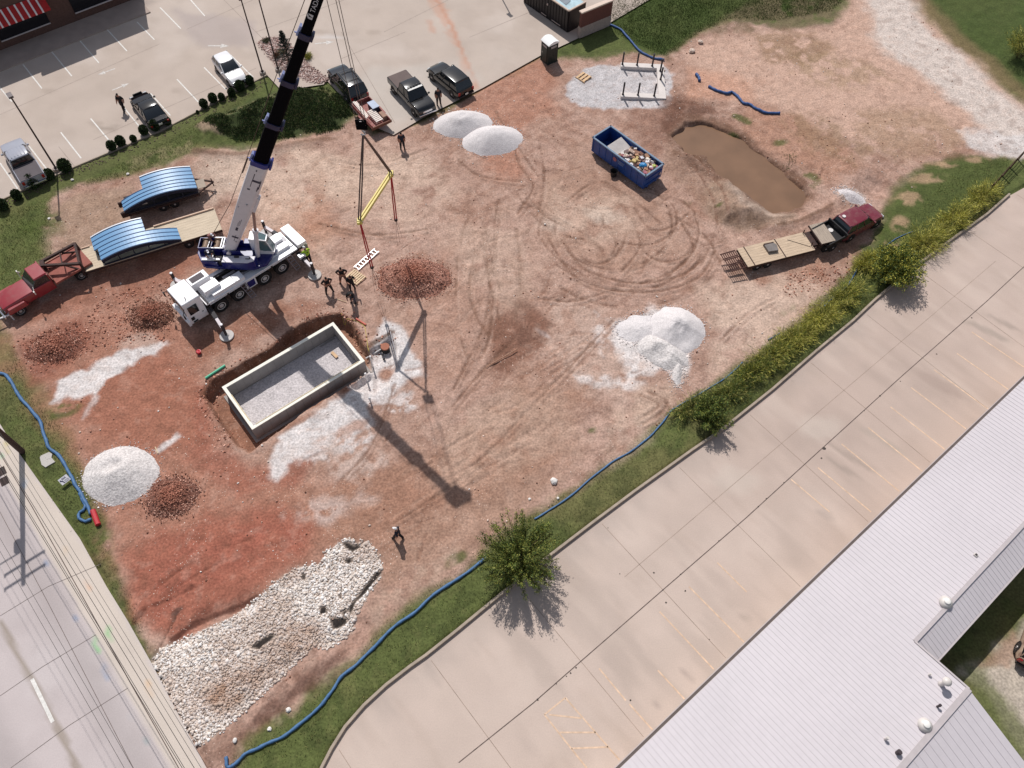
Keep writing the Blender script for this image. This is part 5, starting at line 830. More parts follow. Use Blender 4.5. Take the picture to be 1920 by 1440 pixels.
LT=thing('utility_trailer','small grey planked sheet on a low cart between the deck trailer and maroon pickup','trailer',(24.85,42.0,0),D(18)); m=MB(); [m.box((-.6+.15*k+.07,0,1.2),(.145,2.0,.04)) for k in range(8)]; o=obj('plank_top',m,mat('grey_planks',(176,160,144),.9,var=.2,sc=1.5,stretch=(9,1,1)),LT); m=MB(); m.box((0,0,1.12),(1.3,2.06,.1)); m.box((-.85,0,.8),(.7,1.4,.08)); [m.box((-1.2,s*.65,1.0),(.06,.06,.5)) for s in (-1,1)]; m.box((-.2,0,.85),(.8,.8,.5)); obj('frame',m,M_frame,LT); [wheel(LT,.1,s*.9,.36,.2) for s in (-1,1)]
# small red trailer with timber and aluminium ladder sections
ST=thing('cargo_trailer','small red trailer loaded with timber and pallets behind the dark suv','trailer',(-11.45,55.6,0),D(-54)); M_rs=mat('faded_red_steel',(150,84,78),.7,var=.15,dust=(190,160,150),dusta=.4); m=MB(); m.box((0,0,.6),(3.5,1.7,.1)); [m.box((0,s*.86,.82),(3.5,.06,.42)) for s in (-1,1)]; m.box((-1.74,0,.82),(.06,1.7,.42)); obj('body',m,M_rs,ST); m=MB(); m.box((1.78,0,.75),(.1,1.95,.25)); obj('tailgate_beam',m,mat('brown_timber',(120,76,60),.8,var=.15),ST); m=MB(); m.bar((-1.75,0,.55),(-2.7,0,.5),.1,.1); m.bar((-1.75,.6,.55),(-2.5,0,.5),.08,.08); m.bar((-1.75,-.6,.55),(-2.5,0,.5),.08,.08); obj('tongue',m,M_frame,ST); [wheel(ST,.1,s*.98,.34,.2) for s in (-1,1)]; [obj('fender',MB().box((.1,s*.98,.74),(1.0,.26,.04)),M_rs,ST) for s in (-1,1)]
def inT(t,x,y,z): M_=Matrix.Rotation(t.rotation_euler.z,3,'Z'); v=M_@Vector((x,y,0)); return (t.location.x+v.x,t.location.y+v.y,z)
o=thing('timber_bundle','long white timber boards along one side of the small red trailer','timber',inT(ST,-.55,-.62,.95),D(-56)); m=MB(); [m.box((.0,-.12+.08*k,.12+.05*(k%2)),(2.5-.1*k,.075,.08)) for k in range(4)]; obj('board',m,mat('white_timber',(240,226,216),.8,var=.08),o)
o=thing('slatted_crate','white slatted crate lying in the small red trailer','crate',inT(ST,.75,.0,.9),D(-54)); m=MB(); [m.box((-.75+.21*k,0,.16),(.14,.62,.04)) for k in range(8)]; [m.box((0,s*.3,.08),(1.6,.06,.14)) for s in (-1,1)]; obj('slats',m,mat('white_timber',(240,226,216),.8,var=.08),o)
o=thing('cooler_box','light blue grey box lid in the small red trailer','box',inT(ST,-.35,.5,.66),D(-54)); m=MB(); m.box((0,0,.3),(.95,.6,.5)); obj('box_body',m,mat('navy_box',(36,40,66),.6),o); m=MB(); m.box((0,0,.57),(1.0,.66,.05)); obj('lid',m,mat('blue_grey_lid',(160,172,196),.5),o)
o=thing('cardboard_box','tan carton in the rear corner of the small red trailer','box',inT(ST,1.0,.62,.66),D(-54)); m=MB(); m.box((0,0,.22),(.75,.38,.42)); obj('carton',m,mat('tan_card',(168,134,116),.9,var=.1),o)
# red flatbed truck
RD=thing('flatbed_truck','red flatbed truck with long bonnet coupled to the gooseneck trailer','truck',(-34.3,36.2,0),D(-135.5)); PR=paint('faded_red_paint',(156,44,54),.35,.15)
m=MB(); hw=1.0
m.loft([ring(x,hw*w,.5,z1-.12,z1,hw*w*.86) for x,w,z1 in ((.1,.92,1.28),(.7,.93,1.3),(1.5,.9,1.27),(2.2,.82,1.18),(2.55,.72,1.05))]); obj('bonnet',m,PR,RD,bevel=.03)
m=MB(); m.box((-.55,0,1.0),(1.4,1.9,.9)); obj('cab_body',m,PR,RD,bevel=.05); m=MB(); g=[(-1.2,-.9,1.42),(.25,-.86,1.3),(.25,.86,1.3),(-1.2,.9,1.42),(-1.15,-.76,2.0),(-.3,-.74,2.0),(-.3,.74,2.0),(-1.15,.76,2.0)]; m.add(g,[(3,2,1,0),(4,5,6,7),(0,1,5,4),(1,2,6,5),(2,3,7,6),(3,0,4,7)]); obj('windows',m,M_glass,RD,bevel=.04)
m=MB(); m.box((-.75,0,2.03),(1.0,1.55,.1),top=(.9,.88)); obj('roof',m,PR,RD,bevel=.03); m=MB(); m.box((-1.2,0,1.7),(.08,1.75,.62)); obj('cab_back',m,PR,RD)
for s in (-1,1):
    m=MB(); m.box((1.7,s*.96,.86),(1.5,.3,.45),top=(.8,.9)); obj('fender',m,PR,RD,bevel=.05); wheel(RD,1.7,s*.9,.42,.25,M_rim); wheel(RD,-3.1,s*.85,.42,.42,M_rim)
    m=MB(); m.bar((.25,s*.95,1.3),(.2,s*1.3,1.55),.03,.03); m.bar((.05,s*.95,1.75),(.2,s*1.3,1.6),.03,.03); m.box((.2,s*1.32,1.55),(.08,.16,.26)); obj('mirror',m,mat('white_mirror',(220,214,208),.4),RD); m=MB(); m.lathe([(.12,0),(.13,.04),(.05,.06)],(2.5,s*.62,.82),12,axis='x'); obj('headlight',m,M_head,RD)
m=MB(); m.box((2.75,0,.55),(.14,2.0,.22)); obj('front_bumper',m,M_chr,RD,bevel=.03); m=MB(); m.box((2.62,0,.95),(.06,1.1,.4)); obj('grille',m,M_chr,RD)
m=MB(); m.box((-2.75,0,1.06),(2.9,2.3,.12)); m.box((-2.75,1.13,1.14),(2.9,.06,.08)); m.box((-2.75,-1.13,1.14),(2.9,.06,.08)); obj('flatbed',m,mat('rusty_red_bed',(160,92,80),.8,var=.15,sc=2,dust=(120,70,56),dusta=.4),RD); m=MB(); m.box((-1.33,0,1.3),(.08,2.1,.4)); [m.bar((-1.4,y,1.15),(-2.1,y+.5,1.2),.05,.05) for y in (-1.0,-.7)]; obj('headboard',m,mat('brown_red_steel',(110,62,54),.8),RD); m=MB(); m.box((-2.6,0,.75),(3.4,.7,.28)); obj('chassis',m,M_frame,RD)
# gooseneck trailer
GT=thing('gooseneck_trailer','long gooseneck trailer with bare timber deck coupled to the red truck','trailer',(-26.75,40.85,0),D(25)); GT.rotation_euler.z=D(25.0)
trailer_common(GT,10.2,2.35,.85,(2.4,3.35),.38); deck(GT,10.2,2.4,.92,M_tan,9)
m=MB(); m.bar((0.4,1.17,1.02),(5.05,1.19,1.02),.09,.1); m.bar((-5.0,1.17,1.0),(-4.4,1.17,1.0),.07,.08); obj('side_rail_board',m,mat('peach_board',(232,200,176),.8),GT)
m=MB(); B_k=[(-5.1,1.1,.9),(-5.15,1.1,1.75),(-7.9,.25,1.85),(-8.0,0,1.15)]; 
for s in (-1,1): m.bar((-5.1,s*1.05,.85),(-5.15,s*1.05,1.8),.16,.16); m.bar((-5.15,s*1.05,1.72),(-7.6,s*.22,1.78),.17,.2); m.bar((-5.1,s*1.05,.85),(-6.2,s*.62,1.6),.1,.12)
m.bar((-5.15,-1.05,1.75),(-5.15,1.05,1.75),.16,.18); m.bar((-7.6,-.3,1.78),(-7.6,.3,1.78),.3,.2); m.bar((-7.6,0,1.75),(-7.6,0,1.15),.16,.16); m.bar((-6.3,-.6,1.74),(-6.3,.6,1.74),.08,.08); obj('gooseneck',m,M_frame,GT)
m=MB(); [m.bar((x,-1.0,.78),(x,1.0,.78),.1,.1) for x in (-5.05,5.05)]; m.box((-5.3,-.9,.55),(.12,.12,.9)); obj('landing_leg',m,M_frame,GT)
# blue arched canopies
M_blue=mat('blue_metal_panels',(112,160,202),.4,var=.04,sc=1,coat=.3,spec=.6); M_bluer=mat('blue_panel_seam',(66,98,144),.6,var=.05); M_bdark=mat('navy_frame',(26,30,52),.7); M_wt=mat('white_edge_trim',(240,240,244),.4,var=.02)
def arch(nm,lab,loc,rz,spans,zb):
    """a curved roof made of strips; x along the arc, y across; spans = (y0,y1,x0,x1)"""
    t=thing(nm,lab,'canopy',(loc[0],loc[1],zb),D(rz),'blue arched canopies on trailers'); zz=lambda x: 1.0-.068*x*x+.0
    for (y0,y1,x0,x1) in spans:
        X_=np.linspace(x0,x1,22); m=MB(); m.loft([[Vector((x,y0,zz(x))),Vector((x,y1,zz(x))),Vector((x,y1,zz(x)-.06)),Vector((x,y0,zz(x)-.06))] for x in X_]); rf=obj('roof_panel',m,M_blue,t)
        n=max(1,int(round((y1-y0)/.42)));  m=MB()
        for k in range(0,n+1):
            y=y0+(y1-y0)*k/n; m.loft([[Vector((x,y-.018,zz(x)+.0)),Vector((x,y+.018,zz(x)+.0)),Vector((x,y+.018,zz(x)+.035)),Vector((x,y-.018,zz(x)+.035))] for x in X_])
        obj('panel_seams',m,M_bluer,rf)
    ya=min(s[0] for s in spans); yb=max(s[1] for s in spans); xs_=[s[2] for s in spans]+[s[3] for s in spans]; s0=[s for s in spans if s[0]==ya][0]; s1=[s for s in spans if s[1]==yb][0]
    m=MB(); X_=np.linspace(s0[2],s0[3],22); m.loft([[Vector((x,ya,zz(x)-.06)),Vector((x,ya+.06,zz(x)-.06)),Vector((x,ya+.06,max(zz(x)-.34,.0))),Vector((x,ya,max(zz(x)-.34,.0)))] for x in X_]); obj('front_fascia',m,M_bdark,t)
    m=MB(); X_=np.linspace(s1[2],s1[3],22); m.loft([[Vector((x,yb,zz(x)-.1)),Vector((x,yb+.1,zz(x)-.1)),Vector((x,yb+.1,zz(x)+.06)),Vector((x,yb,zz(x)+.06))] for x in X_]); obj('white_trim',m,M_wt,t)
    m=MB()
    for y in np.linspace(ya+.1,yb-.1,3):
        s=[q for q in spans if q[0]-.01<=y<=q[1]+.01][0]; m.bar((s[2]+.05,y,.02),(s[3]-.05,y,.02),.1,.1)
        for x in np.linspace(s[2]+.1,s[3]-.1,6): m.bar((x,y,0),(x,y,zz(x)-.06),.07,.07)
    obj('frame_truss',m,M_bdark,t); return t
arch('arched_canopy','nearer blue arched canopy section lying on the gooseneck trailer deck',(-28.0,40.15),26,((-1.1,.15,-2.3,3.45),(.15,1.5,-2.6,1.3)),.97)
T2=thing('equipment_trailer','dark tandem axle trailer under the farther blue canopy','trailer',(-27.15,45.6,0),D(25)); trailer_common(T2,5.6,2.0,.72,(-.2,.7)); deck(T2,5.6,2.0,.79,mat('dark_deck',(70,60,58),.9),6); m=MB(); m.bar((2.8,.8,.7),(4.1,0,.62),.1,.12); m.bar((2.8,-.8,.7),(4.1,0,.62),.1,.12); m.bar((4.0,0,.2),(4.0,0,1.0),.08,.08); obj('tongue',m,M_frame,T2); m=MB(); m.box((3.1,0,.78),(.7,1.0,.05)); obj('tool_tray',m,mat('tan_tray',(176,160,144),.8),T2); m=MB(); m.box((-3.1,-.6,.5),(.5,.12,.5)); m.box((-3.1,.6,.5),(.5,.12,.5)); obj('ramp_stub',m,M_frame,T2)
arch('arched_canopy','farther blue arched canopy section on the short tandem trailer',(-26.95,45.75),24,((-1.05,.1,-3.2,2.55),(.1,1.45,-1.35,2.55)),.85)
# white trailer tongue at the left edge
o=thing('trailer_tongue','white tubular trailer drawbar poking in at the left edge by the red truck','trailer',(-36.9,31.2,0),D(135)); a=Vector(G(4,566,.6)); b=Vector(G(18,590,.6)); O0=Vector(o.location); Mi=Matrix.Rotation(-o.rotation_euler.z,3,'Z'); f=lambda v:(Mi@(Vector(v)-O0)); m=MB(); m.bar(f(a),f(b),.14,.14); m.bar(f(b),f(G(-60,622,.6)),.09,.1); m.bar(f(a+(b-a)*.4),f(G(-50,588,.6)),.08,.1); m.bar(f(b),f(b-Vector((0,0,.6))),.1,.1); obj('drawbar',m,mat('white_tube',(232,228,228),.5),o); m=MB(); m.bar(f(G(-30,600,.55)),f(G(-120,640,.55)),1.2,.08); obj('trailer_deck',m,mat('grey_deck',(120,110,110),.8),o)
# old truck behind the warehouse
car('pickup_truck','rusty cream old truck half out of frame behind the warehouse','truck',(1944,1196),55,4.6,1.9,mat('rusty_cream_paint',(176,152,132),.8,var=.15,sc=1.5,dust=(104,68,56),dusta=.9),'suv',1.6,extra='norack',wheelr=.36)
# blue roll-off dumpster
DU=thing('dumpster','long blue roll off dumpster filled with rubbish near the muddy water','dumpster',(10.3,50.45,0),D(-48)); M_dblue=mat('dumpster_blue_paint',(38,78,148),.45,var=.12,sc=2,dust=(60,60,70),dusta=.3); M_rimb=mat('blue_grey_rim',(112,134,158),.6,var=.1); L_,W2,H2=6.0,2.15,1.6
m=MB(); 
for s in (-1,1): m.box((0,s*(W2/2-.04),.9),(L_,.07,1.35)); [m.box((x,s*(W2/2),.85),(.1,.07,1.2)) for x in np.linspace(-L_/2+.1,L_/2-.1,9)]
m.box((-L_/2+.04,0,.9),(.07,W2,1.35)); m.box((0,0,.25),(L_,W2,.1)); m.box((0,.5,.12),(L_,.14,.2)); m.box((0,-.5,.12),(L_,.14,.2)); obj('shell',m,M_dblue,DU)
m=MB(); m.box((L_/2-.02,0,.9),(.08,W2,1.35)); m.box((L_/2+.04,0,.5),(.1,W2*.9,.12)); m.box((L_/2+.04,0,1.1),(.1,W2*.9,.1)); do=obj('door',m,M_dblue,DU); m=MB(); m.box((L_/2+.1,.7,.9),(.1,.1,.3)); obj('latch',m,M_chr,do)
m=MB(); [m.box((0,s*(W2/2-.02),1.6),(L_+.1,.14,.1)) for s in (-1,1)]; [m.box((s*L_/2,0,1.6),(.14,W2+.06,.1)) for s in (-1,1)]; obj('top_rim',m,M_rimb,DU)
m=MB(); m.lathe([(.2,0),(.2,.02),(.01,.021)],(-.35,-W2/2-.04,1.1),16,axis='y'); lo=obj('round_logo',m,mat('reddish_logo',(176,110,120),.7,var=.2,sc=8),DU); m=MB(); [m.box((.35,-W2/2-.045,1.25-.13*k),(.75-.1*k,.012,.07)) for k in range(3)]; obj('logo_lettering',m,mat('pale_blue_lettering',(120,140,184),.7),DU)
[wheel(DU,x,s*.8,.14,.12) for x in (-2.6,2.6) for s in (-1,1)]
rg=np.random.default_rng(12); TC=[(240,230,214),(190,146,116),(214,186,168),(90,60,60),(230,226,230),(150,110,90),(120,100,96),(236,230,226),(200,176,120),(70,60,64),(190,120,130)]
o=thing('rubbish_load','mixed rubbish bags and cartons heaped in the right half of the dumpster','rubbish',inT(DU,0,0,.5),D(-48)); o['kind']='stuff'; m=MB(); Ms=[mat('rubbish_tone',(226,214,196),.8)]
bt=[MB() for _ in TC]
for k in range(240):
    x=rg.uniform(-.2,2.75); y=rg.uniform(-.88,.88); z=rg.uniform(.55,1.0); i_=rg.integers(len(TC)); Rr=Matrix.Rotation(rg.uniform(0,3),3,'Z')@Matrix.Rotation(rg.uniform(-.6,.6),3,'X')
    if k%3: bt[i_].box((x,y,z),tuple(rg.uniform(.12,.42,3)*[1,1,.5]),rot=Rr)
    else: bt[i_].ball((x,y,z),rg.uniform(.1,.24),7,sq=(1,rg.uniform(.6,1),.6),jit=.2)
allm=MB()
for i_,b in enumerate(bt): allm.add(b.v,b.f,i_)
obj('rubbish_pieces',allm,[mat('rubbish_tone_%s'%'abcdefghijk'[i],c,.8,var=.1) for i,c in enumerate(TC)],o,kind='stuff')
o=thing('mattress','big tilted pale grey padded sheet inside the dumpster','sheet',inT(DU,-.75,0,1.0),D(-48)); m=MB(); m.box((0,0,.25),(1.7,1.7,.12),rot=Matrix.Rotation(.28,3,'Y')); obj('panel_sheet',m,mat('pale_grey_panel',(200,192,188),.7,var=.12,sc=2),o,bevel=.03); m=MB(); m.box((.55,-.2,.3),(.5,.7,.05),rot=Matrix.Rotation(.28,3,'Y')); obj('white_patch',m,mat('white_scrap',(236,230,224),.7),o)
o=thing('blue_bag','bright blue tarp bag near the right end of the dumpster','bag',inT(DU,1.95,-.25,1.45),D(-20)); m=MB(); m.ball((0,0,.1),.36,9,sq=(1,.8,.5),jit=.15); obj('bag_shell',m,mat('bright_blue_plastic',(40,132,190),.4,var=.1),o)
o=thing('yellow_bag','small yellow green bag in the far corner of the dumpster','bag',inT(DU,2.6,.4,1.4),0); m=MB(); m.ball((0,0,.05),.2,8,jit=.2); obj('bag_shell',m,mat('yellow_green_plastic',(206,214,110),.5),o)
o=thing('rubber_tyre','black bucket standing in the shadow side of the blue dumpster','bucket',G(1150,329)); o.name='black_bucket'; m=MB(); m.lathe([(.24,0),(.3,.5),(.33,.52),(.33,.48),(.27,.45),(.2,.05),(.01,.05)],(0,0,0),16); obj('bucket_shell',m,M_blackp,o); m=MB(); m.tube([(.31*math.cos(a),.31*math.sin(a)*.4+.3,.5+.1*math.sin(a)) for a in np.linspace(0,3.1,8)],.012,5); obj('handle',m,M_blackp,o)
# portable toilet
pt=thing('portable_toilet','dark green portable toilet with white curved roof at the concrete corner','toilet',(4.2,64.2,0),D(36)); M_pg=mat('dark_green_plastic',(36,46,42),.5,var=.08,sc=2)
m=MB(); m.box((0,0,1.05),(1.12,1.12,2.0)); [m.box((x,s*.57,1.0),(.05,.04,1.7)) for x in np.linspace(-.45,.45,6) for s in (-1,1)]; [m.box((s*.57,y,1.0),(.04,.05,1.7)) for y in np.linspace(-.45,.45,6) for s in (-1,1)]; m.box((0,0,.06),(1.2,1.2,.12)); obj('cabin',m,M_pg,pt,bevel=.02); m=MB(); m.box((-.585,0,1.0),(.03,.7,1.7)); do=obj('door',m,M_pg,pt); m=MB(); m.box((-.61,.28,1.0),(.03,.05,.15)); obj('handle',m,M_chr,do)
m=MB(); m.loft([[Vector((x,-.62+.02,2.05+.26*math.sin(math.pi*(k/8)))) if 0 else Vector((-.62+1.24*k/8,x,2.04+.24*math.sin(math.pi*k/8))) for k in range(9)]+[Vector((.62,x,1.98)),Vector((-.62,x,1.98))] for x in (-.62,.62)]); obj('roof',m,mat('translucent_white_roof',(255,254,252),.5,var=.02),pt)
for s,ax in ((-1,'y'),(-1,'x'),(1,'y'),(1,'x')):
    m=MB(); m.box((0,s*.6,1.72) if ax=='y' else (s*.6,0,1.72),(.62,.02,.2) if ax=='y' else (.02,.62,.2)); obj('vent_panel',m,mat('grey_vent',(170,162,160),.6),pt)
# pallets, ladder, boards, pipes
M_pal=mat('pallet_wood',(232,204,168),.85,var=.12,sc=4)
def pallet(lab,loc,rz,n=7,L=1.2,W=1.0,mt=M_pal,name='pallet',th=0):
    t=thing(name,lab,'pallet',loc,D(rz)); m=MB(); [m.box((-L/2+L*(k+.5)/n,0,.13),(L/n*.62,W,.025)) for k in range(n)]; obj('top_boards',m,mt,t); m=MB(); [m.box((0,y,.07),(L,.05,.1)) for y in (-W/2+.03,0,W/2-.03)]; [m.box((0,y,.012),(L,.1,.02)) for y in (-W/2+.05,0,W/2-.05)]; obj('stringers',m,mt,t); return t
pallet('wooden pallet beside the two men in the middle of the site',(-11.08,38.05,0),-38,7,1.25,1.0); pallet('small tan pallet of three wide boards on the upper gravel sheet',(7.3,61.7,0),-43,3,1.1,1.05,mat('tan_pallet_wood',(222,186,146),.85,var=.1))
t=thing('ladder','aluminium ladder lying flat beside the wooden pallet','ladder',(-10.42,39.8,.06),D(53)); M_alu=mat('bright_aluminium',(226,220,222),.35,metal=.2,var=.03); m=MB(); [m.box((0,s*.22,.03),(2.35,.045,.08)) for s in (-1,1)]; obj('side_rails',m,M_alu,t); m=MB(); [m.box((x,0,.02),(.045,.4,.03)) for x in np.linspace(-1.05,1.05,8)]; obj('rungs',m,M_alu,t)
def rod(name,lab,cat,a,b,r,mt,za=.06,zb=.06,n=10,extra=None):
    A=Vector(G(a[0],a[1],za)); B=Vector(G(b[0],b[1],zb)); m=MB(); m.tube([A,B],r,n); o=obj(name,m,mt); tag(o,lab,cat); return o
rod('green_pipe','short bright green plastic pipe on the soil beside the foundation pit','pipe',(385,709),(422,685),.085,mat('green_pipe_plastic',(84,190,150),.5,var=.05)); rod('orange_tube','orange red tube lying at the pit rim near the four men','tube',(667,597),(686,609),.07,mat('orange_tube_plastic',(206,104,84),.6)); rod('timber_lath','thin pale lath on the soil below the standing men','lath',(632,561),(650,566),.02,mat('pale_lumber',(226,206,170),.8)); rod('timber_lath','pale stake leaning by the scooped gravel heap','lath',(291,838),(296,850),.035,mat('pale_lumber',(226,206,170),.8),.1,.05); rod('timber_lath','short grey pole on the weed mound behind the crane boom','pole',(548,196),(558,184),.03,mat('grey_pole',(150,140,130),.8),1.35,1.45)
rod('timber_lath','long brown stick lying on the damp dark soil patch','stick',(912,688),(970,654),.035,mat('brown_stick',(176,136,112),.9),.05,.08)
o=obj('red_pot',MB().lathe([(.13,0),(.17,.2),(.17,.24),(.12,.25),(.01,.22)],G(374,662),14),mat('bright_red_plastic',(190,30,44),.4)); tag(o,'small bright red pot on the soil beside the crane','pot')
M_pvc=mat('white_pvc',(238,234,232),.5,var=.02)
for (u,v),h,lab in (((697,680),1.25,'white upright pipe right beside the foundation corner'),((687,708),.95,'white upright pipe below the foundation corner with round cap'),((695,754),.55,'shortest white pipe stub standing lowest on the gravel'),((750,676),.6,'thin white pipe stub under the spreader shadow')):
    c=G(u,v); r=.055 if v!=676 else .03; t=thing('standpipe',lab,'pipe',(c[0],c[1],gz(c[0],c[1])),0,None); m=MB(); m.tube([(0,0,0),(0,0,h)],r,12); obj('pipe',m,M_pvc,t); m=MB(); m.lathe([(r*1.45,h-.1),(r*1.5,h+.02),(r*.9,h+.05),(.01,h+.055)],(0,0,0),12); obj('cap',m,M_pvc,t)
c=G(722,650); t=thing('manhole_riser','round rust brown manhole lid on a dark riser beside the pit bank','manhole',(c[0],c[1],gz(c[0],c[1]))); m=MB(); m.lathe([(.3,0),(.3,.5),(.2,.5)],(0,0,0),20); obj('riser',m,M_blackp,t); m=MB(); m.lathe([(.32,.5),(.32,.55),(.3,.57),(.01,.57)],(0,0,0),24); obj('lid',m,mat('rust_brown_lid',(170,108,84),.8,var=.1),t)
for k,(a,b) in enumerate((((732,622),(748,690)),((729,632),(744,692)))): rod('grey_conduit',['upper of two grey conduits running down the gravel by the manhole','lower of two grey conduits running down the gravel by the manhole'][k],'conduit',a,b,.04,mat('grey_conduit',(176,170,172),.6))
rod('white_pipe','white drain pipe on the gravel from the foundation to the manhole','pipe',(686,672),(714,655),.05,M_pvc,-.7,-.2)
m=MB(); [m.ball((G(u,v)[0],G(u,v)[1],gz(*G(u,v)[:2])+.15),.1,6,jit=.3) for u,v in ((712,652),(716,660),(719,668))]; o=obj('black_fittings',m,M_blackp); tag(o,'dark pipe fittings clustered beside the manhole riser','fittings',kind='stuff')
# hoses
def hose(name,lab,PX,r,mt,z=0,n=8,flat=1):
    r=r*.78; P_=[np.array([*G2(p),0]) for p in PX]; P_=smoothline(P_,6); pts=[]; rr=[]
    for k,p in enumerate(P_): zz=gz(p[0],p[1]); pts.append((p[0]+.015*math.sin(k*.9),p[1]+.015*math.cos(k*.7),zz+r*.9)); rr.append(r*(1+.12*math.sin(k*1.9)+.08*math.sin(k*.6)))
    m=MB(); m.tube(pts,rr,n); o=obj(name,m,mt,smooth=True); tag(o,lab,'hose'); return o
M_hose=mat('blue_silt_sock',(72,112,156),.6,var=.15,sc=4,fine=.1,fsc=15); M_hose2=mat('deep_blue_silt_sock',(48,84,140),.6,var=.15,sc=4)
hose('blue_hose','thick blue hose winding down the left verge to the red tube','x' and [(-40,690),(0,700),(16,708),(28,728),(40,748),(58,768),(75,790),(85,820),(93,840),(112,856),(128,882),(140,905),(152,925),(163,945),(172,965)],.14,M_hose)
hose('blue_hose','short loop of blue hose ending beside the red tube',[(150,926),(158,942),(160,954),(150,962),(149,972),(160,978),(172,975)],.12,M_hose)
hose('blue_hose','long blue hose curving along the lower grass strip up to the large bush',[(424,1420),(428,1438),(440,1434),(460,1415),(490,1400),(530,1382),(570,1352),(600,1325),(620,1300),(640,1270),(675,1240),(710,1205),(740,1175),(780,1147),(820,1110),(860,1085),(900,1055),(912,1046)],.12,M_hose)
hose('blue_hose','thinner blue hose continuing up the grass strip beyond the large bush',[(1002,974),(1028,958),(1060,938),(1100,905),(1140,872),(1180,848),(1215,822),(1240,795),(1262,768),(1290,752)],.075,M_hose)
hose('blue_hose','stretch of blue hose peeking out above the lowest shrubs',[(1296,748),(1330,728),(1362,708),(1392,680)],.06,M_hose); hose('blue_hose','short blue hose stretch in the upper half of the grass strip',[(1440,638),(1462,626)],.07,M_hose2); hose('blue_hose','curved blue hose length by the broad dark bush near the maroon pickup',[(1545,575),(1560,560),(1580,545),(1595,528),(1605,508),(1616,494)],.07,M_hose); hose('blue_hose','faint thin blue hose length above the broad dark bush',[(1660,462),(1680,448),(1712,434)],.05,M_hose)
hose('blue_hose','dark blue hose crossing the upper lawn from the brick wall',[(1138,46),(1160,54),(1172,66),(1186,82),(1200,98),(1220,108),(1245,114)],.13,M_hose2); hose('blue_hose','dark blue hose snaking over the bare soil at upper right',[(1328,164),(1345,172),(1362,177),(1372,174),(1382,182),(1392,194),(1405,198),(1418,206),(1436,213),(1462,214)],.15,M_hose2); hose('blue_hose','crumpled stub of blue hose at the end of the lawn',[(1304,141),(1309,146),(1311,154)],.17,M_hose2)
hose('tangled_rope','tangled yellow cord draped over the pit bank',[(640,588),(645,600),(655,598),(672,604),(684,614),(688,640),(692,660)],.02,mat('yellow_cord',(214,196,80),.6)); 
rod('red_tube','bright red tube lying at the end of the blue hose','tube',(174,957),(184,984),.17,mat('bright_red_tube',(196,44,54),.5,var=.05),.17,.17,14)
# sign, slab, drain, pole
sg=thing('yard_sign','small white yard sign with dark lettering on the left verge','sign',(-27.8,21.05,0),D(47)); m=MB(); m.box((0,0,.42),(.6,.02,.44),rot=Matrix.Rotation(D(-62),3,'X')); so_=obj('sign_board',m,mat('white_sign_board',(238,234,240),.6,var=.02),sg); m=MB(); [m.bar((x,0,.0),(x,0,.42),.012,.012) for x in (-.2,.2)]; obj('wire_leg',m,M_chr,sg)
Ms=Matrix.Rotation(D(-62),4,'X'); Mx=Matrix.Translation((0,0,.42))@Ms@Matrix.Translation((-.12,-.014,.04))@Matrix.Rotation(D(90),4,'X'); M_ink=mat('navy_ink',(44,38,76),.6,var=0)
textmesh('lettering','ERR',.17,Mx,M_ink,so_); m=MB(); [m.box((.1+.1*(k%2)*.2,-.013,-.04-.05*k),(.3,.003,.014)) for k in range(2)]; m.box((.06,-.013,-.16),(.38,.003,.025)); m.prism([(-.25,.10),(-.2,.13),(-.17,.05),(-.1,-.02),(-.07,-.15),(-.12,-.14),(-.18,-.02),(-.26,.02)],0,.003); 
mm=MB(); mm.add([(v[0],v[2]*-1-.014 if i>=24 else v[1],v[1] if i>=24 else v[2]) for i,v in enumerate(m.v)],m.f); mm.v=[tuple(Vector((0,0,.42))+Ms.to_3x3()@Vector(v)) for v in mm.v]; obj('small_print',mm,M_ink,so_)
c=G(90,862); o=obj('concrete_pad',MB().prism([(c[0]+x,c[1]+y) for x,y in ((-.5,.25),(-.05,.52),(.2,.38),(.22,.12),(.55,-.18),(.05,-.58),(-.25,-.4),(-.52,.1))],-.1,.09),mat('grey_flat_slab',(196,190,184),.9,var=.05)); tag(o,'flat pale broken slab lying on the verge between hose and road','slab')
for k,((u,v),lab) in enumerate((((3,884),'upper dark storm drain grate at the gutter'),((8,902),'lower dark storm drain grate at the gutter'))):
    c=G(u,v); t=thing('drain_grate',lab,'drain',(c[0],c[1],.0),D(-54)); m=MB(); m.box((0,0,.008),(.62,.5,.012)); obj('pit',m,mat('drain_black',(40,28,28),.9),t); m=MB(); [m.box((x,0,.018),(.03,.5,.012)) for x in np.linspace(-.28,.28,7)]; [m.box((0,y,.02),(.62,.02,.012)) for y in (-.24,0,.24)]; obj('bars',m,mat('iron_bars',(96,78,74),.7,metal=.2),t)
UP=thing('utility_pole','tall brown wooden utility pole with crossarms at the road edge','pole',(*G2((41,846)),0)); M_pole=mat('brown_pole_wood',(84,62,56),.9,var=.2,sc=2,stretch=(6,6,1)); m=MB(); m.tube([(0,0,-.2),(0,0,11.5)],[.19,.13],12); obj('pole',m,M_pole,UP); rdv=np.array(G2((285,1245)))-np.array(G2((75,905))); rdv/=np.linalg.norm(rdv); px_=np.array([-rdv[1],rdv[0]])
ca_=D(39)
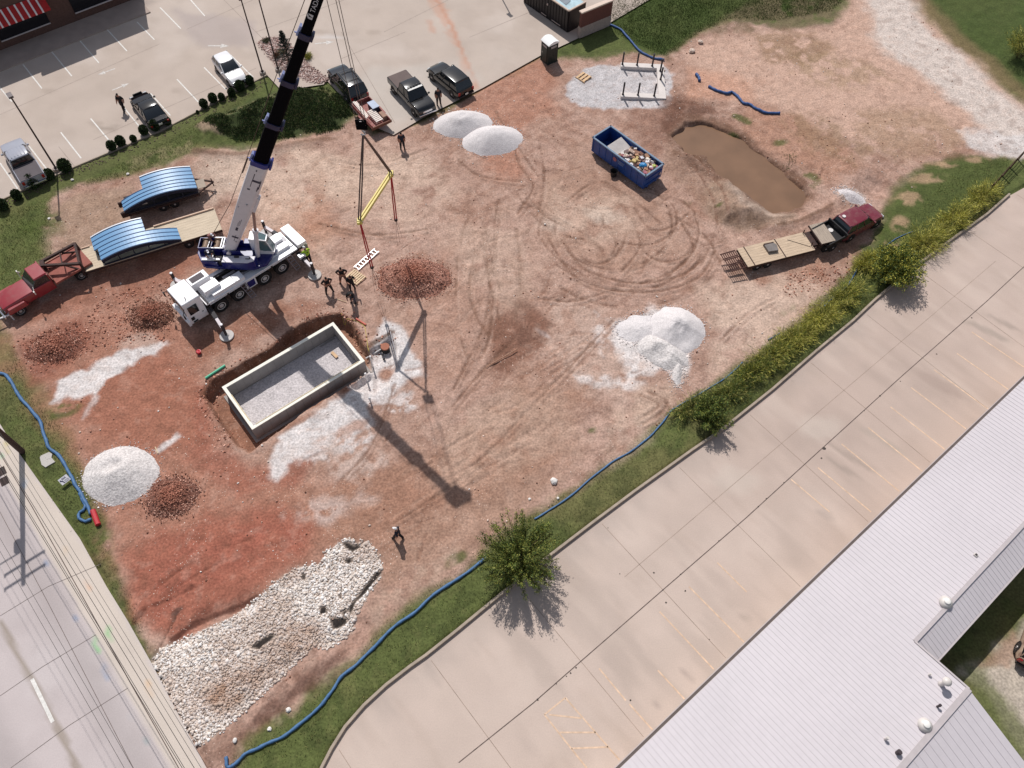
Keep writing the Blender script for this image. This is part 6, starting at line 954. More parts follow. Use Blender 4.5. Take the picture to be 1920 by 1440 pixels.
for z,a0,a1 in ((11.0,-1.15,1.35),(9.9,-1.15,1.35)):
    m=MB(); m.bar((math.cos(ca_)*a0,math.sin(ca_)*a0,z),(math.cos(ca_)*a1,math.sin(ca_)*a1,z),.1,.12); ar=obj('crossarm',m,M_pole,UP); m=MB(); [m.lathe([(.05,0),(.06,.1),(.02,.16)],(math.cos(ca_)*a,math.sin(ca_)*a,z+.06),8) for a in (a0+.05,0.3,a1-.05)]; obj('insulator',m,mat('brown_insulator',(96,60,50),.3),ar)
m=MB(); m.lathe([(.2,0),(.25,.05),(.25,.7),(.2,.78)],(-.33,.1,8.2),14); obj('transformer',m,mat('grey_transformer',(150,150,152),.5),UP); m=MB(); m.bar((0,0,8.8),(-1.5,-.8,9.2),.06,.06); obj('lamp_arm',m,M_chr,UP)
b0=np.array(G2((41,846)))
for k,(a,z,sg_) in enumerate(((-1.1,11.1,1),(1.3,11.1,1),(-1.1,10.0,1),(1.3,10.0,1),(.1,7.8,1),(-.1,7.2,1),(.2,6.6,1))):
    o0=b0+np.array([math.cos(ca_),math.sin(ca_)])*a; pts=[]
    for t_ in np.linspace(-1,1,25):
        d=t_*40; pts.append((o0[0]+rdv[0]*d,o0[1]+rdv[1]*d,z-.9+.9*(1-abs(t_))**2 if abs(t_)<1 else z-.9))
    m=MB(); m.tube(pts,.009 if k<4 else .014,5); o=obj('overhead_wire',m,M_blackp); tag(o,'thin dark overhead wire carried by the utility pole along the road','wire','overhead wires along the road')
# lamp posts
def lamp(p,lab,h=7.2,loc=None):
    c=loc or G(*p); t=thing('lamp_post',lab,'lamp post',(c[0],c[1],0),D(38)); m=MB(); m.lathe([(.28,0),(.28,.22),(.24,.25)],(0,0,0),16); obj('base',m,mat('lamp_base_concrete',(176,164,156),.9),t); m=MB(); m.tube([(0,0,.25),(0,0,h)],[.075,.055],10); m.lathe([(.16,.24),(.14,.3),(.08,.33)],(0,0,0),10); obj('post',m,mat('dark_bronze_post',(66,48,48),.5),t); m=MB(); m.box((0,.28,h+.02),(.36,.62,.16)); hd=obj('lamp_head',m,mat('bronze_lamp_head',(104,92,92),.5),t,bevel=.02); m=MB(); m.box((0,.28,h-.07),(.28,.5,.03)); obj('lens',m,M_head,hd)
lamp((107,319),'leftmost tall car park lamp post behind the silver pickup'); lamp((493,138),'tall car park lamp post between the white hatchback and the island'); lamp((522,132),'car park lamp post rising at the stony island corner left of the boom')
c=np.array(G2((958,29)))-np.array([.254,-.769])*7.0; lamp(None,'far car park lamp post standing beyond the top edge of the lot',7.2,(c[0],c[1],0))
# fence at the right
for k in range(5):
    a=np.array(G2((1908,300)))+(np.array(G2((1850,362)))-np.array(G2((1908,300))))*k/4
    if k==0: FNc=thing('wire_fence','dark old wire fence with wooden posts at the right end of the hedge','fence',(a[0],a[1],0)); A0=a
    m=MB(); m.bar((a[0]-A0[0],a[1]-A0[1],0),(a[0]-A0[0]+.08,a[1]-A0[1],1.1),.1,.1); obj('fence_post',m,M_wood,FNc)
m=MB(); d=np.array(G2((1850,362)))-A0; [m.bar((0,0,z),(d[0],d[1],z),.02,.05) for z in (.3,.6,.9,1.05)]; obj('fence_wire',m,M_wood,FNc)
# ================================================================ MOBILE CRANE
CR=thing('mobile_crane','white and deep blue four axle mobile crane with its telescopic boom raised','crane',(-19.334,37.574,0),D(-136.79))
CRM=Matrix.Translation(CR.location)@Matrix.Rotation(D(-136.79),4,'Z')
M_cw=mat('crane_white_paint',(250,248,250),.35,var=.04,sc=1,coat=.3); M_cg=mat('crane_grey_deck',(196,192,196),.6,var=.08,sc=2); M_cb=mat('crane_deep_blue',(28,32,108),.35,var=.1,sc=1.5,coat=.3); M_bk=mat('boom_black_paint',(14,12,16),.8,var=.1,sc=1,spec=.05); M_bw=mat('boom_white_paint',(222,216,220),.4,var=.04); M_ch=mat('chassis_dark',(50,46,50),.7,var=.15); M_steel=mat('bright_steel_tube',(196,190,192),.3,metal=.5,var=.05); M_bluec=mat('collar_blue',(46,52,128),.4)
def cp(name,mb,mt,bevel=0,par=None,**k): return obj(name,mb,mt,par or CR,bevel=bevel,**k)
def up(o,par=None):
    o.parent=par or CR
    if par is None: o.matrix_local=CRM.inverted()
    return o
Y0,Y1,YC=-.95,1.33,.2
m=MB(); m.box((-.6,YC,1.1),(8.6,1.3,.7)); m.box((4.2,YC,.7),(1.4,1.9,.4)); cp('chassis',m,M_ch)
m=MB(); m.box((-.9,1.03,1.53),(6.7,.6,.12)); m.box((-.9,-.68,1.53),(6.7,.55,.12)); m.box((3.0,YC,1.56),(1.2,2.26,.14)); m.box((-3.2,YC,1.6),(2.0,1.3,.14)); m.box((1.55,.85,1.72),(2.6,.75,.42)); m.box((2.6,.5,2.0),(1.3,.8,.5),top=(.96,.9)); dk=cp('deck',m,M_cw,bevel=.025)
m=MB(); m.box((-.9,.27,1.5),(4.6,.9,.1)); m.box((-3.3,-.1,1.69),(1.6,.5,.03)); cp('deck_walkway',m,M_cg,par=dk); m=MB(); m.bar((2.2,.42,1.84),(-2.0,.38,1.84),.12,.12); m.bar((1.9,-.35,1.7),(-.6,-.3,1.7),.2,.12); m.bar((3.45,Y0,1.68),(3.45,Y1,1.68),.1,.12); cp('hydraulic_lines',m,M_ch)
m=MB(); m.box((2.9,-.55,1.98),(1.45,.8,.85)); hb=cp('hood_box',m,M_cw,bevel=.03); m=MB(); m.box((2.95,-.55,2.42),(1.0,.5,.02)); [m.box((2.95+x,-.55,2.43),(.03,.5,.02)) for x in np.linspace(-.45,.45,9)]; cp('grille',m,mat('grille_dark',(88,80,86),.7),par=hb)
m=MB(); m.box((-3.2,-.35,1.78),(1.3,.75,.28)); m.box((-3.35,.55,1.74),(1.15,.55,.2)); cp('tool_locker',m,M_cw,bevel=.03)
m=MB(); m.box((-4.68,YC,1.72),(.75,2.3,.34)); rb_=cp('rear_box',m,M_cw,bevel=.03); m=MB(); m.box((-5.0,YC,1.2),(.2,2.2,.5)); cp('rear_panel',m,mat('pale_green_panel',(150,160,140),.6),par=rb_)
# driver cab
m=MB(); m.loft([[Vector((x,y*sy+YC-.0,z)) for y,z in ((-1.12,.62),(1.12,.62),(1.13,1.35),(1.05,2.62),(.98,2.72),(-.98,2.72),(-1.05,2.62),(-1.13,1.35))] for x,sy in ((3.72,1),(4.9,1),(5.12,.98))]); cb=cp('driver_cab',m,M_cw,bevel=.04)
m=MB(); m.box((5.13,YC,1.95),(.05,1.95,.95)); m.box((4.55,YC+1.1,1.9),(.7,.08,.78)); m.box((4.55,YC-1.1,1.9),(.7,.08,.78)); cp('cab_windows',m,M_glass,par=cb); m=MB(); m.box((5.2,YC,.75),(.2,2.25,.45)); cp('front_bumper',m,M_cw,bevel=.03)
m=MB(); [m.box((5.31,YC+s*.8,.8),(.04,.32,.18)) for s in (-1,1)]; cp('headlight',m,M_head); m=MB(); m.box((4.85,YC+1.16,1.15),(.25,.03,.3)); m.box((4.75,YC+1.16,.8),(.35,.05,.12)); m.box((4.0,YC+1.15,1.3),(.1,.03,.05)); cp('cab_step',m,M_blackp,par=cb); m=MB(); m.tube([(4.6,.9,2.72),(4.6,.9,2.95)],.03,8); cp('beacon_stub',m,M_ch,par=cb)
for s in (-1,1): m=MB(); m.bar((5.1,YC+s*1.1,2.4),(5.35,YC+s*1.35,2.2),.04,.04); m.box((5.35,YC+s*1.37,2.0),(.08,.2,.4)); cp('mirror',m,M_blackp)
for x in (-2.65,-1.1,1.1,2.65):
    for y,s in ((1.1,1),(-.72,-1)): 
        w_=wheel(CR,x,y,.6,.42,M_wrim,rimr=.56,n=24); 
        if s<0: w_.rotation_euler.z=math.pi
[cp('mudguard',MB().bar((x-.7,1.3,1.42),(x+.7,1.3,1.42),.1,.05),M_cw) for x in (-2.65,-1.1,1.1,2.65)]
m=MB(); m.box((0,1.2,1.05),(.85,.25,.85)); bx=cp('side_locker',m,M_cw); m=MB(); m.box((0,1.34,1.05),(.6,.02,.6)); cp('blue_panel',m,M_cb,par=bx)
def ladder_part(x,lean=.5):
    m=MB(); A=(x,1.36,1.5); 
    for dx_ in (-.2,.2): m.bar((x+dx_,1.38,1.5),(x+dx_-.25,1.38+lean,.25),.04,.05)
    for k in range(6):
        t_=k/5*.96+.02; m.bar((x-.2-.25*t_,1.38+lean*t_,1.5-1.25*t_),(x+.2-.25*t_,1.38+lean*t_,1.5-1.25*t_),.05,.03)
    cp('ladder',m,mat('grey_ladder',(150,140,144),.5))
ladder_part(.62); ladder_part(-3.35)
def outrig(x,dx_,y0,y1,far=False):
    s=1 if y1>0 else -1; m=MB(); m.bar((x,y0,.95),(x+dx_*.5,(y0+y1)/2,.9),.3,.34); b=cp('outrigger_beam',m,M_ch); m=MB(); m.bar((x+dx_*.45,(y0+y1)/2-.1*s,.9),(x+dx_,y1-.15*s,.85),.22,.26); cp('extension',m,mat('pale_outrigger_steel',(206,196,200),.5,var=.1),par=b)
    m=MB(); m.tube([(x+dx_,y1,.12),(x+dx_,y1,1.35)],.1,10); m.tube([(x+dx_,y1,.75),(x+dx_,y1,1.4)],.12,10); j=cp('outrigger_jack',m,M_ch); m=MB(); m.lathe([(.1,1.38),(.1,1.46),(.01,1.48)],(x+dx_,y1,0),10); cp('jack_cap',m,M_cw,par=j)
    m=MB(); m.lathe([(.5,0.02),(.52,.06),(.5,.12),(.2,.13),(.16,.2),(.01,.2)],(x+dx_,y1,0),24); cp('outrigger_pad',m,mat('grey_pad',(196,190,186),.7,var=.12,sc=3))
outrig(3.48,.25,1.2,3.36); outrig(-4.2,.0,1.2,3.05); outrig(3.5,.4,-.8,-3.1); outrig(-4.2,.3,-.8,-2.9)
m=MB(); m.box((-4.2,1.75,1.15),(.5,.35,.25)); cp('outrigger_box',m,M_cw)
# rotating upper works, laid out square to the boom
TX,TY=-19.2,38.05
m=MB(); m.lathe([(.8,1.45),(.85,1.6),(.85,1.85),(.7,1.95)],(TX,TY,0),28); up(cp('slewing_ring',m,M_ch))
m=MB(); m.prism([(-21.6,37.25),(-18.1,37.1),(-17.2,37.55),(-16.9,38.4),(-17.3,39.45),(-21.5,39.3),(-22.0,38.9),(-22.0,37.8)],1.9,2.12); sup=up(cp('superstructure',m,M_cb,bevel=.03))
m=MB(); m.prism([(-22.25,38.2),(-21.85,37.45),(-20.6,37.25),(-20.6,39.15),(-21.9,39.25),(-22.2,38.95)],1.75,2.5); up(cp('counterweight',m,M_cb,bevel=.05))
m=MB(); [m.box((-21.1,y,2.75),(1.9,.05,.55)) for y in (38.25,39.2)]; [m.box((x,38.72,2.75),(.05,.95,.5)) for x in (-22.05,-21.15)]; up(cp('winch_frame',m,M_cb)); m=MB(); [m.box((-20.65,y,3.04),(.85,.08,.06)) for y in (38.22,39.22)]; [m.box((x,38.72,3.04),(.08,1.0,.06)) for x in (-20.25,-20.42)]; m.bar((-21.3,39.2,3.02),(-21.35,38.25,3.02),.05,.05); up(cp('white_rail',m,M_cw))
for x in (-21.62,-20.78):
    m=MB(); m.lathe([(.34,-.42),(.34,-.36),(.26,-.35),(.26,.35),(.34,.36),(.34,.42)],(x,38.72,2.72),18,axis='y'); w_=up(cp('winch_drum',m,mat('rope_on_drum',(128,106,88),.6,var=.2,sc=14,metal=.3)))
m=MB(); [m.prism([(-20.2,y-.04),(-18.9,y-.04),(-18.9,y+.04),(-20.2,y+.04)],2.1,3.1) for y in (37.9,38.95)]; m.box((-19.0,38.42,2.3),(1.6,.9,.35)); up(cp('boom_bracket',m,M_cb,bevel=.03)); m=MB(); m.tube([(-19.75,37.75,2.95),(-19.75,39.1,2.95)],.16,14); up(cp('foot_pin',m,M_steel))
m=MB(); m.prism([(-20.25,37.12),(-18.35,37.05),(-17.9,37.25),(-17.85,37.75),(-20.2,37.8)],2.1,2.72); hd_=up(cp('engine_hood',m,M_cb,bevel=.03)); m=MB(); m.prism([(-20.22,37.14),(-18.35,37.08),(-17.93,37.27),(-17.9,37.72),(-20.18,37.76)],2.725,2.76); hw_=up(cp('white_hood_top',m,mat('hood_top_white',(222,218,224),.5,var=.06),bevel=.01)); m=MB(); m.box((-18.4,37.45,2.78),(.3,.05,.03)); m.box((-18.25,37.55,2.78),(.05,.2,.03)); m.box((-19.2,37.6,2.8),(.35,.12,.08)); up(cp('hood_handles',m,M_ch),None)
m=MB(); m.box((-21.1,37.55,2.56),(1.3,.16,.1)); m.box((-21.2,37.75,2.6),(.5,.2,.2)); up(cp('white_step',m,M_cw)); m=MB(); m.box((-20.6,37.65,2.35),(.5,.5,.5)); m.tube([(-20.9,37.9,2.4),(-20.9,37.9,3.1)],.06,8); up(cp('engine_block',m,M_ch))
m=MB(); m.box((-18.35,39.05,2.5),(1.1,.5,.8)); up(cp('side_tank',m,M_cb,bevel=.03))
# operator cab
m=MB(); m.prism([(-18.35,38.55),(-17.75,38.5),(-17.75,39.4),(-18.35,39.4)],2.1,3.62); oc=up(cp('operator_cab',m,M_cw,bevel=.05)); m=MB(); c0=[(-17.76,38.52,2.45),(-16.8,38.55,2.2),(-16.8,39.3,2.2),(-17.76,39.38,2.45),(-17.76,38.56,3.6),(-17.15,38.66,3.35),(-17.15,39.24,3.35),(-17.76,39.34,3.6)]; m.add(c0,[(3,2,1,0),(4,5,6,7),(0,1,5,4),(1,2,6,5),(2,3,7,6)]); up(cp('cab_glass',m,mat('pale_cab_glass',(96,118,122),.05,var=0,spec=.9)))
m=MB(); 
for a,b in ((0,1),(1,5),(5,4),(4,0),(3,2),(2,6),(6,7),(7,3),(1,2),(5,6)): m.bar(c0[a],c0[b],.07,.07)
m.box((-17.3,38.52,2.25),(1.0,.06,.3)); up(cp('cab_frame',m,M_cw)); m=MB(); m.prism([(-17.8,38.5),(-16.75,38.52),(-16.75,39.35),(-17.8,39.4)],2.02,2.16); up(cp('cab_floor',m,M_cb)); m=MB(); m.box((-17.35,38.9,2.6),(.5,.45,.7)); up(cp('seat',m,M_blackp))
# boom
BF=Vector((-19.75,38.42,2.9)); BT=Vector((-9.0,38.5,23.6)); bx_=(BT-BF).normalized(); by_=Vector((0,1,0)); by_=(by_-bx_*by_.dot(bx_)).normalized(); bz_=bx_.cross(by_); BL=(BT-BF).length
if bz_.x>0: bz_=-bz_
def bp(t,y,z): return BF+bx_*(t*BL)+by_*y+bz_*z
def bring(t,w,h,k=1): return [bp(t,y*w/2,z*h/2) for y,z in ((-1,.86),(-.86,1),(.86,1),(1,.86),(1,-.45),(.8,-.82),(.4,-1),(-.4,-1),(-.8,-.82),(-1,-.45))]
m=MB(); m.loft([bring(-.03,.8,.62),bring(.0,.9,.8),bring(.12,.95,1.0),bring(.22,.95,1.14),bring(.4,.95,1.14)]); bb=up(cp('boom_base',m,M_bw,bevel=.02))
m=MB(); m.prism([(0,0),(.1,0),(.1,.1),(0,.1)],0,.01); 
m=MB(); m.loft([bring(.4,.98,1.16),bring(.404,.98,1.16)]); mk=MB(); w2=-.481
def patch(t0,t1,z0,z1): mk.add([bp(t0,w2,z0),bp(t1,w2,z0),bp(t1,w2,z1),bp(t0,w2,z1)],[(0,1,2,3)]); 
patch(.333,.341,-.35,.15); patch(.335,.365,.1,.15); patch(.31,.337,.12,.16); patch(.296,.302,.1,.27); patch(.31,.345,-.42,-.36); patch(.30,.318,-.36,-.3); patch(.375,.381,.05,.12); patch(.11,.125,-.03,.13); patch(.13,.158,.02,.05); patch(.135,.165,-.06,-.03); patch(.13,.15,.09,.11); patch(.075,.082,-.25,.2); patch(.06,.09,-.05,-.02); up(obj('markings',mk,mat('marking_ink',(62,56,72),.7,var=.3,sc=12),CR,fix=False))
m=MB(); m.lathe([(.09,0),(.07,.06),(.01,.07)],(0,0,0),10,axis='y'); 
m=MB(); [m.ball(tuple(bp(t,-.5,z)),r,8) for t,z,r in ((.235,-.05,.07),(.06,-.2,.07),(.215,.42,.05),(.285,-.5,.05))]; up(cp('pin_boss',m,M_steel,smooth=True)); m=MB(); m.bar(bp(.2,0,-.62),bp(.26,0,-.62),.5,.25); up(cp('cylinder_lug',m,M_bw,bevel=.03))
secs=((.4,.545,.76,.9),(.545,.69,.66,.78),(.69,.835,.57,.66),(.835,1.0,.48,.54))
for t0,t1,w,h in secs:
    m=MB(); m.loft([bring(t0-.05,w,h),bring(t1,w,h)]); bs=up(cp('boom_section',m,M_bk,bevel=.015))
for i_,(t,w,h) in enumerate(((.4,.95,1.14),(.545,.76,.9),(.69,.66,.78),(.835,.57,.66))):
    m=MB(); m.loft([bring(t-.008,w+.06,h+.06),bring(t+.008,w+.06,h+.06)]); m.bar(bp(t-.006,-w*.05,-h*.56),bp(t+.014,-w*.05,-h*.56),w*.8,.14); co_=up(cp('boom_collar',m,M_bluec if i_==0 else mat('collar_dark_blue',(30,32,70),.4),bevel=.02)); m=MB(); m.bar(bp(t-.006,-.05,h*.5+.08),bp(t+.022,-.05,h*.5+.04),.3,.12); m.bar(bp(t,-.12,h*.5),bp(t,-.12,h*.5+.26),.06,.06); up(cp('rope_guide',m,mat('pale_blue_steel',(150,160,206),.4)))
m=MB(); m.bar(bp(.985,0,0),bp(1.03,0,-.1),.7,1.0); m.bar(bp(1.0,0,-.2),bp(1.03,0,-.9),.6,.35); bh=up(cp('boom_head',m,M_cb,bevel=.03)); m=MB(); [m.lathe([(.3,-.03),(.3,.03)],bp(1.02,y,-.6),16,axis='y') for y in (-.2,0,.2)]; up(cp('sheaves',m,M_steel))
m=MB(); m.tube([(-21.4,38.7,3.05),bp(.2,-.15,.95),bp(.4,-.2,.85),bp(.7,-.15,.75),bp(1.0,-.1,.55)],.022,6); m.tube([bp(.34,-.2,.82),bp(.4,-.2,.8)],.04,6); up(cp('hoist_rope',m,mat('brown_wire_rope',(92,68,56),.6)))
Mb=Matrix((tuple(bx_)+(0,),tuple(bz_)+(0,),tuple(bx_.cross(bz_))+(0,),(0,0,0,1))).transposed(); M_lt=mat('pale_lettering',(206,200,204),.6,var=.05)
o=textmesh('lettering','TADANO',.36,Matrix.Translation(bp(.905,-.245,-.06))@Mb,M_lt,CR); up(o)
m=MB(); 
for q in (((0,0),(.12,0),(.12,.32),(0,.2)),((.12,.32),(.3,.32),(.2,.24),(.12,.2)),((.14,0),(.3,0),(.3,.3),(.2,.16))): m.add([bp(.886+x/BL,-.245,y-.05) for x,y in q],[(0,1,2,3)])
up(obj('emblem',m,M_lt,CR,fix=False))
ca0=Vector((-17.87,38.12,2.35)); cb0=Vector((-16.98,38.4,7.35)); m=MB(); m.tube([ca0,ca0.lerp(cb0,.5)],.17,14); m.tube([ca0.lerp(cb0,.47),ca0.lerp(cb0,.52)],.22,14); lc=up(cp('lift_cylinder',m,M_bw,smooth=False)); m=MB(); m.tube([ca0.lerp(cb0,.5),cb0],.11,12); up(cp('cylinder_rod',m,mat('brown_steel_rod',(160,136,130),.3,metal=.6,var=.05)))
# hook block and rigging, hanging free below the boom head
HK=Vector((-8.62,38.4,13.9)); E_A=Vector((-9.38,36.22,8.15)); E_B=Vector((-7.74,40.8,7.95))
hk=thing('hook_block','dark hook block hanging on three hoist ropes beneath the boom head','hook',tuple(HK)); m=MB(); m.prism([(-.28,-.12),(.28,-.12),(.28,.12),(-.28,.12)],0,.62); m.box((0,0,.3),(.7,.08,.75)); obj('block_housing',m,M_bk,hk,bevel=.05); m=MB(); [m.lathe([(.28,-.02),(.28,.02)],(0,y,.35),16,axis='y') for y in (-.08,.08)]; obj('sheave',m,M_steel,hk); m=MB(); m.tube([(0,0,0),(0,0,-.15),(.12,0,-.28),(.12,0,-.42),(0,0,-.5),(-.12,0,-.42),(-.1,0,-.33)],[.06,.06,.07,.07,.07,.05,.03],8); obj('hook',m,M_steel,hk)
for k,(dx_,dy_) in enumerate(((-.28,0),(.18,-.06),(.3,.06))):
    m=MB(); m.tube([(dx_,dy_,.5),(dx_*1.05-.35,dy_,9.6)],.02,5); obj('rope_fall',m,mat('grey_rope',(110,96,92),.6),hk)
def sling(name,lab,a,b,r,mt,off=(0,0),n=2,cat='sling'):
    a=Vector(a);b=Vector(b); t=thing(name,lab,cat,tuple(b)); side=(b-a).cross(Vector((0,0,1))); side=side.normalized() if side.length>.3 else Vector((1,.3,0)).normalized()
    for k in range(n):
        d=side*(k-(n-1)/2)*r*3; m=MB(); m.tube([a-b+d*.3,(a-b)*.5+d,Vector((0,0,0))+d],r,6); obj('strand',m,mt,t)
    return t
M_dsl=mat('dark_sling',(104,84,78),.8,var=.1); M_rsl=mat('red_round_sling',(186,40,50),.8,var=.08)
sling('lifting_sling','left brown lifting sling from the hook to the near end of the yellow bar',HK-Vector((0,0,.45)),E_A+Vector((0,0,.15)),.05,M_dsl); sling('lifting_sling','right brown lifting sling from the hook to the far end of the yellow bar',HK-Vector((0,0,.45)),E_B+Vector((0,0,.15)),.05,M_dsl)
sp_=thing('spreader_bar','yellow spreader bar hanging level between the brown and red slings','spreader bar',tuple((E_A+E_B)/2)); v_=(E_B-E_A).normalized(); m=MB(); hA=E_A-(E_A+E_B)/2; hB=E_B-(E_A+E_B)/2; sd_=v_.cross(Vector((0,0,1))).normalized(); M_ye=mat('yellow_bar_paint',(226,204,110),.5,var=.06); [m.bar(hA+sd_*s*.09,hB+sd_*s*.09,.1,.22) for s in (-1,1)]; m.bar(hA+v_*.1,hB-v_*.1,.1,.1); obj('beam',m,M_ye,sp_); 
for h_,s in ((hA,-1),(hB,1)): m=MB(); m.box(tuple(h_),(.36,.34,.3)); m.box(tuple(h_+v_*s*.2),(.2,.2,.2)); eo=obj('end_fitting',m,M_ye,sp_,bevel=.03); m=MB(); m.tube([h_+sd_*.25,h_-sd_*.25],.05,8); obj('pin',m,M_steel,eo)
def below(E,px):
    best=None
    for z in np.arange(2.0,8,.05):
        g=Vector(G(*px,z)); d=math.hypot(g.x-E.x,g.y-E.y)
        if best is None or d<best[0]: best=(d,g)
    return best[1]
SA=below(E_A,(697,500)); SB=below(E_B,(742,411))
for E_,S_,lb in ((E_A,SA,'near'),(E_B,SB,'far')):
    sling('round_sling','doubled red sling hanging from the %s end of the yellow bar'%lb,E_-Vector((0,0,.15)),S_,.045,M_rsl,cat='sling'); s=thing('shackle','dark shackle with thin chains below the %s red sling'%lb,'shackle',tuple(S_)); m=MB(); m.tube([(-.1,0,.05),(-.1,0,-.12),(0,0,-.2),(.1,0,-.12),(.1,0,.05)],.04,6); m.box((0,0,-.1),(.2,.12,.2)); obj('shackle_bow',m,M_blackp,s)
    for k,dx_ in enumerate((-.18,0,.22)): m=MB(); m.tube([(0,0,-.15),(dx_*.6,.1*k,-1.2),(dx_,.1*k,-2.9+.3*k)],.012,4); obj('chain',m,mat('dark_chain',(96,80,76),.7),s)
# ================================================================ PEOPLE
SKIN=(176,126,104)
def person(lab,p,heading,shirt,pants,pose='stand',cap=None,hair=(40,28,24),z=0,sleeve='short',hs=1.75,loc=None,vest=None,shorts=False):
    c=loc or G(*p); t=thing('person',lab,'person',(c[0],c[1],z),D(heading)); k=hs/1.75; J={}
    J['pel']=(0,0,.95);J['sp']=(.0,0,1.15);J['ch']=(.01,0,1.36);J['nk']=(0,0,1.5);J['hd']=(.02,0,1.58)
    for s,n in ((1,'L'),(-1,'R')):
        J['hip'+n]=(0,s*.1,.9);J['kn'+n]=(.03,s*.13,.5);J['an'+n]=(0,s*.15,.09);J['to'+n]=(.17,s*.18,.04); J['sh'+n]=(0,s*.19,1.43);J['el'+n]=(-.03,s*.27,1.15);J['wr'+n]=(.05,s*.27,.92); J['pa'+n]=(.07,s*.265,.84)
    if pose=='hips':
        for s,n in ((1,'L'),(-1,'R')): J['el'+n]=(-.08,s*.42,1.2);J['wr'+n]=(.06,s*.24,1.05);J['pa'+n]=(.1,s*.17,1.02); J['an'+n]=(0,s*.26,.09); J['kn'+n]=(.03,s*.2,.5);J['to'+n]=(.15,s*.31,.04)
    if pose=='walk': J['knL']=(.2,.1,.52);J['anL']=(.28,.1,.1);J['toL']=(.45,.12,.06);J['knR']=(-.02,-.1,.5);J['anR']=(-.27,-.11,.14);J['toR']=(-.12,-.12,.04);J['elL']=(-.14,.25,1.16);J['wrL']=(-.08,.26,.92);J['paL']=(-.04,.26,.85);J['elR']=(.08,-.25,1.16);J['wrR']=(.25,-.22,.98);J['paR']=(.31,-.2,.94)
    if pose=='reach': J['elL']=(.2,.32,1.28);J['wrL']=(.42,.26,1.36);J['paL']=(.5,.24,1.38); J['ch']=(.06,0,1.35);J['nk']=(.1,0,1.48);J['hd']=(.14,0,1.56);J['elR']=(.08,-.32,1.2);J['wrR']=(.3,-.25,1.2);J['paR']=(.37,-.22,1.2); J['anL']=(-.1,.2,.09);J['toL']=(.06,.22,.04)
    if pose=='phone': J['elR']=(.05,-.27,1.17);J['wrR']=(.24,-.12,1.26);J['paR']=(.3,-.07,1.28);J['elL']=(.03,.27,1.15);J['wrL']=(.2,.15,1.22);J['paL']=(.26,.1,1.25)
    if pose=='bend': J['sp']=(.08,0,1.12);J['ch']=(.24,0,1.27);J['nk']=(.36,0,1.34);J['hd']=(.43,0,1.38);J['shL']=(.26,.19,1.32);J['shR']=(.26,-.19,1.32);J['elL']=(.42,.24,1.12);J['wrL']=(.55,.16,.98);J['paL']=(.6,.13,.93);J['elR']=(.42,-.24,1.12);J['wrR']=(.55,-.16,.98);J['paR']=(.6,-.13,.93)
    RD_={'pel':.15,'sp':.135,'ch':.155,'nk':.06,'hd':.07,'hip':.095,'kn':.066,'an':.045,'to':.042,'sh':.068,'el':.046,'wr':.031,'pa':.034}
    ED=[('pel','sp'),('sp','ch'),('ch','nk'),('nk','hd')]
    for n in 'LR': ED+=[('pel','hip'+n),('hip'+n,'kn'+n),('kn'+n,'an'+n),('an'+n,'to'+n),('ch','sh'+n),('sh'+n,'el'+n),('el'+n,'wr'+n),('wr'+n,'pa'+n)]
    names=list(J); vs=[Vector(J[n])*k for n in names]; idx={n:i for i,n in enumerate(names)}; rad=[]
    for n in names:
        b=n.rstrip('LR') if n not in RD_ else n; r=RD_[b]*k; rad.append((r*(1.15 if b in('pel','sp','ch') else 1.55),r*1.6))
    es=[(idx[a],idx[b]) for a,b in ED]
    for n,s in (('L',1),('R',-1)):
        pa=vs[idx['pa'+n]]; wr=vs[idx['wr'+n]]; d=(pa-wr).normalized(); side=d.cross(Vector((0,s*1.,.3))).normalized()
        for q in range(5):
            ln=(.075,.085,.08,.065,.05)[q]; 
            if q<4: base=pa+side*(q-1.5)*.019; e1=base+d*ln*.55; e2=base+d*ln+Vector((0,-s*.018,-.01))
            else: base=wr+d*.03; e1=base+side*-.04+d*.02; e2=base+side*-.05+d*ln
            i0=len(vs); vs+=[e1,e2]; rad+=[(.0095,.0095),(.0075,.0075)]; es+=[(idx['pa'+n] if q<4 else idx['wr'+n],i0),(i0,i0+1)]
    me=bpy.data.meshes.new('p'); me.from_pydata([tuple(v) for v in vs],es,[]); o=bpy.data.objects.new('p',me); COL.objects.link(o); mo=o.modifiers.new('s','SKIN'); sv=me.skin_vertices[0].data
    for i,r in enumerate(rad): sv[i].radius=r; sv[i].use_root=(i==0)
    o.modifiers.new('sd','SUBSURF').levels=1; dg=bpy.context.evaluated_depsgraph_get(); body=bpy.data.meshes.new_from_object(o.evaluated_get(dg)); bpy.data.objects.remove(o)
    # head with nose, brow, chin and ears joined to the same mesh
    bm=bmesh.new(); bm.from_mesh(body); hc=Vector(J['hd'])*k+Vector((.015,0,.075)); g=bmesh.ops.create_uvsphere(bm,u_segments=14,v_segments=10,radius=1)
    for v in g['verts']:
        q=v.co.copy(); f_=max(0,q.x); w=Vector((q.x*.098,q.y*.076,q.z*.122)); 
        if q.z<-.3: w.x*=1.0-.15*(-q.z); w.y*=.85
        if abs(q.y)<.25 and q.x>.8 and -.35<q.z<.1: w.x+=.022
        if abs(q.z)<.25 and abs(q.y)>.93: w.y+=.014*(1 if q.y>0 else -1)
        v.co=hc+w*k
    hv=set(g['verts'])
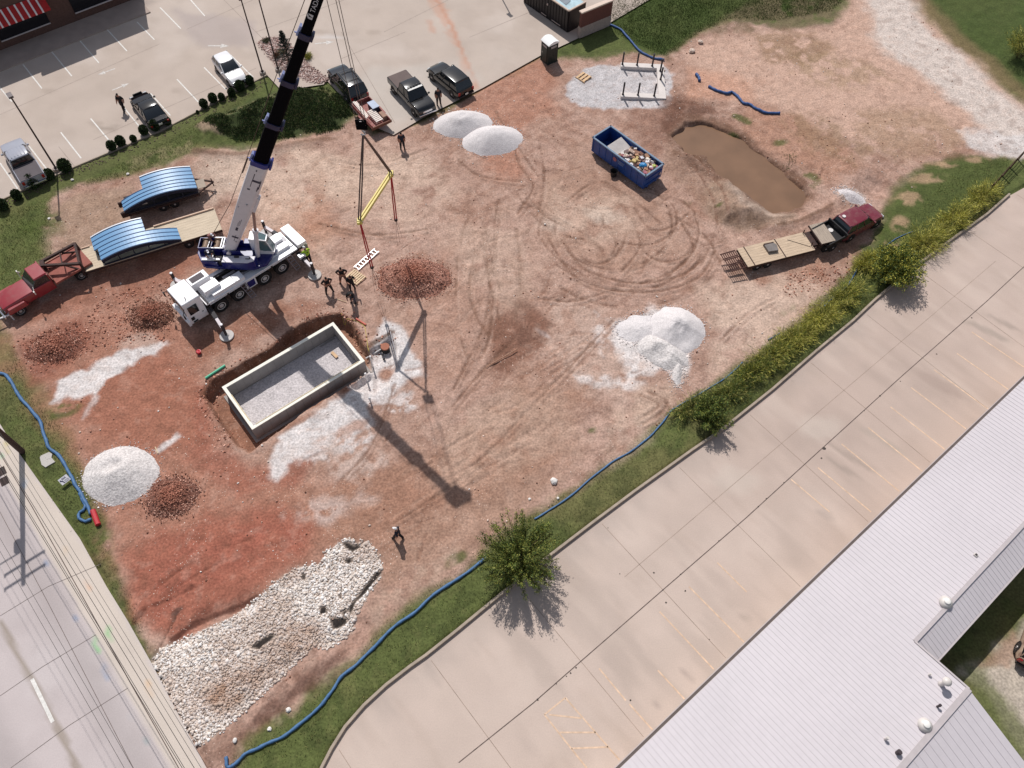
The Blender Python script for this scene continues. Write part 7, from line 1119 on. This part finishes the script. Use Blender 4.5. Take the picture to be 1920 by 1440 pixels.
    for f in bm.faces:
        c_=f.calc_center_median(); 
        if f.verts[0] in hv:
            q=(c_-hc)/k; f.material_index=4 if (abs(abs(q.y)-.035)<.014 and q.x>.07 and abs(q.z-.012)<.02) else 0; continue
        best=min(ED,key=lambda e:((lambda a,b:(c_-(a+(b-a)*max(0,min(1,(c_-a).dot(b-a)/max(1e-6,(b-a).length_squared))))).length)(Vector(J[e[0]])*k,Vector(J[e[1]])*k))); n0,n1=best[0].rstrip('LR'),best[1].rstrip('LR')
        mi=0
        if (n0,n1) in (('sp','ch'),('ch','sh'),('sh','el')) or (n0=='pel' and n1=='sp' and c_.z>.98*k): mi=1
        elif (n0,n1)==('ch','nk'): mi=1 if c_.z<1.46*k or pose=='bend' else 0
        elif (n0,n1) in (('el','wr'),) and sleeve=='long': mi=1
        elif (n0,n1) in (('pel','sp'),('pel','hip'),('hip','kn')): mi=2
        elif (n0,n1)==('kn','an'): mi=2 if not (shorts and c_.z<.44*k) else 0
        elif n0=='an' or n1=='to': mi=3
        if best[0].startswith('wr') or best[1].startswith('pa'): mi=0
        f.material_index=mi
    bm.to_mesh(body); bm.free()
    for mt in (mat('skin',SKIN,.6,var=.05),mat('cloth_%d_%d_%d'%shirt,shirt,.9,var=.12,sc=8),mat('cloth_%d_%d_%d'%pants,pants,.9,var=.12,sc=8),mat('dark_boots',(40,32,30),.8),mat('eye_dark',(30,24,22),.3)): body.materials.append(mt)
    body.polygons.foreach_set('use_smooth',[True]*len(body.polygons)); bo=bpy.data.objects.new('body',body); COL.objects.link(bo); bo.parent=t
    m=MB(); rings=[]
    for i_ in range(6):
        a=i_/5*math.pi*.5; r=math.cos(a); rings.append([hc+Vector((.112*r*math.cos(u)-.008,.09*r*math.sin(u),.02+.122*math.sin(a)*1.06))*k for u in np.linspace(0,6.283,13)[:-1]])
    m.loft(rings)
    if cap:
        ho=obj('hard_hat' if cap[1]=='hat' else 'cap',m,mat('cap_%d_%d_%d'%cap[0],cap[0],.5,var=0),t,smooth=True); ho.scale=(1.0,1.0,1.0); m=MB(); m.prism([(hc.x+.06,hc.y-.07),(hc.x+.19,hc.y-.045),(hc.x+.2,hc.y+.045),(hc.x+.06,hc.y+.07)],hc.z+.035,hc.z+.05); obj('brim',m,mat('cap_%d_%d_%d'%cap[0],cap[0]),ho)
    else: obj('hair',m,mat('hair_%d_%d_%d'%hair,hair,.8,var=.1),t,smooth=True)
    if vest:
        m=MB(); rings=[]
        for z_,w,d in ((.98,.2,.135),(1.15,.195,.13),(1.32,.215,.14),(1.42,.19,.12),(1.47,.12,.09)): rings.append([Vector(((d*math.cos(u)+.03)*k,w*math.sin(u)*k,z_*k)) for u in np.linspace(0,6.283,17)[:-1]])
        m.loft(rings,cap=False); vo=obj('safety_vest',m,mat('lime_vest',(176,214,60),.8,var=.05),t,smooth=True); m=MB(); m.box((-.115*k,0,1.3*k),(.02,.09,.1)); obj('back_patch',m,M_blackp,vo)
    return t
BK=(24,22,26); NV=(36,40,56)
person('man in black shirt standing with hands on hips, nearest the crane outrigger',(618,548),-60,BK,(40,36,38),'hips'); person('man in black shirt and tan shorts with hands on hips left of the wooden pallet',(645,530),-80,(32,26,32),(110,80,76),'hips',shorts=True)
person('man in black standing at the lower corner of the wooden pallet',(661,543),-60,BK,(34,24,30),'reach',hair=(50,34,28)); person('man in dark clothes lowest of the group by the pallet, bending forward',(663,567),-100,BK,(72,72,84),'bend',hair=(20,16,16))
person('worker in lime vest and white hard hat leaning on the crane rear deck',(581,493),135,(176,214,60),(26,22,26),'reach',cap=((244,244,240),'hat'),vest=True,sleeve='short')
person('worker with white hat leaning over the crane winches',None,-40,(150,104,96),(52,60,78),'bend',cap=((240,238,244),'hat'),z=1.95,loc=(-21.45,39.42,1.95))
person('worker with pale cap standing at the counterweight of the crane',None,-60,NV,(48,56,90),'bend',cap=((226,226,236),'hat'),z=1.95,loc=(-21.35,38.02,1.95),hs=1.6)
person('man in dark clothes standing alone between trailer and gravel heaps',(755,279),-80,NV,(28,28,34),'stand'); person('man in dark clothes standing between the black pickup and black suv',(823,196),-75,(34,32,40),(60,48,52),'stand'); person('man in black walking alone across the car park lane beside the sedan',(234,207),-100,BK,(30,24,28),'walk')
person('man in navy shirt and white cap walking alone above the riprap stones',(748,1010),160,(38,38,52),(28,24,30),'walk',cap=((234,230,230),'cap'))
